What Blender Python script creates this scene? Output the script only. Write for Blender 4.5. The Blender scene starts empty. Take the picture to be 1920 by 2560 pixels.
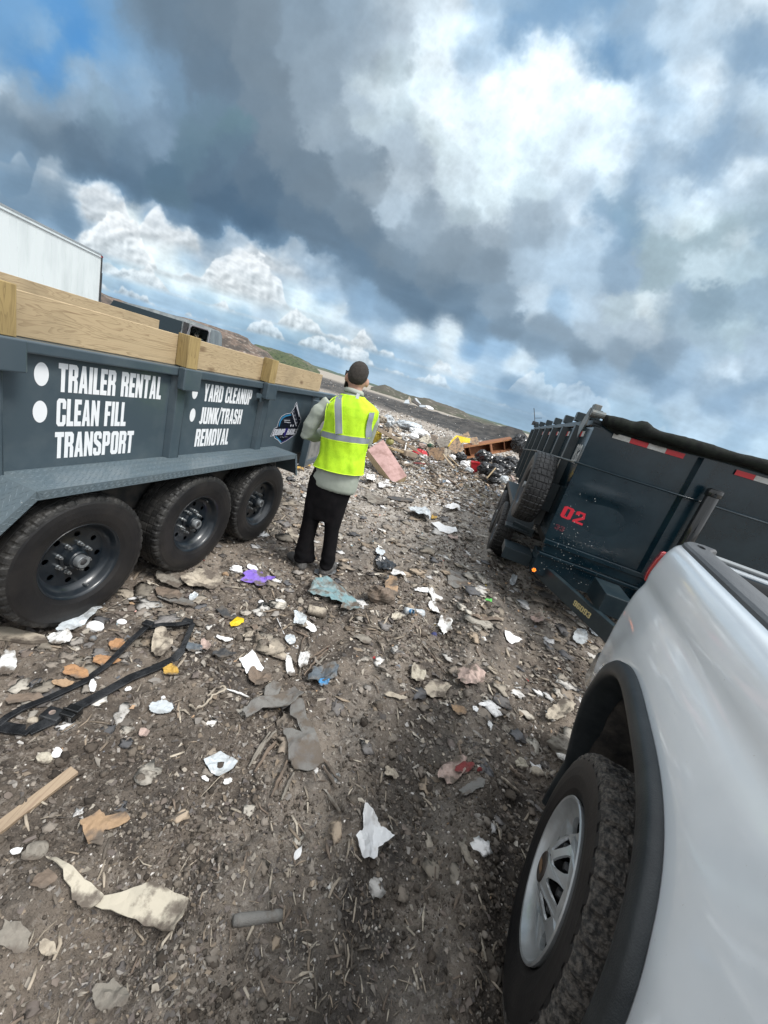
import bpy, math, random
import numpy as np
from mathutils import Vector, Matrix, geometry
R = math.radians
sc = bpy.context.scene
rng = random.Random(7)
nr = np.random.RandomState(11)

# ------------------------------------------------------------------ camera
F = 961.0; CX, CY = 960.0, 1280.0; CAMH = 1.7
roll = R(17.2); pitch = math.atan((CY-971.6)*math.cos(roll)/F)
fw = np.array([0, math.cos(pitch), -math.sin(pitch)]); up0 = np.array([0, math.sin(pitch), math.cos(pitch)]); rt0 = np.array([1., 0, 0])
ix = math.cos(roll)*rt0+math.sin(roll)*up0; iy = -math.sin(roll)*rt0+math.cos(roll)*up0
RM = np.stack([ix, iy, -fw], 1)
cam = bpy.data.cameras.new('camera'); co = bpy.data.objects.new('camera', cam); sc.collection.objects.link(co)
cam.sensor_fit = 'VERTICAL'; cam.sensor_height = 36; cam.sensor_width = 27; cam.lens = F/2560*36
cam.clip_start = .03; cam.clip_end = 6000
m4 = Matrix([[*RM[0], 0], [*RM[1], 0], [*RM[2], CAMH], [0, 0, 0, 1]]); co.matrix_world = m4
sc.camera = co
def ray(u, v):
    d = RM@np.array([(u-CX)/F, -(v-CY)/F, -1.]); return d/np.linalg.norm(d)

# ------------------------------------------------------------------ light
SUN_EL, SUN_AZ = 58., 118.      # azimuth clockwise from +y
sc.view_settings.view_transform = 'Standard'; sc.view_settings.look = 'None'
sc.view_settings.exposure = 0.2; sc.view_settings.gamma = 1
sl = bpy.data.lights.new('sun', 'SUN'); sl.energy = 2.8; sl.angle = R(16); sl.color = (1, .96, .9)
so = bpy.data.objects.new('sun', sl); sc.collection.objects.link(so)
sd = Vector((math.sin(R(SUN_AZ))*math.cos(R(SUN_EL)), math.cos(R(SUN_AZ))*math.cos(R(SUN_EL)), math.sin(R(SUN_EL))))
so.rotation_euler = (-sd).to_track_quat('-Z', 'Y').to_euler(); so.location = (8, -4, 14)

def lin(c):
    return tuple(((x/255.)/12.92 if x/255. <= .04045 else ((x/255.+.055)/1.055)**2.4) for x in c)

# ------------------------------------------------------------------ sky: broken cloud over a Nishita sky
def vnoise(x, y, seed=0):
    x = np.asarray(x, float); y = np.asarray(y, float)
    xi = np.floor(x).astype(np.int64); yi = np.floor(y).astype(np.int64); xf = x-xi; yf = y-yi
    def h(a, b):
        n = (a*374761393+b*668265263+seed*974634777) & 0xffffffff
        n = ((n ^ (n >> 13))*1274126177) & 0xffffffff
        return ((n ^ (n >> 16)) & 0xffff)/65535.
    u = xf*xf*(3-2*xf); v = yf*yf*(3-2*yf)
    return (h(xi, yi)*(1-u)+h(xi+1, yi)*u)*(1-v)+(h(xi, yi+1)*(1-u)+h(xi+1, yi+1)*u)*v
SKYPTS = """A 50:100 110,150,205;300 90,140,205;450 110,145,195;560 110,130,155;700 102,120,142;900 108,124,142;1100 118,132,150;1300 128,145,165;1500 140,158,178;1620 150,168,185
A 150:50 105,145,200;200 130,160,205;330 80,128,200;450 105,145,200;560 115,145,185;680 103,125,150;850 100,116,138;1050 115,130,148;1300 130,145,165;1500 142,160,178;1600 160,176,192
A 260:30 100,140,195;130 75,125,195;230 85,135,205;380 75,128,205;480 120,155,205;600 125,155,195;700 110,140,170;850 98,118,140;1100 112,128,146;1400 138,155,172;1600 150,168,182
A 350:20 215,232,238;80 110,140,180;150 135,160,190;230 70,120,190;320 145,172,200;420 140,170,198;520 120,150,185;620 140,165,195;750 110,140,165;900 98,118,138;1150 115,130,147;1400 135,152,168;1640 190,205,212
A 450:30 115,135,160;80 150,165,180;180 125,145,168;300 135,158,178;420 125,152,172;560 125,150,175;700 108,135,158;900 102,128,148;1100 110,128,145;1350 135,152,168;1600 165,182,195
A 560:60 108,128,152;200 115,132,152;400 105,130,150;560 105,130,152;650 120,145,168;800 100,128,146;1000 98,128,142;1200 115,132,148;1450 145,162,175;1620 170,186,195
A 650:60 120,142,170;200 92,110,135;350 88,108,132;550 95,120,142;800 90,118,138;1000 92,118,138;1200 108,124,142;1500 138,154,170
A 750:60 118,145,175;150 110,135,165;250 125,148,172;350 85,108,135;500 82,108,132;700 80,108,130;900 84,108,130;1100 88,108,130;1300 105,120,140;1550 125,142,158
A 850:-200 115,140,170;100 105,130,160;260 110,132,160;400 150,185,220;480 130,165,200;560 80,108,132;750 82,110,130;950 72,98,122;1150 80,100,124;1350 105,120,138;1600 140,155,168
A 950:300 100,128,158;420 140,175,210;500 235,235,225;560 215,225,225;640 140,175,210;760 100,130,160;900 80,108,135;1100 70,95,122;1300 88,105,130;1550 110,125,145
A 1050:-100 120,150,180;200 130,160,190;440 200,215,220;540 170,195,210;620 225,235,235;720 220,230,230;800 170,200,220;900 110,140,168;1000 120,150,185;1150 85,108,138;1400 90,105,132;1600 100,115,140
A 1150:480 165,195,215;600 190,210,220;740 215,228,230;840 150,180,205;920 220,230,228;1050 175,200,218;1200 140,168,200;1400 130,155,190;1550 95,115,145
B 40:50 175,188,202;200 190,205,215;330 205,218,228;450 160,180,212;600 150,170,208;750 125,148,198;900 120,145,195;1050 145,165,198;1250 170,185,212;1450 180,192,215;1620 205,215,230
B 130:80 170,185,198;230 200,214,222;350 215,228,238;450 170,190,218;540 185,205,228;600 90,115,180;700 130,155,200;800 110,135,190;880 200,215,232;1000 140,165,200;1200 175,190,215;1400 180,192,215;1600 135,160,190
B 220:100 175,192,202;280 225,238,245;370 150,178,208;460 185,205,228;560 95,120,180;650 230,242,248;740 245,252,255;830 225,238,246;880 85,112,172;960 95,122,182;1100 140,165,200;1300 175,190,215;1450 155,175,202;1550 130,158,188
B 310:60 175,192,200;250 225,238,244;380 165,188,212;450 180,200,222;560 200,218,232;700 228,240,245;830 240,250,253;920 150,175,208;1000 100,128,180;1120 140,165,205;1300 185,200,222;1390 205,215,230;1500 135,160,190;1620 130,158,188
B 410:40 200,215,222;230 205,222,230;300 215,228,235;400 200,218,230;480 230,242,248;600 222,236,242;750 215,230,238;880 235,246,250;1000 225,238,246;1080 190,210,230;1150 140,165,198;1250 185,200,222;1350 210,220,235;1460 215,222,235;1510 140,160,192;1600 190,210,222
B 510:80 185,202,210;280 225,236,242;400 205,220,228;550 208,224,232;750 212,228,235;950 215,230,238;1080 205,222,235;1170 160,182,210;1280 185,200,222;1400 195,208,225;1500 130,158,190;1620 170,192,208
B 620:60 165,182,195;250 200,216,222;450 205,222,228;650 198,215,224;850 200,216,226;1000 205,222,232;1090 165,190,212;1200 185,198,220;1300 175,192,215;1420 135,162,192;1600 150,175,200
B 720:100 170,186,200;300 195,210,218;550 205,220,225;800 192,208,218;1000 205,220,230;1100 205,222,235;1140 120,150,180;1220 165,182,205;1320 130,158,185;1450 140,166,192;1600 200,215,225
B 820:80 180,196,208;300 188,204,212;450 200,216,222;650 182,200,210;850 170,188,202;1000 190,208,220;1080 125,155,182;1180 160,185,205;1300 185,205,218;1400 195,212,224;1500 175,195,210;1620 165,185,200
B 920:60 165,182,196;180 140,155,172;320 165,182,192;430 190,206,214;600 158,176,190;750 165,182,198;850 195,210,222;950 130,160,185;1050 125,158,182;1180 185,205,218;1350 190,208,215;1500 155,178,188;1620 145,168,182
B 1020:100 135,150,168;300 130,145,162;450 150,165,180;600 145,162,180;750 165,182,202;850 170,190,212;980 175,195,215;1060 120,152,178;1200 155,178,188;1400 150,172,182;1550 185,202,210;1640 140,168,188
B 1130:80 115,132,155;250 125,140,158;450 125,142,160;600 160,178,198;750 165,184,206;900 165,185,208;1050 140,165,190;1200 150,172,182;1400 175,195,205;1550 165,188,200
C 250:110 150,190,215;200 185,208,220;280 215,228,232;370 215,226,228;430 165,192,212;560 105,132,165;650 125,150,185;760 150,180,215;900 120,145,175;1100 92,110,138;1350 110,125,145
C 340:130 160,190,212;260 165,195,215;380 190,210,220;440 215,225,228;520 200,218,225;600 225,232,232;660 215,226,228;740 185,205,215;900 175,200,215;980 120,150,185;1150 115,135,165;1350 95,112,140;1550 110,125,148
C 420:200 140,175,205;380 150,182,208;520 160,190,210;640 190,208,218;760 195,210,218;850 180,200,212;950 205,220,225;1050 150,182,210;1200 125,152,185;1400 90,108,138;1600 95,112,140
C 500:500 145,178,205;680 150,182,205;820 170,192,210;900 195,212,220;1000 185,205,215;1090 195,210,218;1200 140,170,200;1350 125,150,182;1500 88,108,138;1640 92,112,140
C 580:100 145,178,205;700 140,175,202;850 145,178,202;1000 150,180,200;1100 165,188,205;1180 190,205,215;1300 160,185,208;1400 205,218,225;1500 165,190,210;1600 200,214,220
C 660:400 140,172,200;900 130,168,198;1050 138,172,200;1300 140,172,198;1400 150,180,205;1520 170,192,208;1600 185,202,214
D 300:60 95,115,145;250 110,130,158;450 130,148,170;620 175,192,208;750 150,172,205;850 170,190,208;1000 170,188,198;1150 205,218,222;1220 140,165,185;1400 130,155,172;1600 145,170,188
D 400:60 200,215,222;200 200,214,222;350 115,140,170;500 115,132,158;700 130,146,168;900 158,174,190;1100 165,182,195;1300 150,172,188;1500 165,188,200
D 500:60 165,188,208;220 200,214,222;300 130,168,205;450 145,178,210;650 125,145,172;850 118,134,158;1000 135,152,172;1200 130,150,172;1400 155,178,195;1600 160,182,200
D 580:60 150,180,205;180 180,200,215;280 190,206,218;400 160,188,212;530 190,208,220;700 155,185,210;900 145,172,200;1100 115,140,168;1300 150,175,200;1450 185,202,218;1600 165,185,205
D 660:200 150,180,205;350 150,180,205;500 125,155,188;650 150,182,208;850 140,168,198;1000 160,185,205;1200 135,162,190;1400 145,168,192;1600 130,155,185
D 740:350 145,175,200;600 135,165,192;800 150,180,205;1000 155,184,206;1250 165,190,210;1450 135,162,190;1620 160,185,205
D 850:500 140,172,198;1100 150,182,206;1400 165,190,210;1600 150,178,202
D 930:900 148,178,202;1500 150,180,205;1640 170,196,215"""
def sky_raster():
    """sky radiance over a level raster in (p, q) = (x/y, z/y) direction coordinates: broken cloud"""
    offs = {'A': (0, 0, .5787), 'B': (960, 0, .5787), 'C': (200, 500, .5787), 'D': (1000, 600, .5546)}
    pu, pv, pc = [], [], []
    for ln in SKYPTS.split('\n'):
        h, rest = ln.split(':', 1); z, y = h.split(); ox, oy, s = offs[z]
        for it in rest.split(';'):
            x, c = it.split(' '); pu.append(ox+float(x)*s); pv.append(oy+float(y)*s); pc.append([float(k) for k in c.split(',')])
    def to_pq(u, v):
        d = RM@np.array([(u-CX)/F, -(v-CY)/F, -1.]); return d[0]/d[1], d[2]/d[1]
    pp = np.array([to_pq(u, v) for u, v in zip(pu, pv)]); pc = np.array(pc)/255.
    W_, H_ = 2000, 960; p0, p1, q0, q1 = -1.45, 1.25, -.03, 1.25
    P, Q = np.meshgrid(np.linspace(p0, p1, W_), np.linspace(q0, q1, H_)); P = P.astype(np.float32); Q = Q.astype(np.float32)
    v_ = Q+.10*np.log(Q+.05)      # rows pack together toward the horizon
    rc, rs_ = math.cos(.6), math.sin(.6)
    def fb(s0, o, seed, g=.5, sx=1., bil=False):
        s = 0; a = 1.; t = 0
        for i in range(o):
            k = s0*2**i; c_, s_ = math.cos(.5+i*1.3), math.sin(.5+i*1.3)
            n = vnoise((P*c_*sx+v_*s_)*k+13.7*i, (-P*s_*sx+v_*c_)*k+7.3*i, seed+i) if sx == 1. else vnoise(P*sx*k+13.7*i, v_*k+7.3*i, seed+i)
            if bil: n = 1-np.abs(2*n-1)
            s = s+a*n; t += a; a *= g
        return s/t-.5
    at = np.clip(.30+Q*1.6, .3, 1.0)
    wx = (.075*fb(5, 4, 100, .6)+.050*fb(22, 5, 130, .68))*at; wy = (.075*fb(5, 4, 200, .6)+.050*fb(22, 5, 230, .68))*at*np.clip(Q*4+.1, 0, 1)
    Pw = P+wx; Qw = Q+wy
    num = np.zeros((H_, W_, 3), np.float32); den = np.zeros((H_, W_), np.float32)
    xs_ = np.linspace(p0, p1, W_); ys_ = np.linspace(q0, q1, H_)
    for (a, b), c in zip(pp, pc):
        sg = .0165+.008*math.hypot(a, b); R_ = 4.5*sg+.06
        i0, i1 = np.searchsorted(xs_, (a-R_, a+R_)); j0, j1 = np.searchsorted(ys_, (b-R_, b+R_))
        if i1 <= i0 or j1 <= j0: continue
        d2 = (Pw[j0:j1, i0:i1]-a)**2+(1.25*(Qw[j0:j1, i0:i1]-b))**2
        w = np.exp(-d2/(2*sg*sg)); num[j0:j1, i0:i1] += w[..., None]*c.astype(np.float32); den[j0:j1, i0:i1] += w
        i0, i1 = max(0, i0-90), min(W_, i1+90); j0, j1 = max(0, j0-90), min(H_, j1+90)      # faint wide skirt fills the gaps
        d2 = (Pw[j0:j1, i0:i1]-a)**2+(Qw[j0:j1, i0:i1]-b)**2; w = 2e-3*np.exp(-d2/(2*.055**2)); num[j0:j1, i0:i1] += w[..., None]*c.astype(np.float32); den[j0:j1, i0:i1] += w
    num += 1e-5*np.array([.58, .66, .74], np.float32); den += 1e-5
    base = num/den[..., None]; l0 = base.mean(-1, keepdims=True); bl = np.clip((base[..., 2:3]-base[..., 0:1])*3.2-.62, 0, 1); base[..., 1] = np.maximum(base[..., 1], .505*(base[..., 0]+base[..., 2])); base = base*(.90+.10*bl)+l0*np.array([.88, 1.01, 1.11], np.float32)*(.10-.10*bl); base = base+.30*np.clip(l0-.68, 0, .3)
    base = base*.95+.032
    lum = base.mean(-1); blue = np.clip((base[..., 2]-base[..., 0])*3-.45, 0, 1)
    B = fb(10, 7, 300, .66, bil=True); D = fb(7, 8, 340, .68)
    puff = np.clip((lum-.50)*3.0, 0, 1)*(1-blue)
    out = base*(1+(puff*(.30*B+.16*D)+.13*D*(1-blue))[..., None])
    # rows of cumulus low over the horizon: lumpy crisp tops, greyer flat bases
    def n1(x, o, seed):
        r = 0; a = .5
        for k in range(o): r = r+a*vnoise(x*2**k+seed*1.7, np.zeros_like(x)+seed, seed+k); a *= .55
        return r
    def lumps(sc, seed):       # cauliflower edge: maxima of round cells
        best = np.zeros_like(P)
        for k, (f_, a_) in enumerate(((1., 1.), (2.1, .55), (4.3, .30), (8.7, .16))):
            c_, s_ = math.cos(.6+k*1.1), math.sin(.6+k*1.1); n = vnoise((P*c_+Q*1.25*s_+.012*wx*30)*sc*f_+k*3.3, (-P*s_+Q*1.25*c_+.012*wy*30)*sc*f_+k*5.1, seed+k); best = best+a_*(1-np.abs(2*n-1)**1.3)
        return best/2.01-.5
    for k, (b0, hk, sc, st_) in enumerate(((.255, .10, 12, .72), (.185, .115, 14, .9), (.125, .075, 20, .85), (.08, .045, 30, .7), (.045, .025, 46, .6))):
        pres = n1(P*(sc*.34)+k*4.1, 4, 900+10*k); H = hk*np.clip((pres-.40)*3.4, 0, 1.15)
        bb = b0+.012*(n1(P*6, 3, 950+k)-.5)+.02*P
        Lm = lumps(sc*1.1, 1000+10*k); f_ = H*(1+.9*Lm)-(Q-bb)*(1+.35*Lm); e_ = .004+.03*hk
        m = np.clip(f_/e_, 0, 1)*np.clip((Q-bb+.25*hk)/(.3*hk), 0, 1)
        sup_ = np.clip((lum-.52)*7, 0, 1)*np.clip(1.0-(1.3+3.2*(hk > .06))*(P+(.42 if hk > .06 else .12))*(P > (-.42 if hk > .06 else -.12)), .0 if hk > .06 else .22, 1); m = m*st_*sup_
        L2 = np.roll(Lm, (-5, 6), (0, 1)); hgt = np.clip((Q-bb)/np.maximum(H, .01), 0, 1.2)
        val = np.clip(.755+.19*hgt+.36*(Lm-L2)+.10*Lm, .6, .99)
        out = out*(1-m[..., None])+(m*val)[..., None]*np.stack([.91+.07*val, 1.0+0*val, 1.07-.06*val], -1)
    st = fb(4, 7, 500, .62, sx=.4); wsp = np.clip(st*2.2+.05, 0, 1)*blue
    out = out*(1-wsp[..., None]*.7)+wsp[..., None]*.7*np.array([.66, .76, .90], np.float32)
    r_ = fb(34, 5, 700, .6, sx=.035); out *= (1+.16*r_*np.exp(-(Q/.22)**2))[..., None]
    out = np.clip(out, .02, 1.0)
    return np.where(out <= .04045, out/12.92, ((out+.055)/1.055)**2.4).astype(np.float32), (p0, p1, q0, q1)
def build_sky():
    S, (p0, p1, q0, q1) = sky_raster(); H_, W_ = S.shape[:2]
    EW, EH = 4096, 2048
    u = (np.arange(EW)+.5)/EW; v = (np.arange(EH)+.5)/EH
    az, el = np.meshgrid((.5-u)*2*math.pi, (v-.5)*math.pi); az = az.astype(np.float32); el = el.astype(np.float32)
    dx, dy, dz = np.cos(el)*np.cos(az), np.cos(el)*np.sin(az), np.sin(el)
    sdv = np.array(sd); sun = np.clip(dx*sdv[0]+dy*sdv[1]+dz*sdv[2], 0, 1)
    k = SKY_OUT*(.62+1.2*sun**3)*(.8+.5*vnoise(dx*3/(dz+.4)+5, dy*3/(dz+.4), 9)*1.0)
    img = np.stack([k*.96, k*1.0, k*1.04], -1); img[dz < 0] = (.10, .09, .08)
    ok = dy > .05; yy = np.where(ok, dy, 1); p = dx/yy; q = dz/yy
    m = np.clip((p-p0)/.25, 0, 1)*np.clip((p1-p)/.25, 0, 1)*np.clip((q1-q)/.25, 0, 1)*(q > q0)*ok
    x = np.clip((p-p0)/(p1-p0)*(W_-1), 0, W_-1.001); y = np.clip((q-q0)/(q1-q0)*(H_-1), 0, H_-1.001)
    xi = x.astype(int); yi = y.astype(int); xf = (x-xi)[..., None]; yf = (y-yi)[..., None]
    smp = (S[yi, xi]*(1-xf)+S[yi, np.minimum(xi+1, W_-1)]*xf)*(1-yf)+(S[np.minimum(yi+1, H_-1), xi]*(1-xf)+S[np.minimum(yi+1, H_-1), np.minimum(xi+1, W_-1)]*xf)*yf
    img = img*(1-m[..., None])+smp*m[..., None]
    im = bpy.data.images.new('cloudy_sky', EW, EH, alpha=False, float_buffer=True); im.colorspace_settings.name = 'Linear Rec.709'
    im.pixels.foreach_set(np.concatenate([img, np.ones((EH, EW, 1))], -1).astype(np.float32).ravel()); im.update()
    W = bpy.data.worlds.new("World"); sc.world = W; W.use_nodes = True; nt = W.node_tree; nt.nodes.clear(); L = nt.links.new
    out = nt.nodes.new('ShaderNodeOutputWorld'); bg = nt.nodes.new('ShaderNodeBackground'); L(bg.outputs[0], out.inputs[0])
    sky = nt.nodes.new('ShaderNodeTexSky'); sky.sky_type = 'NISHITA'; sky.sun_disc = False; sky.sun_elevation = R(SUN_EL); sky.sun_rotation = R(SUN_AZ)
    env = nt.nodes.new('ShaderNodeTexEnvironment'); env.image = im; env.interpolation = 'Linear'
    sc_ = nt.nodes.new('ShaderNodeVectorMath'); sc_.operation = 'SCALE'; sc_.inputs['Scale'].default_value = .075; L(sky.outputs[0], sc_.inputs[0])
    mx = nt.nodes.new('ShaderNodeMix'); mx.data_type = 'RGBA'; mx.inputs['Factor'].default_value = .95; L(sc_.outputs[0], mx.inputs['A']); L(env.outputs[0], mx.inputs['B'])
    L(mx.outputs['Result'], bg.inputs['Color']); bg.inputs['Strength'].default_value = 1.0
SKY_OUT = 1.2
build_sky()

# ------------------------------------------------------------------ helpers
COL = sc.collection
def fbm(x, y, o=4, seed=0):
    s = 0; a = .5
    for i in range(o):
        s = s+a*(vnoise(x*2**i+i*17.3, y*2**i+i*9.1, seed+i)-.5); a *= .5
    return s
def sstep(a, b, x):
    t = np.clip((x-a)/(b-a), 0, 1); return t*t*(3-2*t)
def bump2(x, y, cx, cy, rx, ry, ang=0):
    c, s = math.cos(R(ang)), math.sin(R(ang)); dx = x-cx; dy = y-cy
    X = (c*dx+s*dy)/rx; Y = (-s*dx+c*dy)/ry
    return np.exp(-(X*X+Y*Y))
AA = np.array([math.sin(R(12.1)), math.cos(R(12.1))]); BB = np.array([AA[1], -AA[0]])     # along / lateral of both trailers
def gh(x, y):
    x = np.asarray(x, float); y = np.asarray(y, float); r = np.hypot(x, y)
    al = x*AA[0]+y*AA[1]; la = x*BB[0]+y*BB[1]
    near = np.exp(-(r/14.)**2)
    h = .07*fbm(x*.7, y*.7, 3, 3)+near*(.07*fbm(x*3.1, y*3.1, 3, 5)+.060*fbm(x*9, y*9, 4, 8)+.034*np.abs(fbm(x*27, y*27, 3, 21)))
    # tyre ruts running toward the heap
    for c0, d in ((.22, .05), (-.55, .03), (.75, .05)):
        q = la-c0-.10*np.sin(al*.9+c0*7)
        h = h-near*d*np.exp(-(q/.16)**2)*(1+.25*np.sin(al*38))+near*d*.7*(np.exp(-((q-.25)/.09)**2)+np.exp(-((q+.25)/.09)**2))*(.6+1.6*(vnoise(x*6, y*6, 4)))
    flat = np.exp(-((la+1.92)/.35)**2)*sstep(.4, .9, al)*(1-sstep(3.5, 4.2, al))
    h = h*(1-.85*flat)-.0*flat
    far = sstep(9, 16, r)*(1-sstep(60, 200, r))
    h = h+far*.35*fbm(x*.25, y*.25, 4, 31)*np.minimum(r/20, 1.5)
    h = h+.30*bump2(x, y, .8, 14.5, 4.5, 3.2)+.10*bump2(x, y, 3, 12.5, 1.5, 1.2)
    e = fbm(x*.5, y*.5, 3, 44)
    h = h+(1.0+.9*e)*bump2(x, y, 9, 47, 14, 4.5, -28)+1.15*bump2(x, y, 10.6, 44, 1.9, 1.3, -20)+.5*bump2(x, y, -6, 42, 6, 2.5)
    return h
def GP(u, v, dz=0.):
    d = ray(u, v); z = 0.
    for _ in range(14):
        t = (z-CAMH)/d[2]; x, y = d[0]*t, d[1]*t; z = .5*z+.5*(float(gh(x, y))+dz)
    return Vector((x, y, z))

def mesh_obj(name, verts, faces, mats, parent=None, smooth=False, midx=None, org=(0, 0, 0)):
    me = bpy.data.meshes.new(name)
    if len(verts) and (org[0] or org[1] or org[2]):
        verts = [(v[0]-org[0], v[1]-org[1], v[2]-org[2]) for v in verts]
    me.from_pydata([tuple(v) for v in verts], [], faces); me.update()
    for m in (mats if isinstance(mats, (list, tuple)) else [mats]): me.materials.append(m)
    if midx: me.polygons.foreach_set('material_index', midx)
    if smooth: me.polygons.foreach_set('use_smooth', [True]*len(me.polygons))
    o = bpy.data.objects.new(name, me); COL.objects.link(o)
    if parent: o.parent = parent
    return o
def np_obj(name, V, Fc, mats, cols=None, smooth=False, parent=None):
    """V (n,3); Fc (m,k) all faces with k corners"""
    me = bpy.data.meshes.new(name); n = len(V); m, k = Fc.shape
    me.vertices.add(n); me.vertices.foreach_set('co', V.astype(np.float32).ravel())
    me.loops.add(m*k); me.loops.foreach_set('vertex_index', Fc.astype(np.int32).ravel())
    me.polygons.add(m); me.polygons.foreach_set('loop_start', np.arange(0, m*k, k, dtype=np.int32))
    if smooth: me.polygons.foreach_set('use_smooth', np.ones(m, dtype=bool))
    me.update(calc_edges=True)
    if cols is not None:
        a = me.color_attributes.new('tone', 'FLOAT_COLOR', 'POINT')
        a.data.foreach_set('color', np.concatenate([cols, np.ones((n, 1))], 1).astype(np.float32).ravel())
    for x in (mats if isinstance(mats, (list, tuple)) else [mats]): me.materials.append(x)
    o = bpy.data.objects.new(name, me); COL.objects.link(o)
    if parent: o.parent = parent
    return o
def tag(o, label=None, cat=None, group=None, kind=None):
    if label: o['label'] = label
    if cat: o['category'] = cat
    if group: o['group'] = group
    if kind: o['kind'] = kind
    return o
def empty(name, loc, rz=0, rx=0):
    o = bpy.data.objects.new(name, None); COL.objects.link(o); o.location = loc; o.rotation_euler = (rx, 0, rz); o.empty_display_size = .1
    return o
def copy_tree(o, parent=None):
    c = o.copy(); COL.objects.link(c)
    if parent: c.parent = parent
    for ch in [x for x in bpy.data.objects if x.parent == o and x is not c]: copy_tree(ch, c)
    return c
def bevel(o, w=.004, seg=2, ang=35):
    m = o.modifiers.new('bevel', 'BEVEL'); m.width = w; m.segments = seg; m.limit_method = 'ANGLE'; m.angle_limit = R(ang); return o
def solid(o, t=.003, off=0):
    m = o.modifiers.new('thickness', 'SOLIDIFY'); m.thickness = t; m.offset = off; return o
class MB:
    def __init__(s): s.v = []; s.f = []; s.m = []
    def add(s, V, Fc, mi=0):
        b = len(s.v); s.v += [tuple(p) for p in V]; s.f += [tuple(i+b for i in f) for f in Fc]; s.m += [mi]*len(Fc); return s
    def box(s, x0, x1, y0, y1, z0, z1, mi=0):
        x0, x1 = sorted((x0, x1)); y0, y1 = sorted((y0, y1)); z0, z1 = sorted((z0, z1))
        V = [(x0, y0, z0), (x1, y0, z0), (x1, y1, z0), (x0, y1, z0), (x0, y0, z1), (x1, y0, z1), (x1, y1, z1), (x0, y1, z1)]
        return s.add(V, [(0, 3, 2, 1), (4, 5, 6, 7), (0, 1, 5, 4), (1, 2, 6, 5), (2, 3, 7, 6), (3, 0, 4, 7)], mi)
    def beam(s, a, b, w, h, up=(0, 0, 1), mi=0):
        a = Vector(a); b = Vector(b); d = (b-a).normalized(); sd_ = d.cross(Vector(up)).normalized(); u = sd_.cross(d)
        V = []
        for p in (a, b):
            for i, j in ((-1, -1), (1, -1), (1, 1), (-1, 1)): V.append(p+sd_*(i*w/2)+u*(j*h/2))
        return s.add(V, [(3, 2, 1, 0), (4, 5, 6, 7), (0, 1, 5, 4), (1, 2, 6, 5), (2, 3, 7, 6), (3, 0, 4, 7)], mi)
    def prism(s, poly, axis, c0, c1, mi=0):
        """poly in the two other axes, extruded along axis"""
        n = len(poly)
        def mk(p, c):
            return (c, p[0], p[1]) if axis == 0 else ((p[0], c, p[1]) if axis == 1 else (p[0], p[1], c))
        V = [mk(p, c0) for p in poly]+[mk(p, c1) for p in poly]
        tri = geometry.tessellate_polygon([[Vector((p[0], p[1], 0)) for p in poly]])
        Fc = [tuple(t) for t in tri]+[tuple(n+i for i in reversed(t)) for t in tri]
        Fc += [(i, (i+1) % n, n+(i+1) % n, n+i) for i in range(n)]
        return s.add(V, Fc, mi)
    def tube(s, pts, r, n=10, cap=True, mi=0):
        pts = [Vector(p) for p in pts]; k = len(pts); rs = r if isinstance(r, (list, tuple)) else [r]*k
        V = []; pu = None
        for i, p in enumerate(pts):
            d = (pts[min(i+1, k-1)]-pts[max(i-1, 0)])
            d = d.normalized() if d.length > 1e-9 else Vector((0, 0, 1))
            if pu is None: pu = d.orthogonal().normalized()
            u = (pu-d*pu.dot(d)); u = u.normalized() if u.length > 1e-6 else d.orthogonal().normalized(); pu = u; w = d.cross(u)
            for j in range(n):
                a = 2*math.pi*j/n; V.append(p+(u*math.cos(a)+w*math.sin(a))*rs[i])
        Fc = []
        for i in range(k-1):
            for j in range(n): Fc.append((i*n+j, i*n+(j+1) % n, (i+1)*n+(j+1) % n, (i+1)*n+j))
        if cap: Fc.append(tuple(range(n-1, -1, -1))); Fc.append(tuple((k-1)*n+j for j in range(n)))
        return s.add(V, Fc, mi)
    def lathe(s, prof, n=48, axis=0, c=(0, 0, 0), mi=0, close=False):
        """prof (axial, radius)"""
        V = []; k = len(prof)
        for a, r in prof:
            for j in range(n):
                t = 2*math.pi*j/n; p = [0, 0, 0]; o1, o2 = [(1, 2), (2, 0), (0, 1)][axis]
                p[axis] = a; p[o1] = r*math.cos(t); p[o2] = r*math.sin(t)
                V.append((p[0]+c[0], p[1]+c[1], p[2]+c[2]))
        Fc = []
        for i in range(k-1 if not close else k):
            i2 = (i+1) % k
            for j in range(n): Fc.append((i*n+j, i*n+(j+1) % n, i2*n+(j+1) % n, i2*n+j))
        if not close:
            if prof[0][1] > 1e-4: Fc.append(tuple(range(n-1, -1, -1)))
            if prof[-1][1] > 1e-4: Fc.append(tuple((k-1)*n+j for j in range(n)))
        return s.add(V, Fc, mi)
    def xf(s, fn, start=0):
        s.v = s.v[:start]+[tuple(fn(Vector(p))) for p in s.v[start:]]; return s
    def obj(s, name, mats, parent=None, org=(0, 0, 0), smooth=False):
        return mesh_obj(name, s.v, s.f, mats, parent, smooth, s.m if any(s.m) else None, org)

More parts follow.
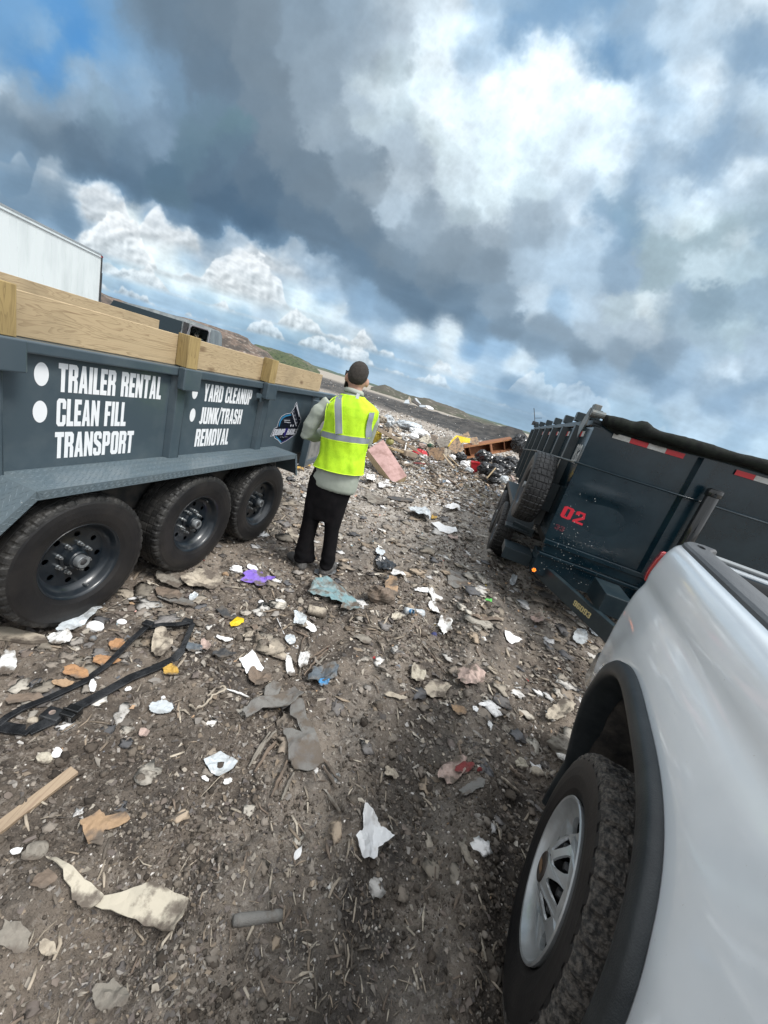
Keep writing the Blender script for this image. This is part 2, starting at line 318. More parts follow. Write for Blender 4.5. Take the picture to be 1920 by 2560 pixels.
# ------------------------------------------------------------------ materials
def mat(name, c, rough=.6, metal=0., c2=None, ns=8., lo=.4, hi=.62, bump=0., bs=60., coat=0., spec=.5, sc3=(1, 1, 1), attr=None, det=6, c3=None, ns3=30., lo3=.6, hi3=.68, rough2=None):
    m = bpy.data.materials.new(name); m.use_nodes = True; t = m.node_tree; L = t.links.new
    b = t.nodes['Principled BSDF']; b.inputs['Roughness'].default_value = rough; b.inputs['Metallic'].default_value = metal
    b.inputs['Specular IOR Level'].default_value = spec; b.inputs['Coat Weight'].default_value = coat; b.inputs['Coat Roughness'].default_value = .08
    b.inputs['Base Color'].default_value = (*c, 1)
    tc = t.nodes.new('ShaderNodeTexCoord'); mp = t.nodes.new('ShaderNodeMapping'); mp.inputs['Scale'].default_value = sc3; L(tc.outputs['Object'], mp.inputs[0])
    cur = None
    if attr:
        a = t.nodes.new('ShaderNodeAttribute'); a.attribute_name = attr; cur = a.outputs['Color']
    def layer(cur, cc, s, l, h, basec):
        n = t.nodes.new('ShaderNodeTexNoise'); n.inputs['Scale'].default_value = s; n.inputs['Detail'].default_value = det; n.inputs['Roughness'].default_value = .62; L(mp.outputs[0], n.inputs['Vector'])
        r = t.nodes.new('ShaderNodeMapRange'); r.inputs['From Min'].default_value = l; r.inputs['From Max'].default_value = h; L(n.outputs[0], r.inputs[0])
        mx = t.nodes.new('ShaderNodeMix'); mx.data_type = 'RGBA'; L(r.outputs[0], mx.inputs['Factor'])
        if cur: L(cur, mx.inputs['A'])
        else: mx.inputs['A'].default_value = (*basec, 1)
        mx.inputs['B'].default_value = (*cc, 1); return mx.outputs['Result'], r.outputs[0]
    fac = None
    if c2: cur, fac = layer(cur, c2, ns, lo, hi, c)
    if c3: cur, _ = layer(cur, c3, ns3, lo3, hi3, c)
    if cur: L(cur, b.inputs['Base Color'])
    if rough2 is not None and fac:
        r2 = t.nodes.new('ShaderNodeMapRange'); r2.inputs['To Min'].default_value = rough; r2.inputs['To Max'].default_value = rough2; L(fac, r2.inputs[0]); L(r2.outputs[0], b.inputs['Roughness'])
    if bump:
        n = t.nodes.new('ShaderNodeTexNoise'); n.inputs['Scale'].default_value = bs; n.inputs['Detail'].default_value = 5; L(mp.outputs[0], n.inputs['Vector'])
        bp = t.nodes.new('ShaderNodeBump'); bp.inputs['Strength'].default_value = bump; bp.inputs['Distance'].default_value = .01; L(n.outputs[0], bp.inputs['Height']); L(bp.outputs[0], b.inputs['Normal'])
    return m
def wood(name, c, cd, axis=1, s=1.):
    m = bpy.data.materials.new(name); m.use_nodes = True; t = m.node_tree; L = t.links.new; b = t.nodes['Principled BSDF']; b.inputs['Roughness'].default_value = .75
    tc = t.nodes.new('ShaderNodeTexCoord'); mp = t.nodes.new('ShaderNodeMapping'); v = [7*s, 7*s, 7*s]; v[axis] = .55*s; mp.inputs['Scale'].default_value = v; L(tc.outputs['Object'], mp.inputs[0])
    n = t.nodes.new('ShaderNodeTexNoise'); n.inputs['Scale'].default_value = 1.6; n.inputs['Detail'].default_value = 3; n.inputs['Distortion'].default_value = .6; L(mp.outputs[0], n.inputs['Vector'])
    m1 = t.nodes.new('ShaderNodeMath'); m1.operation = 'MULTIPLY'; m1.inputs[1].default_value = 20; L(n.outputs[0], m1.inputs[0])
    m2 = t.nodes.new('ShaderNodeMath'); m2.operation = 'FRACT'; L(m1.outputs[0], m2.inputs[0])
    r = t.nodes.new('ShaderNodeMapRange'); r.inputs['From Min'].default_value = .55; r.inputs['From Max'].default_value = 1.; L(m2.outputs[0], r.inputs[0])
    f = t.nodes.new('ShaderNodeTexNoise'); f.inputs['Scale'].default_value = 9; f.inputs['Detail'].default_value = 6; L(mp.outputs[0], f.inputs['Vector'])
    mu = t.nodes.new('ShaderNodeMath'); mu.operation = 'MULTIPLY'; L(r.outputs[0], mu.inputs[0]); fg = t.nodes.new('ShaderNodeMath'); fg.operation = 'MULTIPLY'; fg.inputs[1].default_value = 1.1; fg.use_clamp = True; L(f.outputs[0], fg.inputs[0]); L(fg.outputs[0], mu.inputs[1])
    mx = t.nodes.new('ShaderNodeMix'); mx.data_type = 'RGBA'; mx.inputs['A'].default_value = (*c, 1); mx.inputs['B'].default_value = (*cd, 1); L(mu.outputs[0], mx.inputs['Factor'])
    # knots
    mp2 = t.nodes.new('ShaderNodeMapping'); v2 = [5.5, 5.5, 5.5]; v2[axis] = 2.6; mp2.inputs['Scale'].default_value = v2; L(tc.outputs['Object'], mp2.inputs[0])
    vo = t.nodes.new('ShaderNodeTexVoronoi'); vo.inputs['Scale'].default_value = 1.; L(mp2.outputs[0], vo.inputs['Vector'])
    kr = t.nodes.new('ShaderNodeMapRange'); kr.inputs['From Min'].default_value = .07; kr.inputs['From Max'].default_value = .16; kr.inputs['To Min'].default_value = .95; kr.inputs['To Max'].default_value = 0; L(vo.outputs['Distance'], kr.inputs[0])
    mk = t.nodes.new('ShaderNodeMix'); mk.data_type = 'RGBA'; L(kr.outputs[0], mk.inputs['Factor']); L(mx.outputs['Result'], mk.inputs['A']); mk.inputs['B'].default_value = (c[0]*.25, c[1]*.17, c[2]*.12, 1)
    # grime
    g = t.nodes.new('ShaderNodeTexNoise'); g.inputs['Scale'].default_value = 3.; g.inputs['Detail'].default_value = 7; L(tc.outputs['Object'], g.inputs['Vector'])
    gr = t.nodes.new('ShaderNodeMapRange'); gr.inputs['From Min'].default_value = .5; gr.inputs['From Max'].default_value = .72; gr.inputs['To Max'].default_value = .55; L(g.outputs[0], gr.inputs[0])
    mg = t.nodes.new('ShaderNodeMix'); mg.data_type = 'RGBA'; L(gr.outputs[0], mg.inputs['Factor']); L(mk.outputs['Result'], mg.inputs['A']); mg.inputs['B'].default_value = (c[0]*.55, c[1]*.55, c[2]*.55, 1)
    L(mg.outputs['Result'], b.inputs['Base Color'])
    bp = t.nodes.new('ShaderNodeBump'); bp.inputs['Strength'].default_value = .35; bp.inputs['Distance'].default_value = .003; L(mu.outputs[0], bp.inputs['Height']); L(bp.outputs[0], b.inputs['Normal'])
    return m
def emis(name, c, s):
    m = bpy.data.materials.new(name); m.use_nodes = True; b = m.node_tree.nodes['Principled BSDF']
    b.inputs['Base Color'].default_value = (*c, 1); b.inputs['Emission Color'].default_value = (*c, 1); b.inputs['Emission Strength'].default_value = s; return m
PAINT = mat('slate_paint', (.050, .072, .088), .32, 0, c2=(.075, .098, .112), ns=5, lo=.45, hi=.75, c3=(.16, .17, .16), ns3=45, lo3=.69, hi3=.80, coat=.25, bump=.05, bs=300)
PAINT2 = mat('slate_plate_paint', (.10, .135, .158), .34, .1, c2=(.12, .15, .165), ns=7, lo=.4, hi=.75, c3=(.5, .5, .48), ns3=38, lo3=.72, hi3=.76, coat=.1)
FRAMEB = mat('underframe_black', (.015, .018, .02), .5, 0, c2=(.05, .045, .04), ns=9)
DARK = mat('midnight_paint', (.003, .014, .022), .2, 0, c2=(.007, .022, .032), ns=4, coat=.12, spec=.45, c3=(.06, .07, .07), ns3=60, lo3=.72, hi3=.8, rough2=.26)
DARKR = mat('midnight_matte', (.008, .018, .025), .38, 0, c2=(.018, .030, .036), ns=6)
EDGE = mat('worn_steel_edge', (.10, .12, .125), .45, .2, c2=(.2, .19, .17), ns=12)
TYRE = mat('tyre_rubber', (.010, .010, .010), .62, 0, c2=(.048, .046, .043), ns=9, lo=.44, hi=.72, bump=.25, bs=120, c3=(.13, .12, .11), ns3=30, lo3=.66, hi3=.78)
TYREW = mat('tyre_sidewall', (.007, .007, .008), .5, 0, c2=(.022, .020, .019), ns=6, lo=.4, hi=.75, bump=.1, bs=90)
TYRES = mat('spare_rubber', (.008, .008, .009), .5, 0, c2=(.020, .020, .020), ns=8, bump=.1)
TYREM = mat('muddy_tyre_tread', (.03, .029, .028), .85, 0, c2=(.14, .125, .11), ns=70, lo=.40, hi=.62, bump=.9, bs=110, c3=(.015, .015, .016), ns3=14, lo3=.56, hi3=.66)
RIMB = mat('black_rim_paint', (.005, .009, .014), .3, 0, c2=(.014, .018, .022), ns=10, coat=.2)
CHR = mat('galvanised_nut', (.42, .44, .45), .35, .9)
CAPM = mat('grey_hub_cap', (.28, .30, .31), .4, .5, c2=(.16, .17, .18), ns=20)
WHITE = mat('white_vinyl', (.72, .74, .76), .45)
LUMB = wood('pine_plank', (.41, .315, .19), (.19, .125, .065), s=1.25)
LUMP = wood('treated_pine_post', (.33, .24, .10), (.15, .10, .04), axis=2)
LUMD = wood('old_board', (.30, .24, .18), (.14, .10, .07))
BLK = mat('black_plastic', (.02, .021, .023), .45, 0, c2=(.04, .04, .042), ns=14)
BLKG = mat('glossy_black', (.01, .011, .012), .12, 0, coat=.3)
GLASS = mat('dark_glass', (.015, .022, .028), .06, 0, spec=.8)
TRUCKW = mat('white_truck_paint', (.83, .885, .93), .24, 0, c2=(.76, .81, .85), ns=3.0, lo=.4, hi=.8, coat=1., c3=(.50, .50, .48), ns3=70, lo3=.68, hi3=.80, rough2=.28)
ALU = mat('silver_wheel_paint', (.44, .46, .47), .34, .5, c2=(.28, .28, .275), ns=9, lo=.45, hi=.75)
ORNG = emis('amber_lamp', (1., .22, .02), 2.2)
REDL = mat('red_lens', (.35, .01, .015), .12, 0, coat=.6)
REDP = mat('red_spray_paint', (.55, .01, .03), .5)
REDT = mat('red_reflective_tape', (.50, .012, .02), .35)
WHT = mat('white_reflective_tape', (.55, .56, .55), .35, c2=(.42, .42, .4), ns=30)

# ------------------------------------------------------------------ block lettering
def G_(o, *holes, w=10): return (w, o, holes)
GL = {
'A': G_([(0, 0), (3, 20), (7, 20), (10, 0), (6.3, 0), (5.9, 4), (4.1, 4), (3.7, 0)], [(4.5, 7), (5.5, 7), (5, 14.5)]),
'C': G_([(0, 2), (2, 0), (8, 0), (10, 2), (10, 8.2), (6.2, 8.2), (6.2, 3), (3.9, 3), (3.9, 17), (6.2, 17), (6.2, 12.6), (10, 12.6), (10, 18), (8, 20), (2, 20), (0, 18)]),
'D': G_([(0, 0), (8, 0), (10, 2), (10, 18), (8, 20), (0, 20)], [(4, 3.4), (6.1, 3.4), (6.1, 16.6), (4, 16.6)]),
'E': G_([(0, 0), (8, 0), (8, 3.6), (4, 3.6), (4, 8.4), (7.4, 8.4), (7.4, 11.8), (4, 11.8), (4, 16.4), (8, 16.4), (8, 20), (0, 20)], w=8),
'F': G_([(0, 0), (4, 0), (4, 8.4), (7.2, 8.4), (7.2, 11.8), (4, 11.8), (4, 16.4), (8, 16.4), (8, 20), (0, 20)], w=8),
'H': G_([(0, 0), (4, 0), (4, 8.5), (6.2, 8.5), (6.2, 0), (10.2, 0), (10.2, 20), (6.2, 20), (6.2, 12), (4, 12), (4, 20), (0, 20)]),
'I': G_([(0, 0), (4, 0), (4, 20), (0, 20)], w=4),
'J': G_([(0, 2), (2, 0), (5, 0), (7, 2), (7, 20), (3, 20), (3, 3.4), (0, 3.4)], w=7),
'K': G_([(0, 0), (4, 0), (4, 7), (6.3, 0), (10.4, 0), (7.3, 10.5), (10, 20), (6, 20), (4, 12.8), (4, 20), (0, 20)]),
'L': G_([(0, 0), (7.6, 0), (7.6, 3.6), (4, 3.6), (4, 20), (0, 20)], w=7.4),
'M': G_([(0, 0), (3.6, 0), (3.6, 13.5), (5.6, 0), (7.9, 0), (10, 13.5), (10, 0), (13.6, 0), (13.6, 20), (8.6, 20), (6.8, 9), (5, 20), (0, 20)], w=13.6),
'N': G_([(0, 0), (3.5, 0), (3.5, 9.5), (6.4, 0), (10, 0), (10, 20), (6.5, 20), (6.5, 11), (3.6, 20), (0, 20)]),
'O': G_([(0, 2), (2, 0), (8, 0), (10, 2), (10, 18), (8, 20), (2, 20), (0, 18)], [(4, 3.4), (6, 3.4), (6, 16.6), (4, 16.6)]),
'P': G_([(0, 0), (4, 0), (4, 7.6), (7.6, 7.6), (9.6, 9.6), (9.6, 18), (7.6, 20), (0, 20)], [(4, 11), (5.7, 11), (5.7, 16.6), (4, 16.6)]),
'R': G_([(0, 0), (4, 0), (4, 8.6), (5.9, 8.6), (5.9, 0), (9.8, 0), (9.8, 8), (8.4, 10.2), (9.8, 12), (9.8, 18), (7.8, 20), (0, 20)], [(4, 12), (5.8, 12), (5.8, 16.6), (4, 16.6)]),
'S': G_([(0, 2), (2, 0), (7.8, 0), (9.8, 2), (9.8, 9), (8.2, 10.9), (3.9, 13.4), (3.9, 16.8), (6, 16.8), (6, 14), (9.6, 14), (9.6, 18), (7.6, 20), (2, 20), (0, 18), (0, 12), (1.6, 9.8), (6, 7), (6, 3.2), (3.9, 3.2), (3.9, 6.4), (0, 6.4)]),
'T': G_([(2.7, 0), (6.7, 0), (6.7, 16.2), (9.4, 16.2), (9.4, 20), (0, 20), (0, 16.2), (2.7, 16.2)], w=9.2),
'U': G_([(0, 2), (2, 0), (8, 0), (10, 2), (10, 20), (6, 20), (6, 3.4), (4, 3.4), (4, 20), (0, 20)]),
'V': G_([(3, 0), (7, 0), (10, 20), (6.1, 20), (5, 7), (3.9, 20), (0, 20)]),
'Y': G_([(3, 0), (7, 0), (7, 8), (10, 20), (6.2, 20), (5, 13), (3.8, 20), (0, 20), (3, 8)]),
'/': G_([(-1, -1), (1.6, -1), (6, 21), (3.4, 21)], w=5),
'0': G_([(0, 2), (2, 0), (8, 0), (10, 2), (10, 18), (8, 20), (2, 20), (0, 18)], [(3.6, 3.2), (6.4, 3.2), (6.4, 16.8), (3.6, 16.8)]),
'2': G_([(0, 0), (10, 0), (10, 3.4), (4, 3.4), (10, 11.5), (10, 18), (8, 20), (2, 20), (0, 18), (0, 13), (3.6, 13), (3.6, 16.8), (6.4, 16.8), (6.4, 12.2), (0, 3.6)]),
'3': G_([(0, 2), (2, 0), (8, 0), (10, 2), (10, 8.5), (8.6, 10.2), (10, 12), (10, 18), (8, 20), (2, 20), (0, 18), (0, 14), (3.6, 14), (3.6, 16.8), (6.4, 16.8), (6.4, 12), (4, 11.6), (4, 8.6), (6.4, 8.4), (6.4, 3.2), (3.6, 3.2), (3.6, 6.4), (0, 6.4)]),
'6': G_([(0, 2), (2, 0), (8, 0), (10, 2), (10, 10), (8, 12), (3.8, 12), (3.8, 16.8), (6.2, 16.8), (6.2, 14.6), (9.8, 14.6), (9.8, 18), (8, 20), (2, 20), (0, 18)], [(3.8, 3.2), (6.2, 3.2), (6.2, 9), (3.8, 9)]),
'8': G_([(0, 2), (2, 0), (8, 0), (10, 2), (10, 8.6), (8.8, 10.2), (10, 12), (10, 18), (8, 20), (2, 20), (0, 18), (0, 12), (1.2, 10.2), (0, 8.6)], [(3.8, 3.2), (6.2, 3.2), (6.2, 8.6), (3.8, 8.6)], [(3.8, 11.8), (6.2, 11.8), (6.2, 16.8), (3.8, 16.8)]),
'9': G_([(10, 18), (8, 20), (2, 20), (0, 18), (0, 10), (2, 8), (6.2, 8), (6.2, 3.2), (3.8, 3.2), (3.8, 5.4), (.2, 5.4), (.2, 2), (2, 0), (8, 0), (10, 2)], [(3.8, 11), (6.2, 11), (6.2, 16.8), (3.8, 16.8)]),
}
def text_mb(txt, w, h, fn, shear=0., gap=1.0):
    """lettering fitted into w x h; fn(a, z) gives the point on the surface"""
    tw = sum((GL[c][0] if c != ' ' else 5)+gap for c in txt)-gap; x = 0; mb = MB()
    for c in txt:
        if c != ' ':
            gw_, o, hs = GL[c]; loops = [[Vector((p[0], p[1], 0)) for p in o]]+[[Vector((p[0], p[1], 0)) for p in q] for q in hs]
            tri = geometry.tessellate_polygon(loops); pts = [p for l in loops for p in l]
            mb.add([fn((x+p[0])/tw*w+shear*p[1]/20*h, p[1]/20*h) for p in pts], [tuple(t) for t in tri])
            x += gw_+gap
        else: x += 5+gap
    return mb
def poly_mb(mb, loops, fn, mi=0):
    ls = [[Vector((p[0], p[1], 0)) for p in l] for l in loops]; tri = geometry.tessellate_polygon(ls)
    return mb.add([fn(p[0], p[1]) for l in ls for p in l], [tuple(t) for t in tri], mi)
def circ(cx, cy, rx, ry=None, n=24): return [(cx+rx*math.cos(2*math.pi*i/n), cy+(ry or rx)*math.sin(2*math.pi*i/n)) for i in range(n)]
def outline(poly, w):
    """band just inside a polygon"""
    n = len(poly); area = sum(poly[i][0]*poly[(i+1) % n][1]-poly[(i+1) % n][0]*poly[i][1] for i in range(n)); s = 1 if area > 0 else -1
    inn = []
    for i in range(n):
        a = Vector(poly[i-1]); b = Vector(poly[i]); c = Vector(poly[(i+1) % n]); e1 = (b-a).normalized(); e2 = (c-b).normalized()
        n1 = Vector((-e1.y, e1.x))*s; n2 = Vector((-e2.y, e2.x))*s; m = (n1+n2); m = m/max(.35, m.length_squared/2); inn.append(tuple(b+m*w))
    return inn

# ------------------------------------------------------------------ ground sheet
def soil_mat():
    m = bpy.data.materials.new('landfill_soil'); m.use_nodes = True; t = m.node_tree; L = t.links.new; b = t.nodes['Principled BSDF']
    tc = t.nodes.new('ShaderNodeTexCoord'); o = tc.outputs['Object']
    b.inputs['Roughness'].default_value = .92; b.inputs['Specular IOR Level'].default_value = .25
    def noise(s, d=6, r=.6, dist=0):
        n = t.nodes.new('ShaderNodeTexNoise'); n.inputs['Scale'].default_value = s; n.inputs['Detail'].default_value = d; n.inputs['Roughness'].default_value = r; n.inputs['Distortion'].default_value = dist; L(o, n.inputs['Vector']); return n.outputs[0]
    def mr(x, a, c_, lo=0., hi=1.):
        n = t.nodes.new('ShaderNodeMapRange'); n.inputs['From Min'].default_value = a; n.inputs['From Max'].default_value = c_; n.inputs['To Min'].default_value = lo; n.inputs['To Max'].default_value = hi; L(x, n.inputs[0]); return n.outputs[0]
    def mix(f, a, c_):
        n = t.nodes.new('ShaderNodeMix'); n.data_type = 'RGBA'; L(f, n.inputs['Factor'])
        for k, x in (('A', a), ('B', c_)):
            if isinstance(x, tuple): n.inputs[k].default_value = (*x, 1)
            else: L(x, n.inputs[k])
        return n.outputs['Result']
    c = mix(mr(noise(1.3, 5), .38, .62), (.105, .085, .069), (.26, .218, .178))
    c = mix(mr(noise(3.6, 8, .68, .4), .47, .60), c, (.060, .050, .043))
    c = mix(mr(noise(34, 6, .7), .52, .7), c, (.32, .285, .25))
    c = mix(mr(noise(120, 4, .7), .56, .68), c, (.035, .030, .027))
    a = t.nodes.new('ShaderNodeAttribute'); a.attribute_name = 'tone'
    s = t.nodes.new('ShaderNodeSeparateColor'); L(a.outputs['Color'], s.inputs[0])
    pale = mix(mr(noise(6, 9, .75), .35, .6), (.28, .25, .215), (.50, .465, .42))
    pale = mix(mr(noise(25, 7, .75), .5, .62), pale, (.14, .12, .105))
    mm = t.nodes.new('ShaderNodeMath'); mm.operation = 'MULTIPLY'; L(s.outputs[0], mm.inputs[0]); L(mr(noise(.9, 6), .3, .6, .45, 1), mm.inputs[1])
    c = mix(mm.outputs[0], c, pale)
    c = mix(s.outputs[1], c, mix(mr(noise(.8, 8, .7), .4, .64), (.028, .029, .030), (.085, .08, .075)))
    c = mix(s.outputs[2], c, (.30, .27, .23))
    L(c, b.inputs['Base Color'])
    bp = t.nodes.new('ShaderNodeBump'); bp.inputs['Strength'].default_value = .9; bp.inputs['Distance'].default_value = .012; L(noise(75, 8, .72), bp.inputs['Height'])
    bp2 = t.nodes.new('ShaderNodeBump'); bp2.inputs['Strength'].default_value = .8; bp2.inputs['Distance'].default_value = .03; L(noise(17, 6, .65), bp2.inputs['Height']); L(bp.outputs[0], bp2.inputs['Normal'])
    L(bp2.outputs[0], b.inputs['Normal']); return m
SOIL = soil_mat()
def axisv(segs):
    out = []
    for a, b, n in segs: out += list(np.linspace(a, b, n, endpoint=False))
    out.append(segs[-1][1]); return np.array(out)
xs = np.concatenate([-np.geomspace(2500, 9, 44)[:-1], axisv([(-9, -3.2, 110), (-3.2, 2.6, 420), (2.6, 9, 110)])[:-1], np.geomspace(9, 2500, 44)])
ys = np.concatenate([-np.geomspace(2500, 3, 30)[:-1], axisv([(-3, .3, 50), (.3, 4.6, 330), (4.6, 9, 170), (9, 18, 150), (18, 60, 150)])[:-1], np.geomspace(60, 3000, 40)])
X, Y = np.meshgrid(xs, ys); Z = gh(X, Y); V = np.stack([X, Y, Z], -1).reshape(-1, 3)
nx, ny = len(xs), len(ys); idx = np.arange(nx*ny).reshape(ny, nx)
Fc = np.stack([idx[:-1, :-1], idx[:-1, 1:], idx[1:, 1:], idx[1:, :-1]], -1).reshape(-1, 4)
def pale_f(x, y):
    r = np.hypot(x, y)
    return np.clip(sstep(3.0, 6.0, r+1.6*fbm(x*.6, y*.6, 3, 60))*(1-.35*sstep(24, 34, r)), 0, 1)
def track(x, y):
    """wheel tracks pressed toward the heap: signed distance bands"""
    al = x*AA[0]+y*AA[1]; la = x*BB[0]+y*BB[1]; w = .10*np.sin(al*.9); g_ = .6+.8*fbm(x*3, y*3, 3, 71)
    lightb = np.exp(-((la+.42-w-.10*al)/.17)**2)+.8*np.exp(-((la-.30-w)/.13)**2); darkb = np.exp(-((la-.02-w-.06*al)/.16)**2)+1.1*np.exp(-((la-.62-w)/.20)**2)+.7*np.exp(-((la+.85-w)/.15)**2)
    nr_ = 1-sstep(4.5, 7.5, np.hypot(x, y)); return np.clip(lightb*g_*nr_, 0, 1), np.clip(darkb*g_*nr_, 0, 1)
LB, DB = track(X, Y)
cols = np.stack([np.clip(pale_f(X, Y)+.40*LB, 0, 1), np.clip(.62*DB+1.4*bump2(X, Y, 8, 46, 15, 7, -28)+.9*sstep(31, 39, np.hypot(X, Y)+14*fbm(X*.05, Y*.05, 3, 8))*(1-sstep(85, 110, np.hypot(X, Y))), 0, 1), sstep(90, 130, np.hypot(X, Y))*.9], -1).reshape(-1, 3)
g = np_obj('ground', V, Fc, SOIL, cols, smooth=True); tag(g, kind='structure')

# ------------------------------------------------------------------ wheels
def make_tyre(name, RR, Rr, w, mats, n=264, gd=.008, style='trailer', parent=None):
    half = [(.34, Rr, 's'), (.43, Rr+.006, 's'), (.475, Rr+.03, 's'), (.50, Rr+(RR-Rr)*.42, 's'), (.50, Rr+(RR-Rr)*.60, 's'), (.487, Rr+(RR-Rr)*.76, 's'), (.47, RR-.030, 'k'), (.462, RR-.022, 'k'), (.445, RR-.011, 'k'), (.41, RR-.005, 'k'), (.36, RR-.002, 'k')]
    tr = [(.30, RR-.001, 't'), (.295, RR-gd, 'g'), (.27, RR-gd, 'g'), (.265, RR, 't'), (.16, RR+.001, 't'), (.135, RR+.001, 't'), (.13, RR-gd, 'g'), (.105, RR-gd, 'g'), (.10, RR+.001, 't'), (.02, RR+.002, 't')]
    if style == 'at': tr = [(.34, RR, 't'), (.25, RR+.001, 't'), (.2, RR+.001, 'b'), (.15, RR+.001, 'b'), (.12, RR+.002, 'u'), (.06, RR+.002, 'u'), (.02, RR+.002, 'b')]
    prof = half+tr; prof = [(x*w, r, f) for x, r, f in prof]; prof = prof+[(-x, r, f) for x, r, f in reversed(prof)]
    V = []; k = len(prof); rg = random.Random(3)
    jit = [rg.uniform(-.0012, .0012) for _ in range(n)]
    for i, (x, r, f) in enumerate(prof):
        for j in range(n):
            t = 2*math.pi*j/n; q = r
            if style == 'at':
                sh = 0 if x > 0 else 4
                if f in 'kt' and (j+sh) % 8 in (0, 1, 2) and r > RR-.034: q -= gd*(1.3 if f == 'k' else 1.)
                if f == 'b' and ((j+sh+3) % 8 in (0, 1) or True): q -= gd*(.9 if (j+sh+3) % 8 in (0, 1, 2) else .25)
                if f == 'u' and (j+5+sh) % 8 in (0, 1): q -= gd
                if f != 's': q += jit[j]*1.5
            else:
                if f == 'k' and j % 6 in (0, 1) and r > RR-.026: q -= .0065
                if f == 't' and (j % 6 == 3) and style == 'trailer': q -= .0022
                if style == 'spare' and f == 't': q -= gd*.8 if (j % 8 in (0,)) else 0
                if f in 'kt': q += jit[j]*.5
            xo = x
            if style == 'spare' and f in 'gt': xo = x+.0035*(1 if (j//4) % 2 else -1)
            V.append((xo, q*math.cos(t), q*math.sin(t)))
    Fc = []; mi = []
    for i in range(k-1):
        for j in range(n):
            Fc.append((i*n+j, i*n+(j+1) % n, (i+1)*n+(j+1) % n, (i+1)*n+j)); mi.append(1 if (prof[i][2] == 's' or prof[i+1][2] == 's') else 0)
    o = mesh_obj(name, V, Fc, mats, parent, False, mi)
    return o
def make_trailer_wheel(spare=False):
    w = .232
    mb = MB(); mb.lathe([(.086, .214), (.098, .222), (.101, .219), (.096, .211), (.088, .205), (.060, .200), (.045, .188), (.034, .176), (.030, .168)], 64)
    mb.f = mb.f[:-2]; mb.m = mb.m[:-2]
    loops = [circ(0, 0, .168, n=64), circ(0, 0, .056, n=32)]+[circ(.137*math.cos(a), .137*math.sin(a), .0165, n=14) for a in [R(22.5+45*i) for i in range(8)]]
    poly_mb(mb, loops, lambda a, b: (.030-.10*max(0, math.hypot(a, b)-.1)*0, a, b))
    loops2 = [l for l in loops]
    for l in loops[2:]:
        b0 = len(mb.v); n = len(l); mb.v += [(.030, p[0], p[1]) for p in l]+[(.024, p[0], p[1]) for p in l]
        mb.f += [(b0+i, b0+(i+1) % n, b0+n+(i+1) % n, b0+n+i) for i in range(n)]; mb.m += [0]*n
    mb.lathe([(-.03, .19), (-.03, .02)], 32)
    wh = mb.obj('wheel', RIMB, smooth=True)
    m = wh.modifiers.new('edge', 'EDGE_SPLIT'); m.split_angle = R(40)
    make_tyre('tyre', .380, .214, w, [TYRES if spare else TYRE, TYRES if spare else TYREW], parent=wh, style='spare' if spare else 'trailer')
    hb = MB(); hb.lathe([(.028, .072), (.036, .07), (.042, .056), (.074, .050), (.080, .044), (.080, .0)], 28); h = hb.obj('hub', RIMB, wh, smooth=True); h.modifiers.new('e', 'EDGE_SPLIT')
    cp = MB(); cp.lathe([(.080, .036), (.106, .035), (.111, .032), (.111, .019), (.106, .018), (.106, .0)], 28); c = cp.obj('hub_cap', CAPM, wh, smooth=True); c.modifiers.new('e', 'EDGE_SPLIT')
    pl = MB(); pl.lathe([(.1062, .017), (.1095, .015), (.110, 0)], 20); pl.obj('dust_plug', BLK, wh, smooth=True)
    for i in range(8):
        a = R(45*i+8); n_ = MB(); cy, cz = .0825*math.cos(a), .0825*math.sin(a)
        n_.lathe([(.030, .0135), (.034, .0135), (.034, .0105), (.052, .0105), (.053, .007), (.064, .0068), (.065, 0)], 6, c=(0, cy, cz)); n_.obj('lug_nut', CHR, wh)
    v = MB(); v.tube([(.05, .0, -.19), (.085, .004, -.182)], .0045, 8); v.obj('valve', CHR, wh)
    return wh

# ------------------------------------------------------------------ near dump trailer (left)
O1 = (-3.05, 2.4)
t1w = BB*O1[0]+AA*O1[1]
T1 = empty('dump_trailer', (t1w[0], t1w[1], 0), -R(12.1)); org1 = (O1[0], O1[1], 0)
tag(T1, 'slate blue dump trailer with pine side boards and white TRAILER RENTAL lettering', 'trailer')
LW = -2.04; FARW = -4.06
s = MB()
s.box(LW-.03, LW, .30, 4.62, .74, 1.40)
bevel(s.obj('side_wall', PAINT, T1, org1), .003)
s = MB(); s.box(FARW, FARW+.03, .30, 4.62, .74, 1.40); s.box(FARW-.04, FARW+.05, .28, 4.64, 1.402, 1.457); bevel(s.obj('far_side_wall', PAINT, T1, org1), .006)
s = MB(); s.box(FARW+.031, LW-.031, .30, 4.6, .70, .74); s.box(FARW+.031, LW-.031, .30, .33, .741, 1.40); s.obj('bed_floor', PAINT, T1, org1)
s = MB(); s.box(LW-.055, LW+.045, .28, 4.66, 1.402, 1.457); bevel(s.obj('top_rail', PAINT, T1, org1), .009, 3)
for c in (.62, 1.14, 2.15, 3.13, 4.12):
    r = MB(); r.prism([(LW+.0005, c-.055), (LW+.042, c-.038), (LW+.042, c+.038), (LW+.0005, c+.055)], 2, .745, 1.3995); bevel(r.obj('side_rib', PAINT, T1, org1), .004)
for c in (1.16, 2.17, 3.10):
    r = MB(); r.box(LW+.0465, LW+.10, c-.075, c+.075, 1.325, 1.463); bevel(r.obj('stake_pocket', PAINT, T1, org1), .008, 3)
    p = MB(); p.box(LW-.012, LW+.078, c-.047, c+.047, 1.464, 1.66 if c > 1.5 else 1.665); bevel(p.obj('board_post', LUMP, T1, org1), .003)
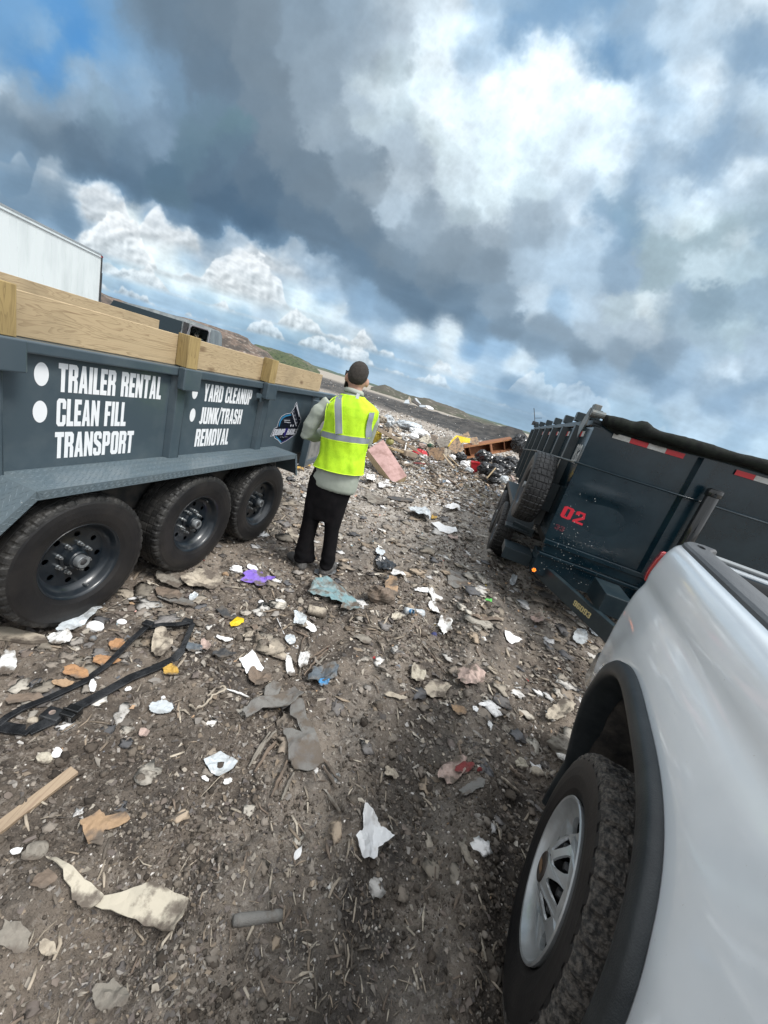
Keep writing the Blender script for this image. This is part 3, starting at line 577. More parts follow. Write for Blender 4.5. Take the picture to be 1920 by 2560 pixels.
# rope hooks under the rail
for c in (3.005,):
    r = MB(); r.prism([(c-.05, 1.36), (c+.045, 1.36), (c+.055, 1.30), (c+.02, 1.285), (c+.0, 1.32), (c-.05, 1.325)], 0, LW+.046, LW+.052); bevel(r.obj('tie_hook', PAINT, T1, org1), .002)
b = MB(); b.box(LW-.052, LW-.014, .22, 4.22, 1.459, 1.645)
bd = bevel(b.obj('side_board', LUMB, T1, org1), .003)
b = MB(); b.box(FARW+.01, FARW+.048, .22, 3.86, 1.459, 1.688); bevel(b.obj('side_board', LUMB, T1, org1), .003)
# fender with raised tread
FZ = .85; FO = -1.78; FI = LW+.0015
FP = [(.72, .46), (.93, .62), (1.17, .85), (3.49, .85), (3.60, .62)]
f = MB()
for i in range(len(FP)-1):
    (a0, z0), (a1, z1) = FP[i], FP[i+1]; d = Vector((a1-a0, z1-z0)).normalized(); nrm = Vector((-d.y, d.x))
    a_ = Vector((a0, z0)); b_ = Vector((a1, z1))
    V = [(FI, a_.x, a_.y), (FO, a_.x, a_.y), (FO, b_.x, b_.y), (FI, b_.x, b_.y)]
    lo = -nrm*.045
    V += [(FO, a_.x+lo.x*(.6), a_.y+lo.y), (FO, b_.x+lo.x*.6, b_.y+lo.y)]
    lo2 = -nrm*.004
    V += [(FI, a_.x+lo2.x, a_.y+lo2.y), (FO-.004, a_.x+lo2.x, a_.y+lo2.y), (FO-.004, b_.x+lo2.x, b_.y+lo2.y), (FI, b_.x+lo2.x, b_.y+lo2.y), (FO-.004, V[4][1], V[4][2]), (FO-.004, V[5][1], V[5][2])]
    f.add(V, [(0, 1, 2, 3), (1, 4, 5, 2), (9, 8, 7, 6), (8, 11, 10, 7)])
    Ln = (b_-a_).length; k = 0; u = .02
    while u < Ln-.01:
        wv = .018+(k % 2)*.016; row_ = 0
        while wv < .25:
            p = a_+d*u; c0 = Vector((FO-wv, p.x, p.y)); dv = Vector((.5 if (row_+k) % 2 else -.5, d.x*.87, d.y*.87)).normalized()*.0125; n3 = Vector((0, nrm.x, nrm.y)); sv = dv.cross(n3).normalized()*.0028
            f.add([c0-dv, c0+sv+n3*.0002, c0+dv, c0-sv+n3*.0002, c0-dv*.6+n3*.0022, c0+dv*.6+n3*.0022], [(0, 1, 5, 4), (1, 2, 5), (2, 3, 4, 5), (3, 0, 4)])
            wv += .032; row_ += 1
        for hz in (.014, .031):
            p = a_+d*(u+(.007 if hz > .02 else 0))-nrm*hz; c0 = Vector((FO, p.x, p.y)); n3 = Vector((1, 0, 0)); dd = Vector((0, d.x*.75+nrm.x*.6*(1 if k % 2 else -1), d.y*.75+nrm.y*.6*(1 if k % 2 else -1))).normalized()*.010; sv = dd.cross(n3).normalized()*.0026
            f.add([c0-dd, c0+sv, c0+dd, c0-sv, c0-dd*.6+n3*.002, c0+dd*.6+n3*.002], [(0, 1, 5, 4), (1, 2, 5), (2, 3, 4, 5), (3, 0, 4)])
        u += .0175; k += 1
f.obj('fender', PAINT2, T1, org1)
f = MB(); f.box(-2.6, FI-.006, .5, 4.5, .60, .738); f.box(FI-.04, FI-.002, 1.2, 3.5, .5, .735); bevel(f.obj('underframe', FRAMEB, T1, org1), .005)
for al in (1.42, 2.26, 3.07):
    a = MB(); a.tube([(-3.95, al, .37), (-2.06, al, .37)], .04, 12); a.box(-2.5, -2.44, al-.32, al+.32, .42, .455); a.obj('axle', FRAMEB, T1, org1)
w0 = make_trailer_wheel()
w0.parent = T1
first = True
for i, al in enumerate((1.42, 2.26, 3.07)):
    w = w0 if first else copy_tree(w0, T1); first = False
    w.location = (-1.915-O1[0], al-O1[1], .385); w.rotation_euler = (R((15, 148, 262)[i]), 0, 0)
for al in (1.42, 2.26, 3.07):
    w = copy_tree(w0, T1); w.location = (-4.19-O1[0], al-O1[1], .385); w.rotation_euler = (0, 0, math.pi)
# tongue and jack (towards the viewer's left)
f = MB(); f.beam((-3.6, .4, .60), (-3.05, -1.15, .52), .06, .13); f.beam((-2.5, .4, .60), (-3.05, -1.15, .52), .06, .13); f.box(-3.1, -3.0, -1.3, -1.1, .47, .58); f.obj('tongue', FRAMEB, T1, org1)
f = MB(); f.tube([(-2.95, -.85, .08), (-2.95, -.85, .95)], .035, 12); f.tube([(-2.95, -.85, .02), (-2.95, -.85, .08)], .09, 12); f.obj('jack', FRAMEB, T1, org1)
# tailgate swung round, its worn inner face seen from here
h0 = Vector((-1.985, 4.66, 0)); h1 = Vector((-1.86, 3.80, 0)); dd = (h1-h0); 
f = MB(); nrm = Vector((dd.y, -dd.x, 0)).normalized()*.02
def gbox(mb, t0, t1, z0, z1, o0, o1, mi=0):
    a = h0+dd*t0; b = h0+dd*t1; n = nrm.normalized()
    V = []
    for z in (z0, z1):
        for p, o in ((a, o0), (b, o0), (b, o1), (a, o1)): q = p+n*o; V.append((q.x, q.y, z))
    mb.add(V, [(0, 3, 2, 1), (4, 5, 6, 7), (0, 1, 5, 4), (1, 2, 6, 5), (2, 3, 7, 6), (3, 0, 4, 7)], mi)
gbox(f, 0, .93, .72, 1.345, -.012, .012, 0)
INNER = mat('worn_gate_skin', (.17, .175, .17), .5, .3, c2=(.33, .33, .31), ns=4, lo=.42, hi=.6, c3=(.07, .08, .085), ns3=14, lo3=.6, hi3=.7)
f.obj('tailgate_skin', INNER, T1, org1)
f = MB(); gbox(f, .93, 1.0, .66, 1.385, -.035, .035); gbox(f, 0, .929, 1.346, 1.385, -.03, .03); gbox(f, 0, .929, .66, .719, -.03, .03); bevel(f.obj('tailgate_frame', PAINT, T1, org1), .005)
f = MB(); f.tube([(-1.99, 4.64, .7), (-1.99, 4.64, 1.39)], .016, 10); f.obj('hinge', CHR, T1, org1)
# lettering
def onwall(a, z, off=.0016): return (LW+off, a, z)
def word(txt, a0, a1, z0, z1, name='lettering'):
    return text_mb(txt, a1-a0, z1-z0, lambda x, y: onwall(a0+x, z0+y)).obj(name, WHITE, T1, org1)
word('TRAILER RENTAL', 1.425, 2.028, 1.236, 1.374)
word('CLEAN FILL', 1.422, 1.80, 1.064, 1.204)
word('TRANSPORT', 1.418, 1.862, .895, 1.034)
word('YARD CLEANUP', 2.400, 2.962, 1.247, 1.372)
word('JUNK/TRASH', 2.390, 2.872, 1.078, 1.203)
word('REMOVAL', 2.376, 2.748, .905, 1.040)
for a, z, rx, rz in ((1.352, 1.311, .031, .054), (1.349, 1.135, .031, .053), (2.312, 1.305, .026, .048), (2.318, 1.142, .026, .048)):
    poly_mb(MB(), [circ(a, z, rx, rz, 32)], onwall).obj('bullet_dot', WHITE, T1, org1)
# emblem decal
EB = mat('decal_black', (.006, .008, .014), .3); ES = mat('decal_silver', (.45, .47, .52), .35); EC = mat('decal_blue', (.03, .16, .30), .3); EP = mat('decal_indigo', (.025, .02, .12), .3); EG = mat('decal_grey', (.05, .055, .07), .4)
lz0, lz1, la0, la1 = .865, 1.318, 3.36, 3.92
def LG(x, y, o): # emblem picture coords (crop) -> wall
    a = la0+(x-330)/(1200-330)*(la1-la0)+(y-1300)*.00010*.0; z = lz1-(y-530)/(1700-530)*(lz1-lz0); return (LW+o, a, z)
shield = [(910, 530), (940, 590), (1090, 860), (1180, 980), (1195, 1080), (1130, 1260), (1155, 1285), (1110, 1450), (1020, 1500), (850, 1620), (690, 1690), (590, 1590), (470, 1520), (440, 1455), (340, 1470), (405, 1250), (470, 1230), (490, 1060), (540, 940), (650, 870), (800, 840), (870, 700), (880, 590)]
shield = [(x, y) for x, y in shield][::-1]
e = MB(); poly_mb(e, [shield], lambda x, y: LG(x, y, .0012)); e.obj('emblem_back', EB, T1, org1)
e = MB(); inn = outline(shield, 13); poly_mb(e, [shield, inn[::-1]], lambda x, y: LG(x, y, .0020))
bar = lambda p: poly_mb(e, [p], lambda x, y: LG(x, y, .0026))
bar([(905, 610), (930, 600), (1110, 930), (1095, 945)]); bar([(830, 830), (850, 825), (1080, 1195), (1062, 1205)]); bar([(640, 1035), (830, 1045), (830, 1058), (645, 1050)]); bar([(660, 1080), (870, 1105), (865, 1118), (660, 1095)])
for q in ((870, 1160), (945, 1160)): bar([(q[0], q[1]), (q[0]+35, q[1]), (q[0]+30, q[1]+60), (q[0]+5, q[1]+60)])
for q in ((900, 655), (880, 800), (945, 905), (1008, 1010), (1062, 1105), (1122, 1012)): bar(circ(q[0], q[1], 11, n=10))
for i in range(5):
    c_ = (650+46*i, 1495+(12 if i == 2 else 4)); bar([(c_[0]+(14 if k % 2 == 0 else 6)*math.sin(k*math.pi/5), c_[1]-(14 if k % 2 == 0 else 6)*math.cos(k*math.pi/5)) for k in range(10)])
e.obj('emblem_silver', ES, T1, org1)
e = MB()
for q in ((885, 800), (948, 905), (1010, 1010), (1065, 1110)):
    poly_mb(e, [[(q[0]-38, q[1]-20), (q[0]+5, q[1]-62), (q[0]+40, q[1]+10), (q[0]+2, q[1]+62)]], lambda x, y: LG(x, y, .0018))
poly_mb(e, [[(600, 1010), (830, 1000), (830, 1030), (620, 1030)]], lambda x, y: LG(x, y, .0018))
e.obj('emblem_tailgate', EG, T1, org1)
e = MB(); poly_mb(e, [[(520, 1210), (520, 1070), (560, 970), (650, 905), (810, 870), (835, 905), (670, 950), (600, 1000), (560, 1080), (545, 1210)]], lambda x, y: LG(x, y, .0018)); poly_mb(e, [[(470, 1470), (520, 1470), (700, 1625), (690, 1665)]], lambda x, y: LG(x, y, .0018)); e.obj('emblem_blue', EC, T1, org1)
e = MB(); poly_mb(e, [[(735, 1262), (825, 1262), (770, 1500), (715, 1440)]], lambda x, y: LG(x, y, .0018)); poly_mb(e, [[(720, 1625), (1000, 1480), (1010, 1495), (700, 1668)]], lambda x, y: LG(x, y, .0018)); e.obj('emblem_indigo', EP, T1, org1)
e = text_mb('DUMP', 330, 165, lambda x, y: LG(385+x+y*.22, 1440-y*1., .0030)); e2 = text_mb('HAULS', 330, 165, lambda x, y: LG(790+x+y*.22, 1445-y, .0030)); e.add(e2.v, e2.f); e.obj('emblem_lettering', ES, T1, org1)
# ------------------------------------------------------------------ far trailer (right): dark dump trailer with tarp roll
O2 = (1.73, 7.2); t2w = BB*O2[0]+AA*O2[1]
PT = -.0185
T2 = empty('dump_trailer', (t2w[0], t2w[1], 0), -R(12.1), 0); org2 = (O2[0], O2[1], 0)
tag(T2, 'dark high-sided dump trailer with rolled tarp and red 02 on its front wall', 'trailer')
T2.rotation_mode = 'XYZ'
def T2z(p): return Vector((p[0], p[1], p[2]+PT*(p[1]-4.0)))
def o2(mb, name, m, bev=0, smooth=False):
    mb.xf(T2z); o = mb.obj(name, m, T2, org2, smooth)
    if bev: bevel(o, bev, 2)
    return o
XL, XR, YF, YB, ZT = .79, 2.68, 4.0, 10.3, 2.02
f = MB(); V = []; nx_, nz_ = 60, 40
for j in range(nz_+1):
    for i in range(nx_+1):
        x = XL+(XR-XL)*i/nx_; z = .80+(1.96-.80)*j/nz_
        dn = .012*math.exp(-((x-1.05-(z-1.35)*.3)/.32)**2-((z-1.36)/.06)**2)-.020*math.exp(-((x-1.20)/.28)**2-((z-1.14)/.22)**2)-.012*math.exp(-((x-2.2)/.3)**2-((z-1.1)/.25)**2)+.003*float(fbm(x*3, z*3, 2, 9))
        ed = min(1, min(i, nx_-i, j, nz_-j)/4.); V.append((x, YF-dn*ed, z))
f.add(V, [(j*(nx_+1)+i, j*(nx_+1)+i+1, (j+1)*(nx_+1)+i+1, (j+1)*(nx_+1)+i) for j in range(nz_) for i in range(nx_)])
o2(f, 'front_wall', DARK, smooth=True)
f = MB(); f.box(XL, XR, YF+.012, YF+.03, .80, 1.96); f.box(XL, XL+.03, YF+.031, YB, .80, 1.93); f.box(XR-.03, XR, YF+.031, YB, .80, 1.93); f.box(XL+.031, XR-.031, YF+.031, YB, .78, .82); o2(f, 'bed_walls', DARK)
f = MB(); f.box(XL-.03, XL+.05, YF-.01, YB, 1.932, ZT-.03); f.box(XR-.05, XR+.03, YF-.01, YB, 1.932, ZT-.03); f.box(XL-.03, XR+.03, YF-.04, YF-.011, 1.955, ZT-.03); o2(f, 'top_rail', DARKR, .006)
f = MB(); f.box(XL, XR, YF-.045, YF-.002, .745, .797); f.box(XL+.02, XR-.02, YF-.025, YF-.002, .655, .742); f.box(XL, XR, YF-.05, YF+.02, .62, .652); f.box(XL, XR, YF-.03, YF+.3, .41, .617); o2(f, 'front_crossmember', DARK, .006)
f = MB(); f.prism([(1.665, YF), (1.69, YF-.055), (1.79, YF-.055), (1.815, YF)], 2, .80, 1.93); f.xf(T2z)
f.obj('centre_rib', DARK, T2, org2)
for al in (4.55, 5.40, 6.30, 7.25, 8.25, 9.3, 10.22):
    f = MB(); f.prism([(XL-.001, al-.06), (XL-.075, al-.045), (XL-.075, al+.045), (XL-.001, al+.06)], 2, .80, 1.93); o2(f, 'side_rib', DARKR, .003)
for al in (4.20, 4.85, 5.65, 6.6, 7.7, 8.9, 10.1):
    f = MB(); f.box(XL-.06, XL+.045, al-.05, al+.06, ZT-.029, ZT+.07); o2(f, 'tarp_bow_pocket', DARKR, .006)
f = MB(); f.prism([(YF-.02, 1.93), (YF-.02, 2.02), (YF+.02, 2.08), (YF+.10, 2.08), (YF+.26, 1.93), (YF+.12, 1.80)], 0, XL-.085, XL-.077); o2(f, 'corner_gusset', EDGE, .003)
f = MB(); f.box(XL-.085, XL-.02, YF-.05, YF+.05, 2.0, 2.11); f.tube([(XL-.09, YF-.06, 2.03), (XL+.03, YF-.06, 2.03)], .03, 12); o2(f, 'tarp_roller_bracket', EDGE, .004)
# tarp roll
pts = []; rs = []
for i in range(61):
    x = XL+.03+(XR+.02-XL)*i/60; pts.append((x, YF-.09+.004*math.sin(i*.9), 1.995+.012*float(vnoise(i*.25, 3.))+(.012*math.exp(-((x-1.12)/.05)**2)))); rs.append(.044+.006*math.sin(i*.33)+.026*math.exp(-((x-1.14)/.055)**2)+.004*rng.random())
f = MB(); f.tube(pts, rs, 20)
TARP = mat('tarp_mesh_black', (.006, .007, .007), .85, 0, c2=(.013, .017, .013), ns=25, spec=.2, bump=.5, bs=140)
o2(f, 'tarp_roll', TARP, smooth=True)
f = MB(); nn = 50; V = []
for i in range(nn+1):
    x = XL+.04+(XR-XL-.05)*i/nn; lo_ = 1.945-.025*math.exp(-((x-1.3)/.35)**2)
    if x < .98: lo_ = 1.96-.3*(x-.80)
    V += [(x, YF-.055, 1.97), (x, YF-.050+.006*math.sin(i*1.3), lo_+.0)]
f.add(V, [(2*i, 2*i+2, 2*i+3, 2*i+1) for i in range(nn)]); solid(o2(f, 'tarp_flap', TARP), .003)
def tape(k, *bx):
    f = MB(); f.box(*bx); o2(f, 'red_tape' if k % 2 else 'white_tape', REDT if k % 2 else WHT)
x = .958; k = 0
while x < 1.545: tape(k, x, min(x+.149, 1.56), YF-.0155, YF-.014, 1.878, 1.922); x += .1505; k += 1
x = 1.968; k = 1
while x < XR-.1: tape(k, x, x+.146, YF-.0155, YF-.014, 1.875, 1.919); x += .1475; k += 1
for i, al in enumerate((4.3, 5.15, 6.05, 7.0, 8.0)):
    tape(0, XL-.0035, XL-.002, al, al+.12, 1.83, 1.885); tape(1, XL-.0035, XL-.002, al+.121, al+.24, 1.83, 1.885)
# red stencilled 02
def fr(x, z): return (x, YF-.0295, z)
def stencil(txt, x0, x1, z0, z1, m, name, rot=0.):
    def fn(a, b):
        c = math.cos(rot); s_ = math.sin(rot); return (x0+a*c+b*s_, YF-.0300+0*a, z0+b*c-a*s_)
    o = o2(text_mb(txt, x1-x0, z1-z0, fn, gap=1.6), name, m); return o
FWY = YF-.0015
def surf_dent(x, z):
    j = (z-.80)/(1.96-.80)*nz_; i = (x-XL)/(XR-XL)*nx_; dn = .012*math.exp(-((x-1.05-(z-1.35)*.3)/.32)**2-((z-1.36)/.06)**2)-.020*math.exp(-((x-1.20)/.28)**2-((z-1.14)/.22)**2)-.012*math.exp(-((x-2.2)/.3)**2-((z-1.1)/.25)**2)+.003*float(fbm(x*3, z*3, 2, 9))
    return YF-dn*max(0, min(1, min(i, nx_-i, j, nz_-j)/4.))
def numtext(txt, x0, z0, w, h, m, name, rot):
    def fn(a, b):
        c = math.cos(rot); s_ = math.sin(rot); x = x0+a*c+b*s_*.6; z = z0+b*c-a*s_; return (x, surf_dent(x, z)-.0025, z)
    return o2(text_mb(txt, w, h, fn, gap=2.2), name, m)
numtext('02', .835, 1.045, .225, .118, REDP, 'stencil_number', R(4))
numtext('33', .835, .915, .09, .05, mat('faded_red_paint', (.10, .01, .02), .5), 'faded_number', R(4))
# white splatter
f = MB()
for i in range(150):
    x = rng.gauss(1.0, .17); z = rng.uniform(.43, 1.0) if rng.random() < .8 else rng.uniform(1., 1.35)
    if x < XL+.01 or x > 1.6: continue
    y = (surf_dent(x, z)-.003) if z > .80 else (YF-.0475 if .745 < z < .797 else (YF-.0535 if .62 < z < .652 else (YF-.0275 if .655 < z < .742 else YF-.0325)))
    r_ = rng.choice([.0012, .0015, .002, .0025, .004])*rng.uniform(.8, 1.3)
    poly_mb(f, [[(x+r_*rng.uniform(.7, 1.3)*math.cos(a*.785), z+r_*rng.uniform(.7, 1.3)*math.sin(a*.785)) for a in range(8)]], lambda a, b, y=y: (a, y, b))
tag(o2(f, 'paint_splatter', WHT), kind='stuff')
f = MB(); f.tube([(XL+.025, YF-.034, .452), (XL+.025, YF-.050, .452)], .026, 16); o2(f, 'marker_lamp_housing', BLK)
f = MB()
for i in range(7):
    a = i*math.pi/3; r_ = .015 if i else 0; f.tube([(XL+.025+r_*math.cos(a), YF-.0502, .452+r_*math.sin(a)), (XL+.025+r_*math.cos(a), YF-.056, .452+r_*math.sin(a))], .0055, 8)
o2(f, 'marker_lamp', ORNG)
# strap across the front and down the side
f = MB(); f.tube([(XR, YF-.065, 1.575), (XL-.05, YF-.065, 1.578)], .009, 8, mi=0); o2(f, 'strap_bar', DARK, smooth=True)
f = MB(); f.tube([(XL-.05, YF-.065, 1.578), (XL-.085, YF+.0, 1.575), (XL-.09, YF+3, 1.53), (XL-.09, YB, 1.42)], .009, 8); o2(f, 'strap_bar', EDGE, smooth=True)
# hydraulic tube
f = MB(); cxx = 1.845; f.tube([(cxx, YF-.15, .62), (cxx, YF-.15, 1.645)], .053, 24); f.tube([(cxx, YF-.15, 1.645), (cxx, YF-.15, 1.705)], .063, 24); f.tube([(cxx, YF-.15, 1.706), (cxx, YF-.15, 1.712)], .05, 24); f.box(cxx-.12, cxx+.12, YF-.22, YF-.05, .5, .62); o2(f, 'hydraulic_cylinder', BLKG, .004, smooth=True).modifiers.new('e', 'EDGE_SPLIT')
# tongue
f = MB(); f.beam((XL+.10, YF+.1, .44), (1.66, 2.62, .40), .06, .155); f.beam((XR-.10, YF+.1, .44), (1.80, 2.62, .40), .06, .155); f.box(1.63, 1.83, 2.42, 2.64, .36, .47); o2(f, 'tongue', DARKR, .005)
f = MB(); f.box(1.28, 1.50, 3.35, 3.75, .48, .66); o2(f, 'tool_box', DARKR, .006)
dxy = Vector((1.66-XL-.10, 2.62-YF-.1, 0)).normalized(); sn = Vector((dxy.y, -dxy.x, 0)); sn = sn if sn.y < 0 else -sn
def tg(a, b): 
    p = Vector((XL+.10, YF+.1, 0))+dxy*(.62+a)+Vector((-dxy.y, dxy.x, 0))*0; q = p+(-Vector((-dxy.y, dxy.x, 0)))*.0315*(1 if True else 0); return (q.x, q.y, .40+b)
DEC = mat('yellow_decal', (.5, .42, .2), .5)
f = text_mb('96093', .22, .05, tg); o2(f, 'frame_number', DEC)
# running gear
f = MB(); f.box(XL+.1, XL+.2, YF+.2, YB, .62, .78); f.box(XR-.2, XR-.1, YF+.2, YB, .62, .78)
for al in (5.55, 6.62): f.tube([(XL-.1, al, .45), (XR+.1, al, .45)], .05, 10)
o2(f, 'underframe', FRAMEB)
f = MB(); f.box(.47, .785, 5.05, 7.15, .86, .89); f.box(.465, .47, 5.05, 7.15, .82, .89); f.prism([(5.05, .86), (5.05, .89), (4.78, .62), (4.78, .59)], 0, .465, .785); f.prism([(7.15, .86), (7.15, .89), (7.4, .62), (7.4, .59)], 0, .465, .785); o2(f, 'fender', DARKR, .004)
f = MB(); f.box(.50, .785, 4.15, 4.45, .50, .53); f.box(.49, .50, 4.15, 4.45, .44, .53); f.box(.49, .785, 4.14, 4.15, .40, .53); o2(f, 'step', DARKR, .004)
f = MB(); f.beam((.55, 4.75, .66), (.785, 4.6, .66), .05, .09); f.box(.46, .785, 4.60, 4.80, .64, .66); o2(f, 'fender_step', DARKR, .004)
ws = make_trailer_wheel(True); ws.parent = T2
ws.location = (.555-O2[0], 4.42-O2[1], 1.19+PT*.4); ws.rotation_euler = (.3, 0, math.pi)
for al in (5.50, 6.50):
    w = copy_tree(ws, T2); w.location = (.535-O2[0], al-O2[1], .37); w.rotation_euler = (al, 0, math.pi)
    w = copy_tree(ws, T2); w.location = (2.9-O2[0], al-O2[1], .37); w.rotation_euler = (al*2, 0, 0)
f = MB(); f.box(.70, .79, 4.34, 4.50, 1.0, 1.3); o2(f, 'spare_carrier', DARKR, .004)
# side panel letters (white, between ribs)
for al, tx in ((4.12, '628'), (4.78, '80'), (5.6, '38'), (6.5, 'I'), (7.5, 'I')):
    def fs(a, b, al=al): return (XL-.0022, al+a, 1.56+b)
    o2(text_mb(tx, .26 if len(tx) > 1 else .08, .19, fs), 'side_lettering', WHT)
f = MB(); f.tube([(XL-.02, 10.2, 2.0), (XL-.1, 10.3, 2.2), (XL-.2, 10.35, 2.42)], .008, 6); f.tube([(XL-.1, 10.3, 2.2), (XL+.06, 10.3, 2.25)], .006, 6); f.box(XL-.12, XL+.02, 10.1, 10.25, 2.03, 2.12); o2(f, 'crank_lever', BLK)

# ------------------------------------------------------------------ white pickup (foreground right)
HP = R(23.2); A2 = np.array([math.sin(HP), math.cos(HP)]); B2 = np.array([A2[1], -A2[0]]); OP = (1.45, .2); tpw = B2*OP[0]+A2*OP[1]
TP = empty('pickup_truck', (tpw[0], tpw[1], 0), -HP); orgp = (OP[0], OP[1], 0)
tag(TP, 'white pickup truck with black wheel arch flare and muddy rear tyre, nearest on the right', 'pickup truck')
AC, ACZ, AHX, AHZ, SEN = 1.185, .41, .590, .672, 3.3
def sup(c): return math.copysign(abs(c)**(2/SEN), c)
def latp(al, z):
    l = float(np.interp(z, [.40, .55, .75, .95, 1.10, 1.22, 1.33, 1.39, 1.425, 1.445], [.515, .485, .455, .448, .452, .462, .476, .488, .505, .535]))
    q = (abs((al-AC)/AHX)**SEN+abs((z-ACZ)/AHZ)**SEN)**(1/SEN); l -= .020*math.exp(-((q-1.02)/.22)**2)
    l += .010*math.exp(-((z-1.27+.05*(al-1))/.035)**2)
    l += .055*max(0, (al-2.02)/.17)**2.2+.012*max(0, .75-z)
    return l
f = MB(); als = list(np.arange(-.05, 2.2, .02))+[2.2]; zs = list(np.arange(.56, 1.40, .02))+[1.40, 1.41, 1.42, 1.43, 1.438, 1.443, 1.446]
na = len(als); f.v = [(latp(a, z), a, z) for z in zs for a in als]
for j in range(len(zs)-1):
    for i in range(na-1):
        a = (als[i]+als[i+1])/2; z = (zs[j]+zs[j+1])/2
        if abs((a-AC)/(AHX-.03))**SEN+abs((z-ACZ)/(AHZ-.03))**SEN < 1: continue
        f.f.append((j*na+i, j*na+i+1, (j+1)*na+i+1, (j+1)*na+i)); f.m.append(0)
f.obj('bed_side', TRUCKW, TP, orgp, True)
FL = mat('flare_plastic', (.010, .014, .017), .45, 0, c2=(.022, .027, .030), ns=12, bump=.15, bs=300)
f = MB(); prof = [(0, -.002), (.000, -.022), (.008, -.030), (.034, -.036), (.050, -.032), (.057, -.020), (.059, .07)]; nn = 90; k = len(prof)
for i in range(nn+1):
    t = R(-14)+(math.pi+R(28))*i/nn
    for d, o in prof:
        a = AC+(AHX-d)*sup(math.cos(t)); z = ACZ+(AHZ-d)*sup(math.sin(t)); ab = AC+AHX*sup(math.cos(t)); zb = ACZ+AHZ*sup(math.sin(t))
        f.v.append((latp(ab, max(zb, .4))+o, a, z))
f.f = [(i*k+j, i*k+j+1, (i+1)*k+j+1, (i+1)*k+j) for i in range(nn) for j in range(k-1)]; f.m = [0]*len(f.f)
f.obj('wheel_arch_flare', FL, TP, orgp, True)
f = MB(); prof = [(.0, .0), (.02, .1), (.02, .36), (.6, .36)]; k = 4
for i in range(41):
    t = R(-25)+(math.pi+R(50))*i/40
    for d, o in prof:
        f.v.append((.50+o, AC+(AHX-.055-d)*sup(math.cos(t))*(1 if d < .5 else 0), ACZ+(AHZ-.055-d)*sup(math.sin(t))*(1 if d < .5 else 0)))
f.f = [(i*k+j, i*k+j+1, (i+1)*k+j+1, (i+1)*k+j) for i in range(40) for j in range(k-1)]; f.m = [0]*len(f.f)
f.obj('wheel_well_liner', mat('liner_mud', (.012, .012, .013), .8, 0, c2=(.06, .052, .045), ns=7, bump=.4, bs=60), TP, orgp, True)
# bed rail cap, inner bed, tailgate
f = MB(); V = []; aa = list(np.linspace(-.05, 2.19, 60))
for a in aa:
    e = latp(a, 1.44)
    for x, z in ((e-.004, 1.438), (e-.002, 1.449), (e+.008, 1.457), (e+.05, 1.460), (e+.095, 1.458), (e+.104, 1.450), (e+.106, 1.425)): V.append((x, a, z))
f.add(V, [(i*7+j, i*7+j+1, i*7+j+8, i*7+j+7) for i in range(len(aa)-1) for j in range(6)]+[tuple(range(6, -1, -1)), tuple(range((len(aa)-1)*7, len(aa)*7))])
f.obj('bed_rail_cap', mat('rail_cap_plastic', (.045, .048, .052), .5, 0, c2=(.085, .09, .095), ns=9, bump=.2, bs=220, sc3=(1, .15, 1)), TP, orgp, True).modifiers.new('e', 'EDGE_SPLIT')
f = MB(); f.box(.58, .60, 2.04, 2.085, 1.4605, 1.464); f.obj('stake_pocket_cover', BLKG, TP, orgp)
f = MB(); f.box(.62, .66, -.04, 2.14, .78, 1.42); f.box(.661, 2.26, -.04, 2.14, .76, .80); f.box(2.262, 2.30, -.04, 2.14, .78, 1.42); f.box(.661, 2.26, -.05, -.01, .801, 1.42)
for i in range(9): f.box(.67+.18*i, .73+.18*i, 0, 2.1, .8005, .815)
f.obj('bed_liner', BLK, TP, orgp)
f = MB(); f.box(2.301, 2.42, -.04, 2.19, .56, 1.45); bevel(f.obj('far_bed_side', TRUCKW, TP, orgp), .03, 3)
f = MB(); f.box(.60, 2.30, 2.15, 2.215, .74, 1.415); bevel(f.obj('tailgate', TRUCKW, TP, orgp), .012, 3)
f = MB(); f.box(.615, 2.28, 2.150, 2.213, 1.416, 1.432); bevel(f.obj('tailgate_cap', mat('tailgate_cap_grey', (.25, .27, .28), .4), TP, orgp), .005)
f = MB(); f.tube([(.67, 2.06, 1.36), (2.24, 2.06, 1.36)], .05, 16); f.tube([(.67, 2.0, 1.29), (2.24, 2.0, 1.29)], .03, 12); f.obj('rolled_bed_cover', BLKG, TP, orgp, True)
f = MB(); V = []
for i in range(14):
    z = 1.22+(1.365-1.22)*i/13
    for (o, a) in ((-.003, 2.11), (-.009, 2.13), (-.006, 2.17), (.012, 2.212), (.06, 2.23), (.14, 2.23)): V.append((latp(min(a, 2.12), z)+o, a, z))
f.add(V, [(i*6+j, i*6+j+1, i*6+j+7, i*6+j+6) for i in range(13) for j in range(5)]); solid(f.obj('taillight', REDL, TP, orgp, True), .004)
f = MB(); f.box(.50, 2.4, 2.2, 2.36, .50, .70); bevel(f.obj('rear_bumper', mat('bumper_chrome', (.55, .57, .58), .15, 1.), TP, orgp), .03, 3)
f = MB(); f.box(.52, 2.38, 2.19, 2.33, .702, .735); bevel(f.obj('bumper_step', BLK, TP, orgp), .008)
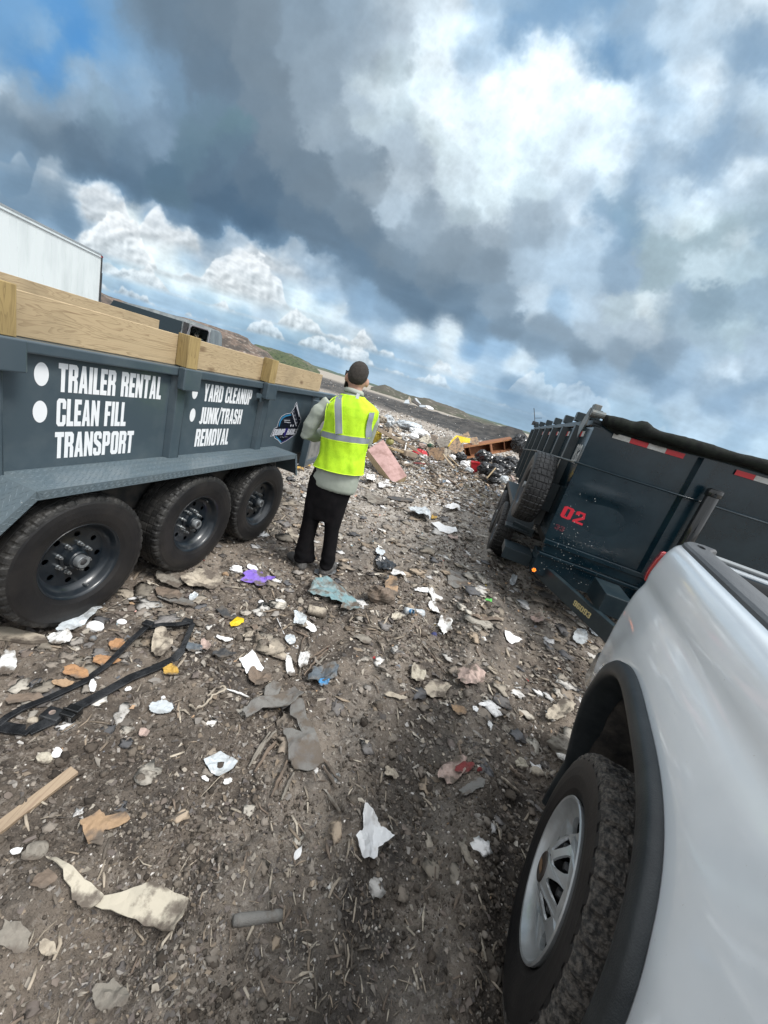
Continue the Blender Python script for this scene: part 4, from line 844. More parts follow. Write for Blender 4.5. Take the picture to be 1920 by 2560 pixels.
# rest of the truck, ahead of the photographer
def extr(name, prof, a0, a1, m, bv=.03):
    f = MB(); f.prism(prof, 1, a0, a1); return bevel(f.obj(name, m, TP, orgp), bv, 3)
extr('cab', [(.47, .5), (.455, .9), (.47, 1.22), (.50, 1.30), (.63, 1.86), (.72, 1.93), (2.18, 1.93), (2.27, 1.86), (2.40, 1.30), (2.43, 1.22), (2.445, .9), (2.43, .5)], -.12, -2.15, TRUCKW)
extr('hood', [(.49, .5), (.46, .9), (.50, 1.18), (.62, 1.26), (2.28, 1.26), (2.40, 1.18), (2.44, .9), (2.41, .5)], -2.155, -3.5, TRUCKW)
for a0, a1 in ((-.28, -.95), (-1.15, -1.85)):
    f = MB(); q = lambda x, z, a: (x, a, z); f.add([q(.503, 1.34, a0), q(.503, 1.34, a1), q(.612, 1.80, a1), q(.612, 1.80, a0)], [(0, 1, 2, 3)]); solid(f.obj('side_window', GLASS, TP, orgp), .006)
f = MB(); f.box(.8, 2.1, -.118, -.112, 1.4, 1.8); f.obj('rear_window', GLASS, TP, orgp)
f = MB(); f.box(.7, 2.2, -.0, 2.2, .45, .75); f.box(.7, 2.2, -3.3, -.0, .4, .6); f.obj('chassis', FRAMEB, TP, orgp)
def make_truck_wheel():
    mb = MB(); mb.lathe([(.100, .222), (.118, .236), (.127, .2385), (.131, .235), (.129, .228), (.118, .221), (.112, .2165), (.106, .210), (.101, .204), (.099, .198)], 96); mb.f = mb.f[:-2]; mb.m = mb.m[:-2]
    loops = [circ(0, 0, .198, n=96), circ(0, 0, .122, n=48)]
    hs = []
    for i in range(6):
        t0 = R(60*i+6); l = []
        for k_ in range(20):
            a = 2*math.pi*k_/20; r_ = .160+.027*math.sin(a); tt = t0+(.29+.05*math.sin(a))*math.cos(a); l.append((r_*math.cos(tt), r_*math.sin(tt)))
        hs.append(l)
    poly_mb(mb, loops+hs, lambda a, b: (.099-.012*math.sin(min(1, (.198-math.hypot(a, b))/.086)*math.pi)+.012*max(0, 1-(math.hypot(a, b)-.122)/.02), a, b))
    for l in hs:
        b0 = len(mb.v); n = len(l); fx = lambda p: .099-.012*math.sin(min(1, (.198-math.hypot(*p))/.086)*math.pi)+.012*max(0, 1-(math.hypot(*p)-.122)/.02)
        mb.v += [(fx(p), p[0], p[1]) for p in l]+[(fx(p)-.016, p[0]*.99, p[1]*.99) for p in l]; mb.f += [(b0+i, b0+(i+1) % n, b0+n+(i+1) % n, b0+n+i) for i in range(n)]; mb.m += [0]*n
    mb.lathe([(-.04, .21), (.0, .2), (.0, .02)], 32, mi=1)
    wh = mb.obj('wheel', [ALU, FRAMEB], smooth=True); wh.modifiers.new('e', 'EDGE_SPLIT').split_angle = R(32)
    c = MB(); wl = []
    for i in range(8):
        t0 = R(45*i+14); l = []
        for r_, hw in ((.060, .0), (.064, .12), (.076, .19), (.092, .235), (.108, .245), (.118, .215)): l.append((r_, hw))
        pts_ = [(r_*math.cos(t0+h), r_*math.sin(t0+h)) for r_, h in l]+[(r_*math.cos(t0-h), r_*math.sin(t0-h)) for r_, h in reversed(l[1:])]
        wl.append(pts_)
    hx = lambda a, b: .100+.050*(1-max(0, (math.hypot(a, b)-.045)/.085)**1.3)
    poly_mb(c, [circ(0, 0, .130, n=64), circ(0, 0, .045, n=32)]+wl, lambda a, b: (hx(a, b), a, b))
    cc = c.obj('wheel_centre', ALU, wh, smooth=False); solid(cc, .007, -1)
    c = MB(); c.lathe([(.142, .046), (.153, .044), (.156, .038), (.156, 0)], 28); c.obj('centre_cap', mat('cap_brown', (.035, .028, .024), .4), wh, smooth=True)
    c = MB(); poly_mb(c, [[(-.030, -.009), (-.011, -.009), (-.011, -.013), (.011, -.013), (.011, -.009), (.030, -.009), (.026, .009), (.011, .009), (.011, .013), (-.011, .013), (-.011, .009), (-.026, .009)]], lambda a, b: (.1575, a, b)); c.obj('cap_emblem', mat('emblem_bronze', (.32, .20, .12), .4, .4), wh)
    for i in range(8):
        a = R(45*i+14); n_ = MB(); n_.lathe([(.05, .016), (.100, .016), (.116, .012), (.118, 0)], 6, c=(0, .090*math.cos(a), .090*math.sin(a))); n_.obj('lug_nut', BLK, wh)
    make_tyre('tyre', .402, .232, .268, [TYREM, TYREW], n=288, gd=.0095, style='at', parent=wh)
    return wh
wt = make_truck_wheel(); wt.parent = TP; wt.location = (.562-OP[0], 1.19-OP[1], .408); wt.rotation_euler = (R(12), 0, math.pi)
for (x, a, rz) in ((2.33, 1.18, 0), (.565, -2.75, math.pi), (2.33, -2.75, 0)):
    w = copy_tree(wt, TP); w.location = (x-OP[0], a-OP[1], .39); w.rotation_euler = (1., 0, rz)

# ------------------------------------------------------------------ the man in the yellow vest
PX, PY = -.447, 3.15; PZ = float(gh(PX, PY))
MAN = empty('person', (PX, PY, PZ+.0)); tag(MAN, 'man seen from behind in neon yellow vest, sage shirt and black trousers', 'person')
def remesh(o, vox, smooth=4):
    m = o.modifiers.new('r', 'REMESH'); m.mode = 'VOXEL'; m.voxel_size = vox
    s = o.modifiers.new('s', 'SMOOTH'); s.factor = .5; s.iterations = smooth
    dg = bpy.context.evaluated_depsgraph_get(); me = bpy.data.meshes.new_from_object(o.evaluated_get(dg)); o.modifiers.clear(); o.data = me
    me.polygons.foreach_set('use_smooth', [True]*len(me.polygons)); return o
def loft(mb, rings, n=28, sq=1.0):
    """rings (cx, cy, cz, rx, ry)"""
    V = []
    for cx, cy, cz, rx, ry in rings:
        for j in range(n):
            t = 2*math.pi*j/n; c, s_ = math.cos(t), math.sin(t); e = sq
            V.append((cx+rx*math.copysign(abs(c)**e, c), cy+ry*math.copysign(abs(s_)**e, s_), cz))
    k = len(rings); Fc = [(i*n+j, i*n+(j+1) % n, (i+1)*n+(j+1) % n, (i+1)*n+j) for i in range(k-1) for j in range(n)]+[tuple(range(n-1, -1, -1)), tuple((k-1)*n+j for j in range(n))]
    return mb.add(V, Fc)
def ball(mb, c, r, n=16):
    rings = [(c[0], c[1], c[2]-r[2]*math.cos(math.pi*i/10), max(1e-3, r[0]*math.sin(math.pi*i/10)), max(1e-3, r[1]*math.sin(math.pi*i/10))) for i in range(11)]; return loft(mb, rings, n)
SKIN = mat('skin', (.42, .25, .18), .5, 0, c2=(.36, .20, .14), ns=20); HAIR = mat('dark_hair', (.018, .013, .010), .7, 0, c2=(.035, .027, .02), ns=90, bump=.9, bs=320)
SHIRT = mat('sage_shirt', (.30, .335, .285), .85, 0, c2=(.36, .39, .34), ns=5, bump=.15, bs=260); TROUS = mat('black_trousers', (.004, .004, .005), .95, 0, c2=(.008, .007, .008), ns=9, spec=.15)
VEST = mat('neon_vest', (.50, .80, .015), .75, 0, c2=(.38, .66, .01), ns=7, bump=.35, bs=380); VB = VEST.node_tree.nodes['Principled BSDF']; VB.inputs['Emission Color'].default_value = (.45, .9, 0, 1); VB.inputs['Emission Strength'].default_value = 0.0
BAND = mat('reflective_band', (.22, .25, .28), .45, .1, c2=(.27, .30, .33), ns=8); TRIM = mat('vest_trim', (.66, .95, .05), .6); SHOE = mat('dark_shoe', (.045, .045, .045), .8, 0, c2=(.11, .105, .10), ns=30, bump=.4, bs=120)
def lean(p, k=.13):
    w = float(sstep(.88, 1.05, p[2])); return Vector((p[0], p[1], p[2]+k*(p[0]+.02)*w))
armL = [(-.215, .01, 1.50), (-.285, -.005, 1.42), (-.335, .0, 1.30), (-.345, .015, 1.235), (-.30, .10, 1.21), (-.22, .19, 1.235), (-.13, .245, 1.27)]
armR = [(.10, .03, 1.49), (.125, .07, 1.41), (.125, .11, 1.31), (.12, .13, 1.235), (.09, .19, 1.22), (.04, .24, 1.25), (-.03, .26, 1.28)]
b = MB()
loft(b, [(-.04, 0, .80, .15, .10), (-.04, 0, .95, .165, .11), (-.035, 0, 1.10, .15, .10), (-.04, 0, 1.3, .165, .11), (-.045, 0, 1.45, .175, .10), (-.05, .0, 1.53, .13, .075), (-.055, .005, 1.58, .062, .06), (-.06, .01, 1.66, .055, .058)])
for s_, xs_ in ((-1, (-.12, -.135, -.14, -.135)), (1, (.04, .045, .07, .095))):
    b.tube([(xs_[0], .0, .86), (xs_[1], .01, .46), (xs_[2], .0, .22), (xs_[3], .0, .07)], [.085, .058, .05, .038], 14)
b.tube(armL, [.055, .05, .045, .04, .036, .031, .026], 12); b.tube(armR, [.055, .05, .045, .04, .036, .031, .026], 12)
HC = Vector((-.063, .022, 1.728))
ball(b, HC, (.076, .094, .110)); ball(b, HC+Vector((-.012, .045, -.055)), (.052, .05, .055)); ball(b, HC+Vector((-.028, .095, -.01)), (.012, .018, .02))
for ex, ey in ((-.081, -.022), (.078, .040)): ball(b, HC+Vector((ex, ey, -.020)), (.016, .020, .034))
for hx, hy, hz, sg in ((-.105, .26, 1.275, 1), (-.05, .265, 1.285, -1)):
    ball(b, (hx, hy, hz), (.038, .018, .042))
    for i in range(4):
        L_ = (.055, .066, .062, .048)[i]; o_ = (i-1.5)*.018
        b.tube([(hx+sg*.02, hy, hz+o_), (hx+sg*(.02+L_*.6), hy+.012, hz+o_), (hx+sg*(.02+L_), hy-.004, hz+o_*.9)], [.009, .0085, .007], 8)
    b.tube([(hx, hy, hz+.03), (hx+sg*.02, hy-.005, hz+.062), (hx+sg*.035, hy-.004, hz+.078)], [.011, .010, .008], 8)
b.xf(lambda p: lean(p) if p.z < 1.56 else Vector((p[0], p[1], p[2]-.003)))
remesh(b.obj('body', SKIN, MAN), .008, 3)
# hair: closed cap
h = MB(); V = []; n1_, n2_ = 40, 26
def hairpt(t, ph, off):
    d = Vector((math.cos(ph)*math.cos(t), math.cos(ph)*math.sin(t), math.sin(ph))); return HC+Vector((0, -.004, .004))+Vector((math.copysign(abs(d.x)**.88, d.x)*(.0795+off), d.y*(.0985+off), math.copysign(abs(d.z)**.92, d.z)*(.113+off)))
for i in range(n1_):
    t = 2*math.pi*i/n1_; back = (1-math.sin(t))/2
    lo_ = R(40)*(1-back)**1.2-R(34)*back**.7+R(2)
    lo_ += R(9)*math.exp(-((math.sin(t)-.05)/.22)**2)
    for j in range(n2_):
        ph = lo_+(R(90)-lo_)*j/(n2_-1); fl = .005*rng.random(); V.append(hairpt(t, ph, -.008*max(0, 1-j/5.)+fl))
h.add(V, [(i*n2_+j, ((i+1) % n1_)*n2_+j, ((i+1) % n1_)*n2_+j+1, i*n2_+j+1) for i in range(n1_) for j in range(n2_-1)]); solid(h.obj('hair', HAIR, MAN, smooth=True), .006, -1)
h = MB()
for i in range(26):
    t = R(95+95*i/25.); 
    for j in range(2): h.v.append(tuple(HC+Vector((-.012+.060*math.cos(t), .045+.060*math.sin(t) if math.sin(t) > 0 else .045, -.045-.055*j+.0))))
h.f = [(2*i, 2*i+2, 2*i+3, 2*i+1) for i in range(25)]; h.m = [0]*25; HR = Matrix.Rotation(R(27), 3, 'Z'); turn = lambda p: HC+HR@(p-HC)
h.xf(turn); solid(h.obj('beard', HAIR, MAN, smooth=True), .012)
h = MB(); h.tube([HC+Vector((-.086, -.01, .012)), HC+Vector((-.086, .06, .014)), HC+Vector((-.080, .085, .01))], .0035, 6)
h.box(HC.x-.080, HC.x+.06, HC.y+.088, HC.y+.096, HC.z-.012, HC.z+.028); h.xf(turn); bevel(h.obj('sunglasses', BLKG, MAN), .003)
# trousers
t_ = MB()
loft(t_, [(-.065, 0, .52, .17, .10), (-.055, 0, .66, .185, .125), (-.055, 0, .80, .19, .13), (-.05, 0, .94, .175, .12)])
for cx in ([(-.130, .86, .115, .115), (-.143, .62, .103, .105), (-.146, .45, .090, .095), (-.145, .28, .088, .09), (-.142, .14, .092, .10), (-.137, .095, .094, .105), (-.137, .078, .080, .092)],
           [(.020, .86, .115, .115), (.036, .62, .100, .105), (.052, .45, .082, .092), (.080, .28, .078, .088), (.096, .14, .080, .094), (.100, .105, .082, .100), (.100, .085, .070, .088)]):
    loft(t_, [(x, .0, z, rx, ry) for x, z, rx, ry in cx][::-1])
tr = remesh(t_.xf(lambda p: Vector((p.x if p.z > .8 else p.x-(p.x-(-.142 if p.x < -.055 else .062))*.19*min(1, (.8-p.z)*4), p.y*.95, p.z))).obj('trousers', TROUS, MAN), .009, 3)
def wrinkle(o, fn):
    me = o.data; n = len(me.vertices); c = np.empty(n*3, np.float32); me.vertices.foreach_get('co', c); c = c.reshape(-1, 3); nn = np.empty(n*3, np.float32); me.vertices.foreach_get('normal', nn); nn = nn.reshape(-1, 3)
    d = fn(c[:, 0], c[:, 1], c[:, 2]); c += nn*d[:, None]; me.vertices.foreach_set('co', c.ravel()); me.update()
wrinkle(tr, lambda x, y, z: .010*fbm(x*9+z*4, z*11+y*5, 3, 70)+.004*np.exp(-((z-.12)/.09)**2)*np.sin(z*70+x*20))
# shirt
s_ = MB()
TOR = [(.80, -.03, .205, .135), (.88, -.025, .203, .140), (.98, -.02, .192, .138), (1.10, -.025, .180, .130), (1.22, -.032, .183, .130), (1.34, -.040, .190, .128), (1.44, -.046, .198, .122), (1.50, -.050, .190, .112), (1.54, -.052, .150, .098), (1.575, -.055, .095, .082), (1.60, -.058, .072, .074)]
TOR = [(z, cx, rx-.010, ry) for z, cx, rx, ry in TOR]
def tor(z, off=0.):
    z = max(TOR[0][0], min(TOR[-1][0], z)); q = [float(np.interp(z, [r[0] for r in TOR], [r[k] for r in TOR])) for k in (1, 2, 3)]; return q[0], q[1]+off, q[2]+off
loft(s_, [(cx, 0, z, rx, ry) for z, cx, rx, ry in TOR], 36, .92)
s_.tube(armL[:6], [.075, .072, .066, .064, .056, .045], 16); s_.tube(armR[:6], [.07, .068, .064, .062, .054, .045], 16)
s_.tube([(-.058, .004, 1.59), (-.059, .006, 1.635)], [.070, .064], 24)
s_.xf(lambda p: lean(p))
sh = remesh(s_.obj('shirt', SHIRT, MAN), .009, 3)
wrinkle(sh, lambda x, y, z: np.where(x < -.19, .020, .004)*fbm((z+x*.5)*17+y*6, (x-z)*5+y*9, 3, 77)+.008*fbm(x*14, z*6, 3, 78)-.012*np.exp(-((z-.80)/.02)**2))
c_ = MB(); V = []
for i in range(33):
    t = 2*math.pi*i/32
    for rr, z in ((.066, 1.59), (.068, 1.61), (.066, 1.632), (.073, 1.629), (.082, 1.600)): V.append((-.059+rr*math.cos(t), .006+rr*1.02*math.sin(t), z+.008*math.sin(t)*-1))
c_.add(V, [(i*5+j, i*5+5+j, i*5+6+j, i*5+1+j) for i in range(32) for j in range(4)]); solid(c_.obj('collar', SHIRT, MAN, smooth=True), .003)
# vest shell on the torso
def vpt(t, z, off):
    cx, rx, ry = tor(z, .017+off); rx += .022*max(0, math.cos(t))*math.exp(-((z-1.49)/.07)**2); fold = .0015*math.sin(t*13+z*19)+.003*math.sin(t*5-z*17)+.022*float(fbm(t*2.4+z*2, z*7-t, 3, 81)); fl = .012*float(sstep(1.15, .95, z)) if z < 1.15 else 0
    c, s_ = math.cos(t), math.sin(t); e = .92
    return lean(Vector((cx+(rx+fold+fl)*math.copysign(abs(c)**e, c), (ry+fold+fl)*math.copysign(abs(s_)**e, s_), z)))
v_ = MB(); nt_, nz2 = 120, 80; z0v, z1v = .985, 1.592
def invest(t, z):
    a = math.atan2(math.sin(t), math.cos(t)); 
    dl = min(abs(abs(a)-math.pi), 9); dr = abs(a)
    if z > 1.245 and z < 1.60:
        q = ((z-1.42)/.175)
        lim = .62*math.sqrt(max(0, 1-q*q)) if z < 1.42 else .62
        if dl < lim and z < 1.545: return False
        pass
    if abs(a-math.pi/2) < .10: return False
    return True
keep = {}
for i in range(nt_):
    for j in range(nz2):
        t = 2*math.pi*(i+.5)/nt_; z = z0v+(z1v-z0v)*(j+.5)/nz2
        if not invest(t, z): continue
        q = []
        for ii, jj in ((i, j), (i+1, j), (i+1, j+1), (i, j+1)):
            kk = (ii % nt_, jj)
            if kk not in keep: keep[kk] = len(v_.v); v_.v.append(tuple(vpt(2*math.pi*kk[0]/nt_, z0v+(z1v-z0v)*kk[1]/nz2, 0)))
            q.append(keep[kk])
        v_.f.append(tuple(q)); v_.m.append(0)
solid(v_.obj('safety_vest', VEST, MAN, smooth=True), .004)
def bandmb(path, hw, off=.0045):
    """path of (x on back, z); hw half width"""
    mb = MB(); V = []
    for k, (x, z) in enumerate(path):
        x0, z0 = path[max(0, k-1)]; x1, z1 = path[min(len(path)-1, k+1)]; d = Vector((x1-x0, z1-z0)).normalized(); n = Vector((-d.y, d.x))*hw
        for s_ in (-1, -.5, 0, .5, 1):
            xx, zz = x+n.x*s_, z+n.y*s_; cx, rx, ry = tor(zz, .017); c = max(-.999, min(.999, (xx-cx)/rx)); t = -math.acos(math.copysign(abs(c)**(1/.92), c)); V.append(vpt(t, zz, off))
    return mb.add(V, [(i*5+j, i*5+j+1, i*5+6+j, i*5+5+j) for i in range(len(path)-1) for j in range(4)])
def hb(zc, hw, name, m, off=.0045):
    mb = MB(); V = []
    for i in range(81):
        t = math.pi*.58+(2*math.pi-.16*math.pi)*i/80
        for s_ in (-1, -.33, .33, 1): V.append(vpt(t, zc+hw*s_, off))
    mb.add(V, [(i*4+j, i*4+j+1, i*4+5+j, i*4+4+j) for i in range(80) for j in range(3)]); return mb.obj(name, m, MAN, smooth=True)
hb(1.262, .0235, 'reflective_band', BAND)
for zc in (1.262-.028, 1.262+.028): hb(zc, .004, 'band_edging', TRIM, .004)
bandmb([(-.150+(.085)*i/16, 1.578-(1.578-1.293)*i/16) for i in range(17)], .026, .012).obj('shoulder_band', BAND, MAN, smooth=True)
for o_ in (-.031, .031): bandmb([(-.150+o_+(.085)*i/16, 1.578-(1.578-1.293)*i/16) for i in range(17)], .004, .0115).obj('band_edging', TRIM, MAN, smooth=True)
bandmb([(.108+(.034)*i/12, 1.49-(1.49-1.293)*i/12) for i in range(13)], .017, .012).obj('shoulder_band', BAND, MAN, smooth=True)
v_ = MB(); v_.tube([vpt(2*math.pi*i/80, z0v, .002) for i in range(81)], .0035, 6, cap=False); v_.obj('vest_hem', TRIM, MAN, smooth=True)
f = MB(); pts = []
for i in range(49):
    a = 2*math.pi*i/48; z = 1.40+.155*math.sin(a); t = math.pi+.63*math.cos(a)*(1 if z < 1.42 else 1); pts.append(vpt(t, min(z, 1.55), .004))
f.tube(pts, .004, 6, cap=False); f.obj('armhole_trim', TRIM, MAN, smooth=True)
f = MB(); p = vpt(R(-62), 1.588, .006); f.box(p.x-.012, p.x+.012, p.y-.004, p.y-.002, p.z-.012, p.z+.026); f.obj('vest_tag', WHITE, MAN)
for pts, rs in (([(-.115, -.055, .045), (-.13, -.01, .055), (-.19, .05, .045), (-.265, .105, .032)], [.050, .058, .054, .042]), ([(.085, -.045, .05), (.10, .02, .058), (.125, .09, .045), (.145, .16, .032)], [.050, .056, .052, .042])):
    f = MB(); f.tube(pts, rs, 16); ball(f, pts[0], (.045, .045, .045)); ball(f, pts[-1], (.042, .040, .032)); f.xf(lambda p: Vector((p[0], p[1], max(p[2], .006)))); remesh(f.obj('shoe', SHOE, MAN), .008, 2)

# ------------------------------------------------------------------ vehicles and land behind
def wbox(mb, a, b, c_, d, z0, z1): pass
BT = empty('box_truck', (-22.0, 20.5, 0)); tag(BT, 'white box truck body standing behind the slate trailer at the far left', 'truck')
ax = np.array([-17.13+18.45, 15.73-22.15]); ax /= np.linalg.norm(ax)   # runs from the far end towards the viewer
pr = np.array([ax[1], -ax[0]])   # away from camera side
BT.location = (-18.45, 22.15, 0); BT.rotation_euler = (0, 0, math.atan2(ax[1], ax[0]))
WB = mat('box_panel', (.62, .67, .68), .4, 0, c2=(.52, .57, .58), ns=1.2, lo=.45, hi=.7, c3=(.35, .37, .37), ns3=9, lo3=.68, hi3=.75, sc3=(1, 1, .25))
f = MB(); f.box(0, 11.5, -2.5, -.02, 1.1, 3.93); 
for i in range(24): f.box(.45+i*.47, .465+i*.47, -.019, -.012, 1.15, 3.9)
f.obj('cargo_box', WB, BT)
f = MB(); f.box(-.03, 11.5, -2.5, 0, 3.932, 4.0); f.box(-.03, 11.5, -.02, .02, 3.80, 3.83); f.obj('roof_rail', mat('rail_alu', (.4, .42, .43), .4, .5), BT)
f = MB(); f.box(-.06, -.002, -2.52, .03, 1.0, 3.93); f.box(-.14, -.062, -.16, .02, 1.0, 3.1); f.obj('rear_frame', BLK, BT)
f = MB(); f.box(-.10, .02, -.10, .03, 3.84, 3.90); f.obj('marker_light', REDL, BT)
f = MB(); f.box(.2, 14, -2.0, -.5, .6, 1.1); f.obj('chassis', FRAMEB, BT)
f = MB(); f.box(11.7, 14.2, -2.4, -.1, .6, 2.6); bevel(f.obj('cab', WB, BT), .2, 3)
for x in (1.5, 2.8, 12.8):
    f = MB(); f.lathe([(0, .5), (.3, .5)], 32, axis=1, c=(x, -.35, .5)); f.obj('wheel', TYRE, BT)
# grey crew cab
GT = empty('crew_cab_pickup', (-7.2, 11.2, 0)); tag(GT, 'grey old crew cab pickup parked behind the pine side boards', 'pickup truck')
pA = Vector((-10.1, 12.6)); pB = Vector((-7.2, 13.3))
dv = (pB-pA).normalized(); GT.location = (pB.x, pB.y, 0); GT.rotation_euler = (0, 0, math.atan2(dv.y, dv.x))   # +x toward right end
FY = lambda p: Vector((p[0], -p[1], p[2]))
GT.scale = (.72, .9, 1.05)
GLS2 = mat('tinted_glass', (.45, .55, .58), .02); GLS2.node_tree.nodes['Principled BSDF'].inputs['Transmission Weight'].default_value = 1.; GLS2.node_tree.nodes['Principled BSDF'].inputs['IOR'].default_value = 1.1
GREY = mat('dull_grey_paint', (.12, .135, .14), .4, .2, c2=(.20, .22, .22), ns=3)
cab = MB(); 
def cabsec(x, zt, w0, w1): return [(x, -w1, 1.15), (x, -w0, zt-.1), (x, -w0-.08*1, zt-.02), (x, -w0-.25, zt), (x, -2+w0+.25, zt), (x, -2+w0+.0, zt-.1), (x, -2+w1, 1.15)]
secs = [(-4.6, 1.20, .10, 0.), (-4.2, 1.72, .17, 0.), (-3.7, 1.81, .18, 0.), (-2.6, 1.855, .18, 0.), (-1.3, 1.865, .18, 0.), (-.93, 1.86, .18, 0.), (-.17, 1.82, .17, 0.), (-.08, 1.79, .16, 0.), (0, 1.18, .08, 0.)]
for sct in secs: cab.v += cabsec(*sct)
cab.f = [(i*7+j, i*7+7+j, i*7+8+j, i*7+1+j) for i in range(len(secs)-1) for j in range(6) if not (j == 0 and secs[i][0] == -.93)]; cab.m = [0]*len(cab.f); cab.xf(FY); cab.obj('cab_roof', GREY, GT, smooth=False)
f = MB(); f.box(-5.2, 2.2, -2.0, -.0, .45, 1.15); f.xf(FY); bevel(f.obj('lower_body', GREY, GT), .06, 3)
def win(x0, x1, name, m, z0=1.2, z1=1.80, sl=.12):
    f = MB(); f.add([(x0-sl, .012, z0), (x1, .012, z0), (x1-.02, -.165, z1), (x0+.10, -.165, z1)], [(0, 1, 2, 3)]); f.xf(FY); solid(f.obj(name, m, GT), .01)
win(-4.25, -1.30, 'long_window', mat('cab_glass', (.012, .022, .028), .3, spec=.25), z0=1.3, z1=1.755); win(-.90, -.17, 'door_window', GLS2, z1=1.70, sl=.05)
f = MB(); f.beam((-1.34, .03, 1.15), (-1.15, -.15, 1.80), .09, .06); f.xf(FY); f.obj('pillar', mat('bright_pillar', (.33, .35, .36), .4, .3), GT)
f = MB(); f.tube([(-1.10, .03, 1.15), (-.95, -.10, 1.66), (-.87, -.145, 1.735), (-.20, -.145, 1.735), (-.10, -.11, 1.66), (-.07, .03, 1.15)], .026, 8); f.xf(FY); f.obj('door_frame', mat('door_frame_grey', (.19, .19, .21), .45, .2), GT)
f = MB(); f.box(-1.20, -1.02, -.165, .0, 1.15, 1.76); f.xf(FY); f.obj('door_gap', BLK, GT)
for x in (-4.4, 1.3):
    f = MB(); f.lathe([(-.28, .40), (-.02, .40)], 32, axis=1, c=(x, 0, .4)); f.xf(FY); f.obj('wheel', TYRE, GT)
# driver seen in the window
DR = empty('person', tuple(GT.matrix_basis @ Vector((-.55, .30, .98)))); DR.rotation_euler = GT.rotation_euler; tag(DR, 'driver in pale blue shirt leaning in the grey crew cab window', 'person')
f = MB(); ball(f, (-.10, -.02, .55), (.085, .07, .115)); f.tube([(-.10, -.02, .5), (-.03, -.04, .36)], [.05, .06], 12); f.tube([(-.03, -.04, .38), (.1, -.05, .1)], [.14, .19], 14); f.tube([(.06, .03, .33), (.17, .06, .20), (.02, .07, .17)], [.05, .045, .035], 10); remesh(f.obj('body', SKIN, DR), .015, 2)
f = MB(); f.tube([(-.05, -.03, .42), (.02, -.02, .33), (.12, .0, .05)], [.08, .165, .215], 16); f.tube([(.06, .04, .34), (.17, .07, .21)], [.07, .06], 10); remesh(f.obj('shirt', mat('pale_blue_shirt', (.30, .42, .55), .8), DR), .015, 2)
f = MB(); ball(f, (-.105, -.03, .60), (.09, .075, .085)); remesh(f.obj('hair', HAIR, DR), .015, 1)

# distant land
def ridge(name, pts, depth, base, m, kind='structure', seed=1, rough=.25, n=160):
    """pts: (azimuth deg, elevation deg) at distance; a real ridge with thickness"""
    az = np.linspace(pts[0][0], pts[-1][0], n); el = np.interp(az, [p[0] for p in pts], [p[1] for p in pts]); D = base
    V = []; rows = 14
    for j in range(rows):
        f_ = j/(rows-1); prof = math.sin(min(1, f_*1.8)*math.pi/2) if f_ < .56 else math.cos((f_-.56)/.44*math.pi/2)
        for i in range(n):
            d = D-depth*.5+depth*f_; top = max(.1, CAMH+D*math.tan(R(el[i]))); hz = top*prof*(1+rough*float(fbm(az[i]*1.1+j*.3, j*.8, 4, seed)))
            V.append((d*math.sin(R(az[i])), d*math.cos(R(az[i])), hz-.3*(1-prof)))
    Fc = [(j*n+i, j*n+i+1, (j+1)*n+i+1, (j+1)*n+i) for j in range(rows-1) for i in range(n-1)]
    o = mesh_obj(name, V, Fc, m, None, True); tag(o, kind=kind); return o
BROWN = mat('bare_earth_bank', (.13, .095, .075), .95, 0, c2=(.05, .042, .036), ns=.35, lo=.42, hi=.58, bump=.5, bs=3, c3=(.24, .21, .18), ns3=.9, lo3=.55, hi3=.65)
GREEN = mat('weedy_mound', (.055, .072, .032), .95, 0, c2=(.12, .11, .085), ns=.25, lo=.45, hi=.62, bump=.5, bs=2, c3=(.02, .035, .015), ns3=1.4, lo3=.5, hi3=.6)
FARG = mat('far_treeline', (.055, .085, .07), 1., 0, c2=(.09, .10, .07), ns=.05)
ridge('hills', [(-46, .2), (-44, 1.5), (-42, 1.2), (-39, .8), (-36, .7), (-31, 1.1), (-28.3, 1.15), (-25.5, 1.15), (-24.2, 1.0), (-23.6, .5), (-21.5, .1), (-20.5, -.6)], 26, 115, BROWN, seed=4, rough=.12)
ridge('hills', [(-24.5, -.5), (-23.2, .52), (-20.5, .75), (-18.7, .72), (-16.2, .42), (-15.2, .1), (-14.3, -.4)], 22, 125, GREEN, seed=9, rough=.15)
ridge('hills', [(-7, -.3), (-5.2, .55), (-3.5, .35), (-1.7, .18), (0, .3), (1.4, .52), (3.2, .42), (5, .38), (6.6, .28), (7.6, -.1), (8.8, -.12), (11, -.05), (12.5, -.3)], 30, 150, mat('scrubby_bank', (.075, .068, .055), .95, 0, c2=(.05, .055, .035), ns=.2, lo=.42, hi=.6, c3=(.2, .18, .15), ns3=.6, lo3=.58, hi3=.68, bump=.5, bs=2), seed=13, rough=.25, n=220)
ridge('treeline', [(-75, .15), (-40, .2), (-12, .18), (0, .16), (8, .12), (20, .15), (75, .15)], 60, 900, FARG, seed=17, rough=.8, n=420)

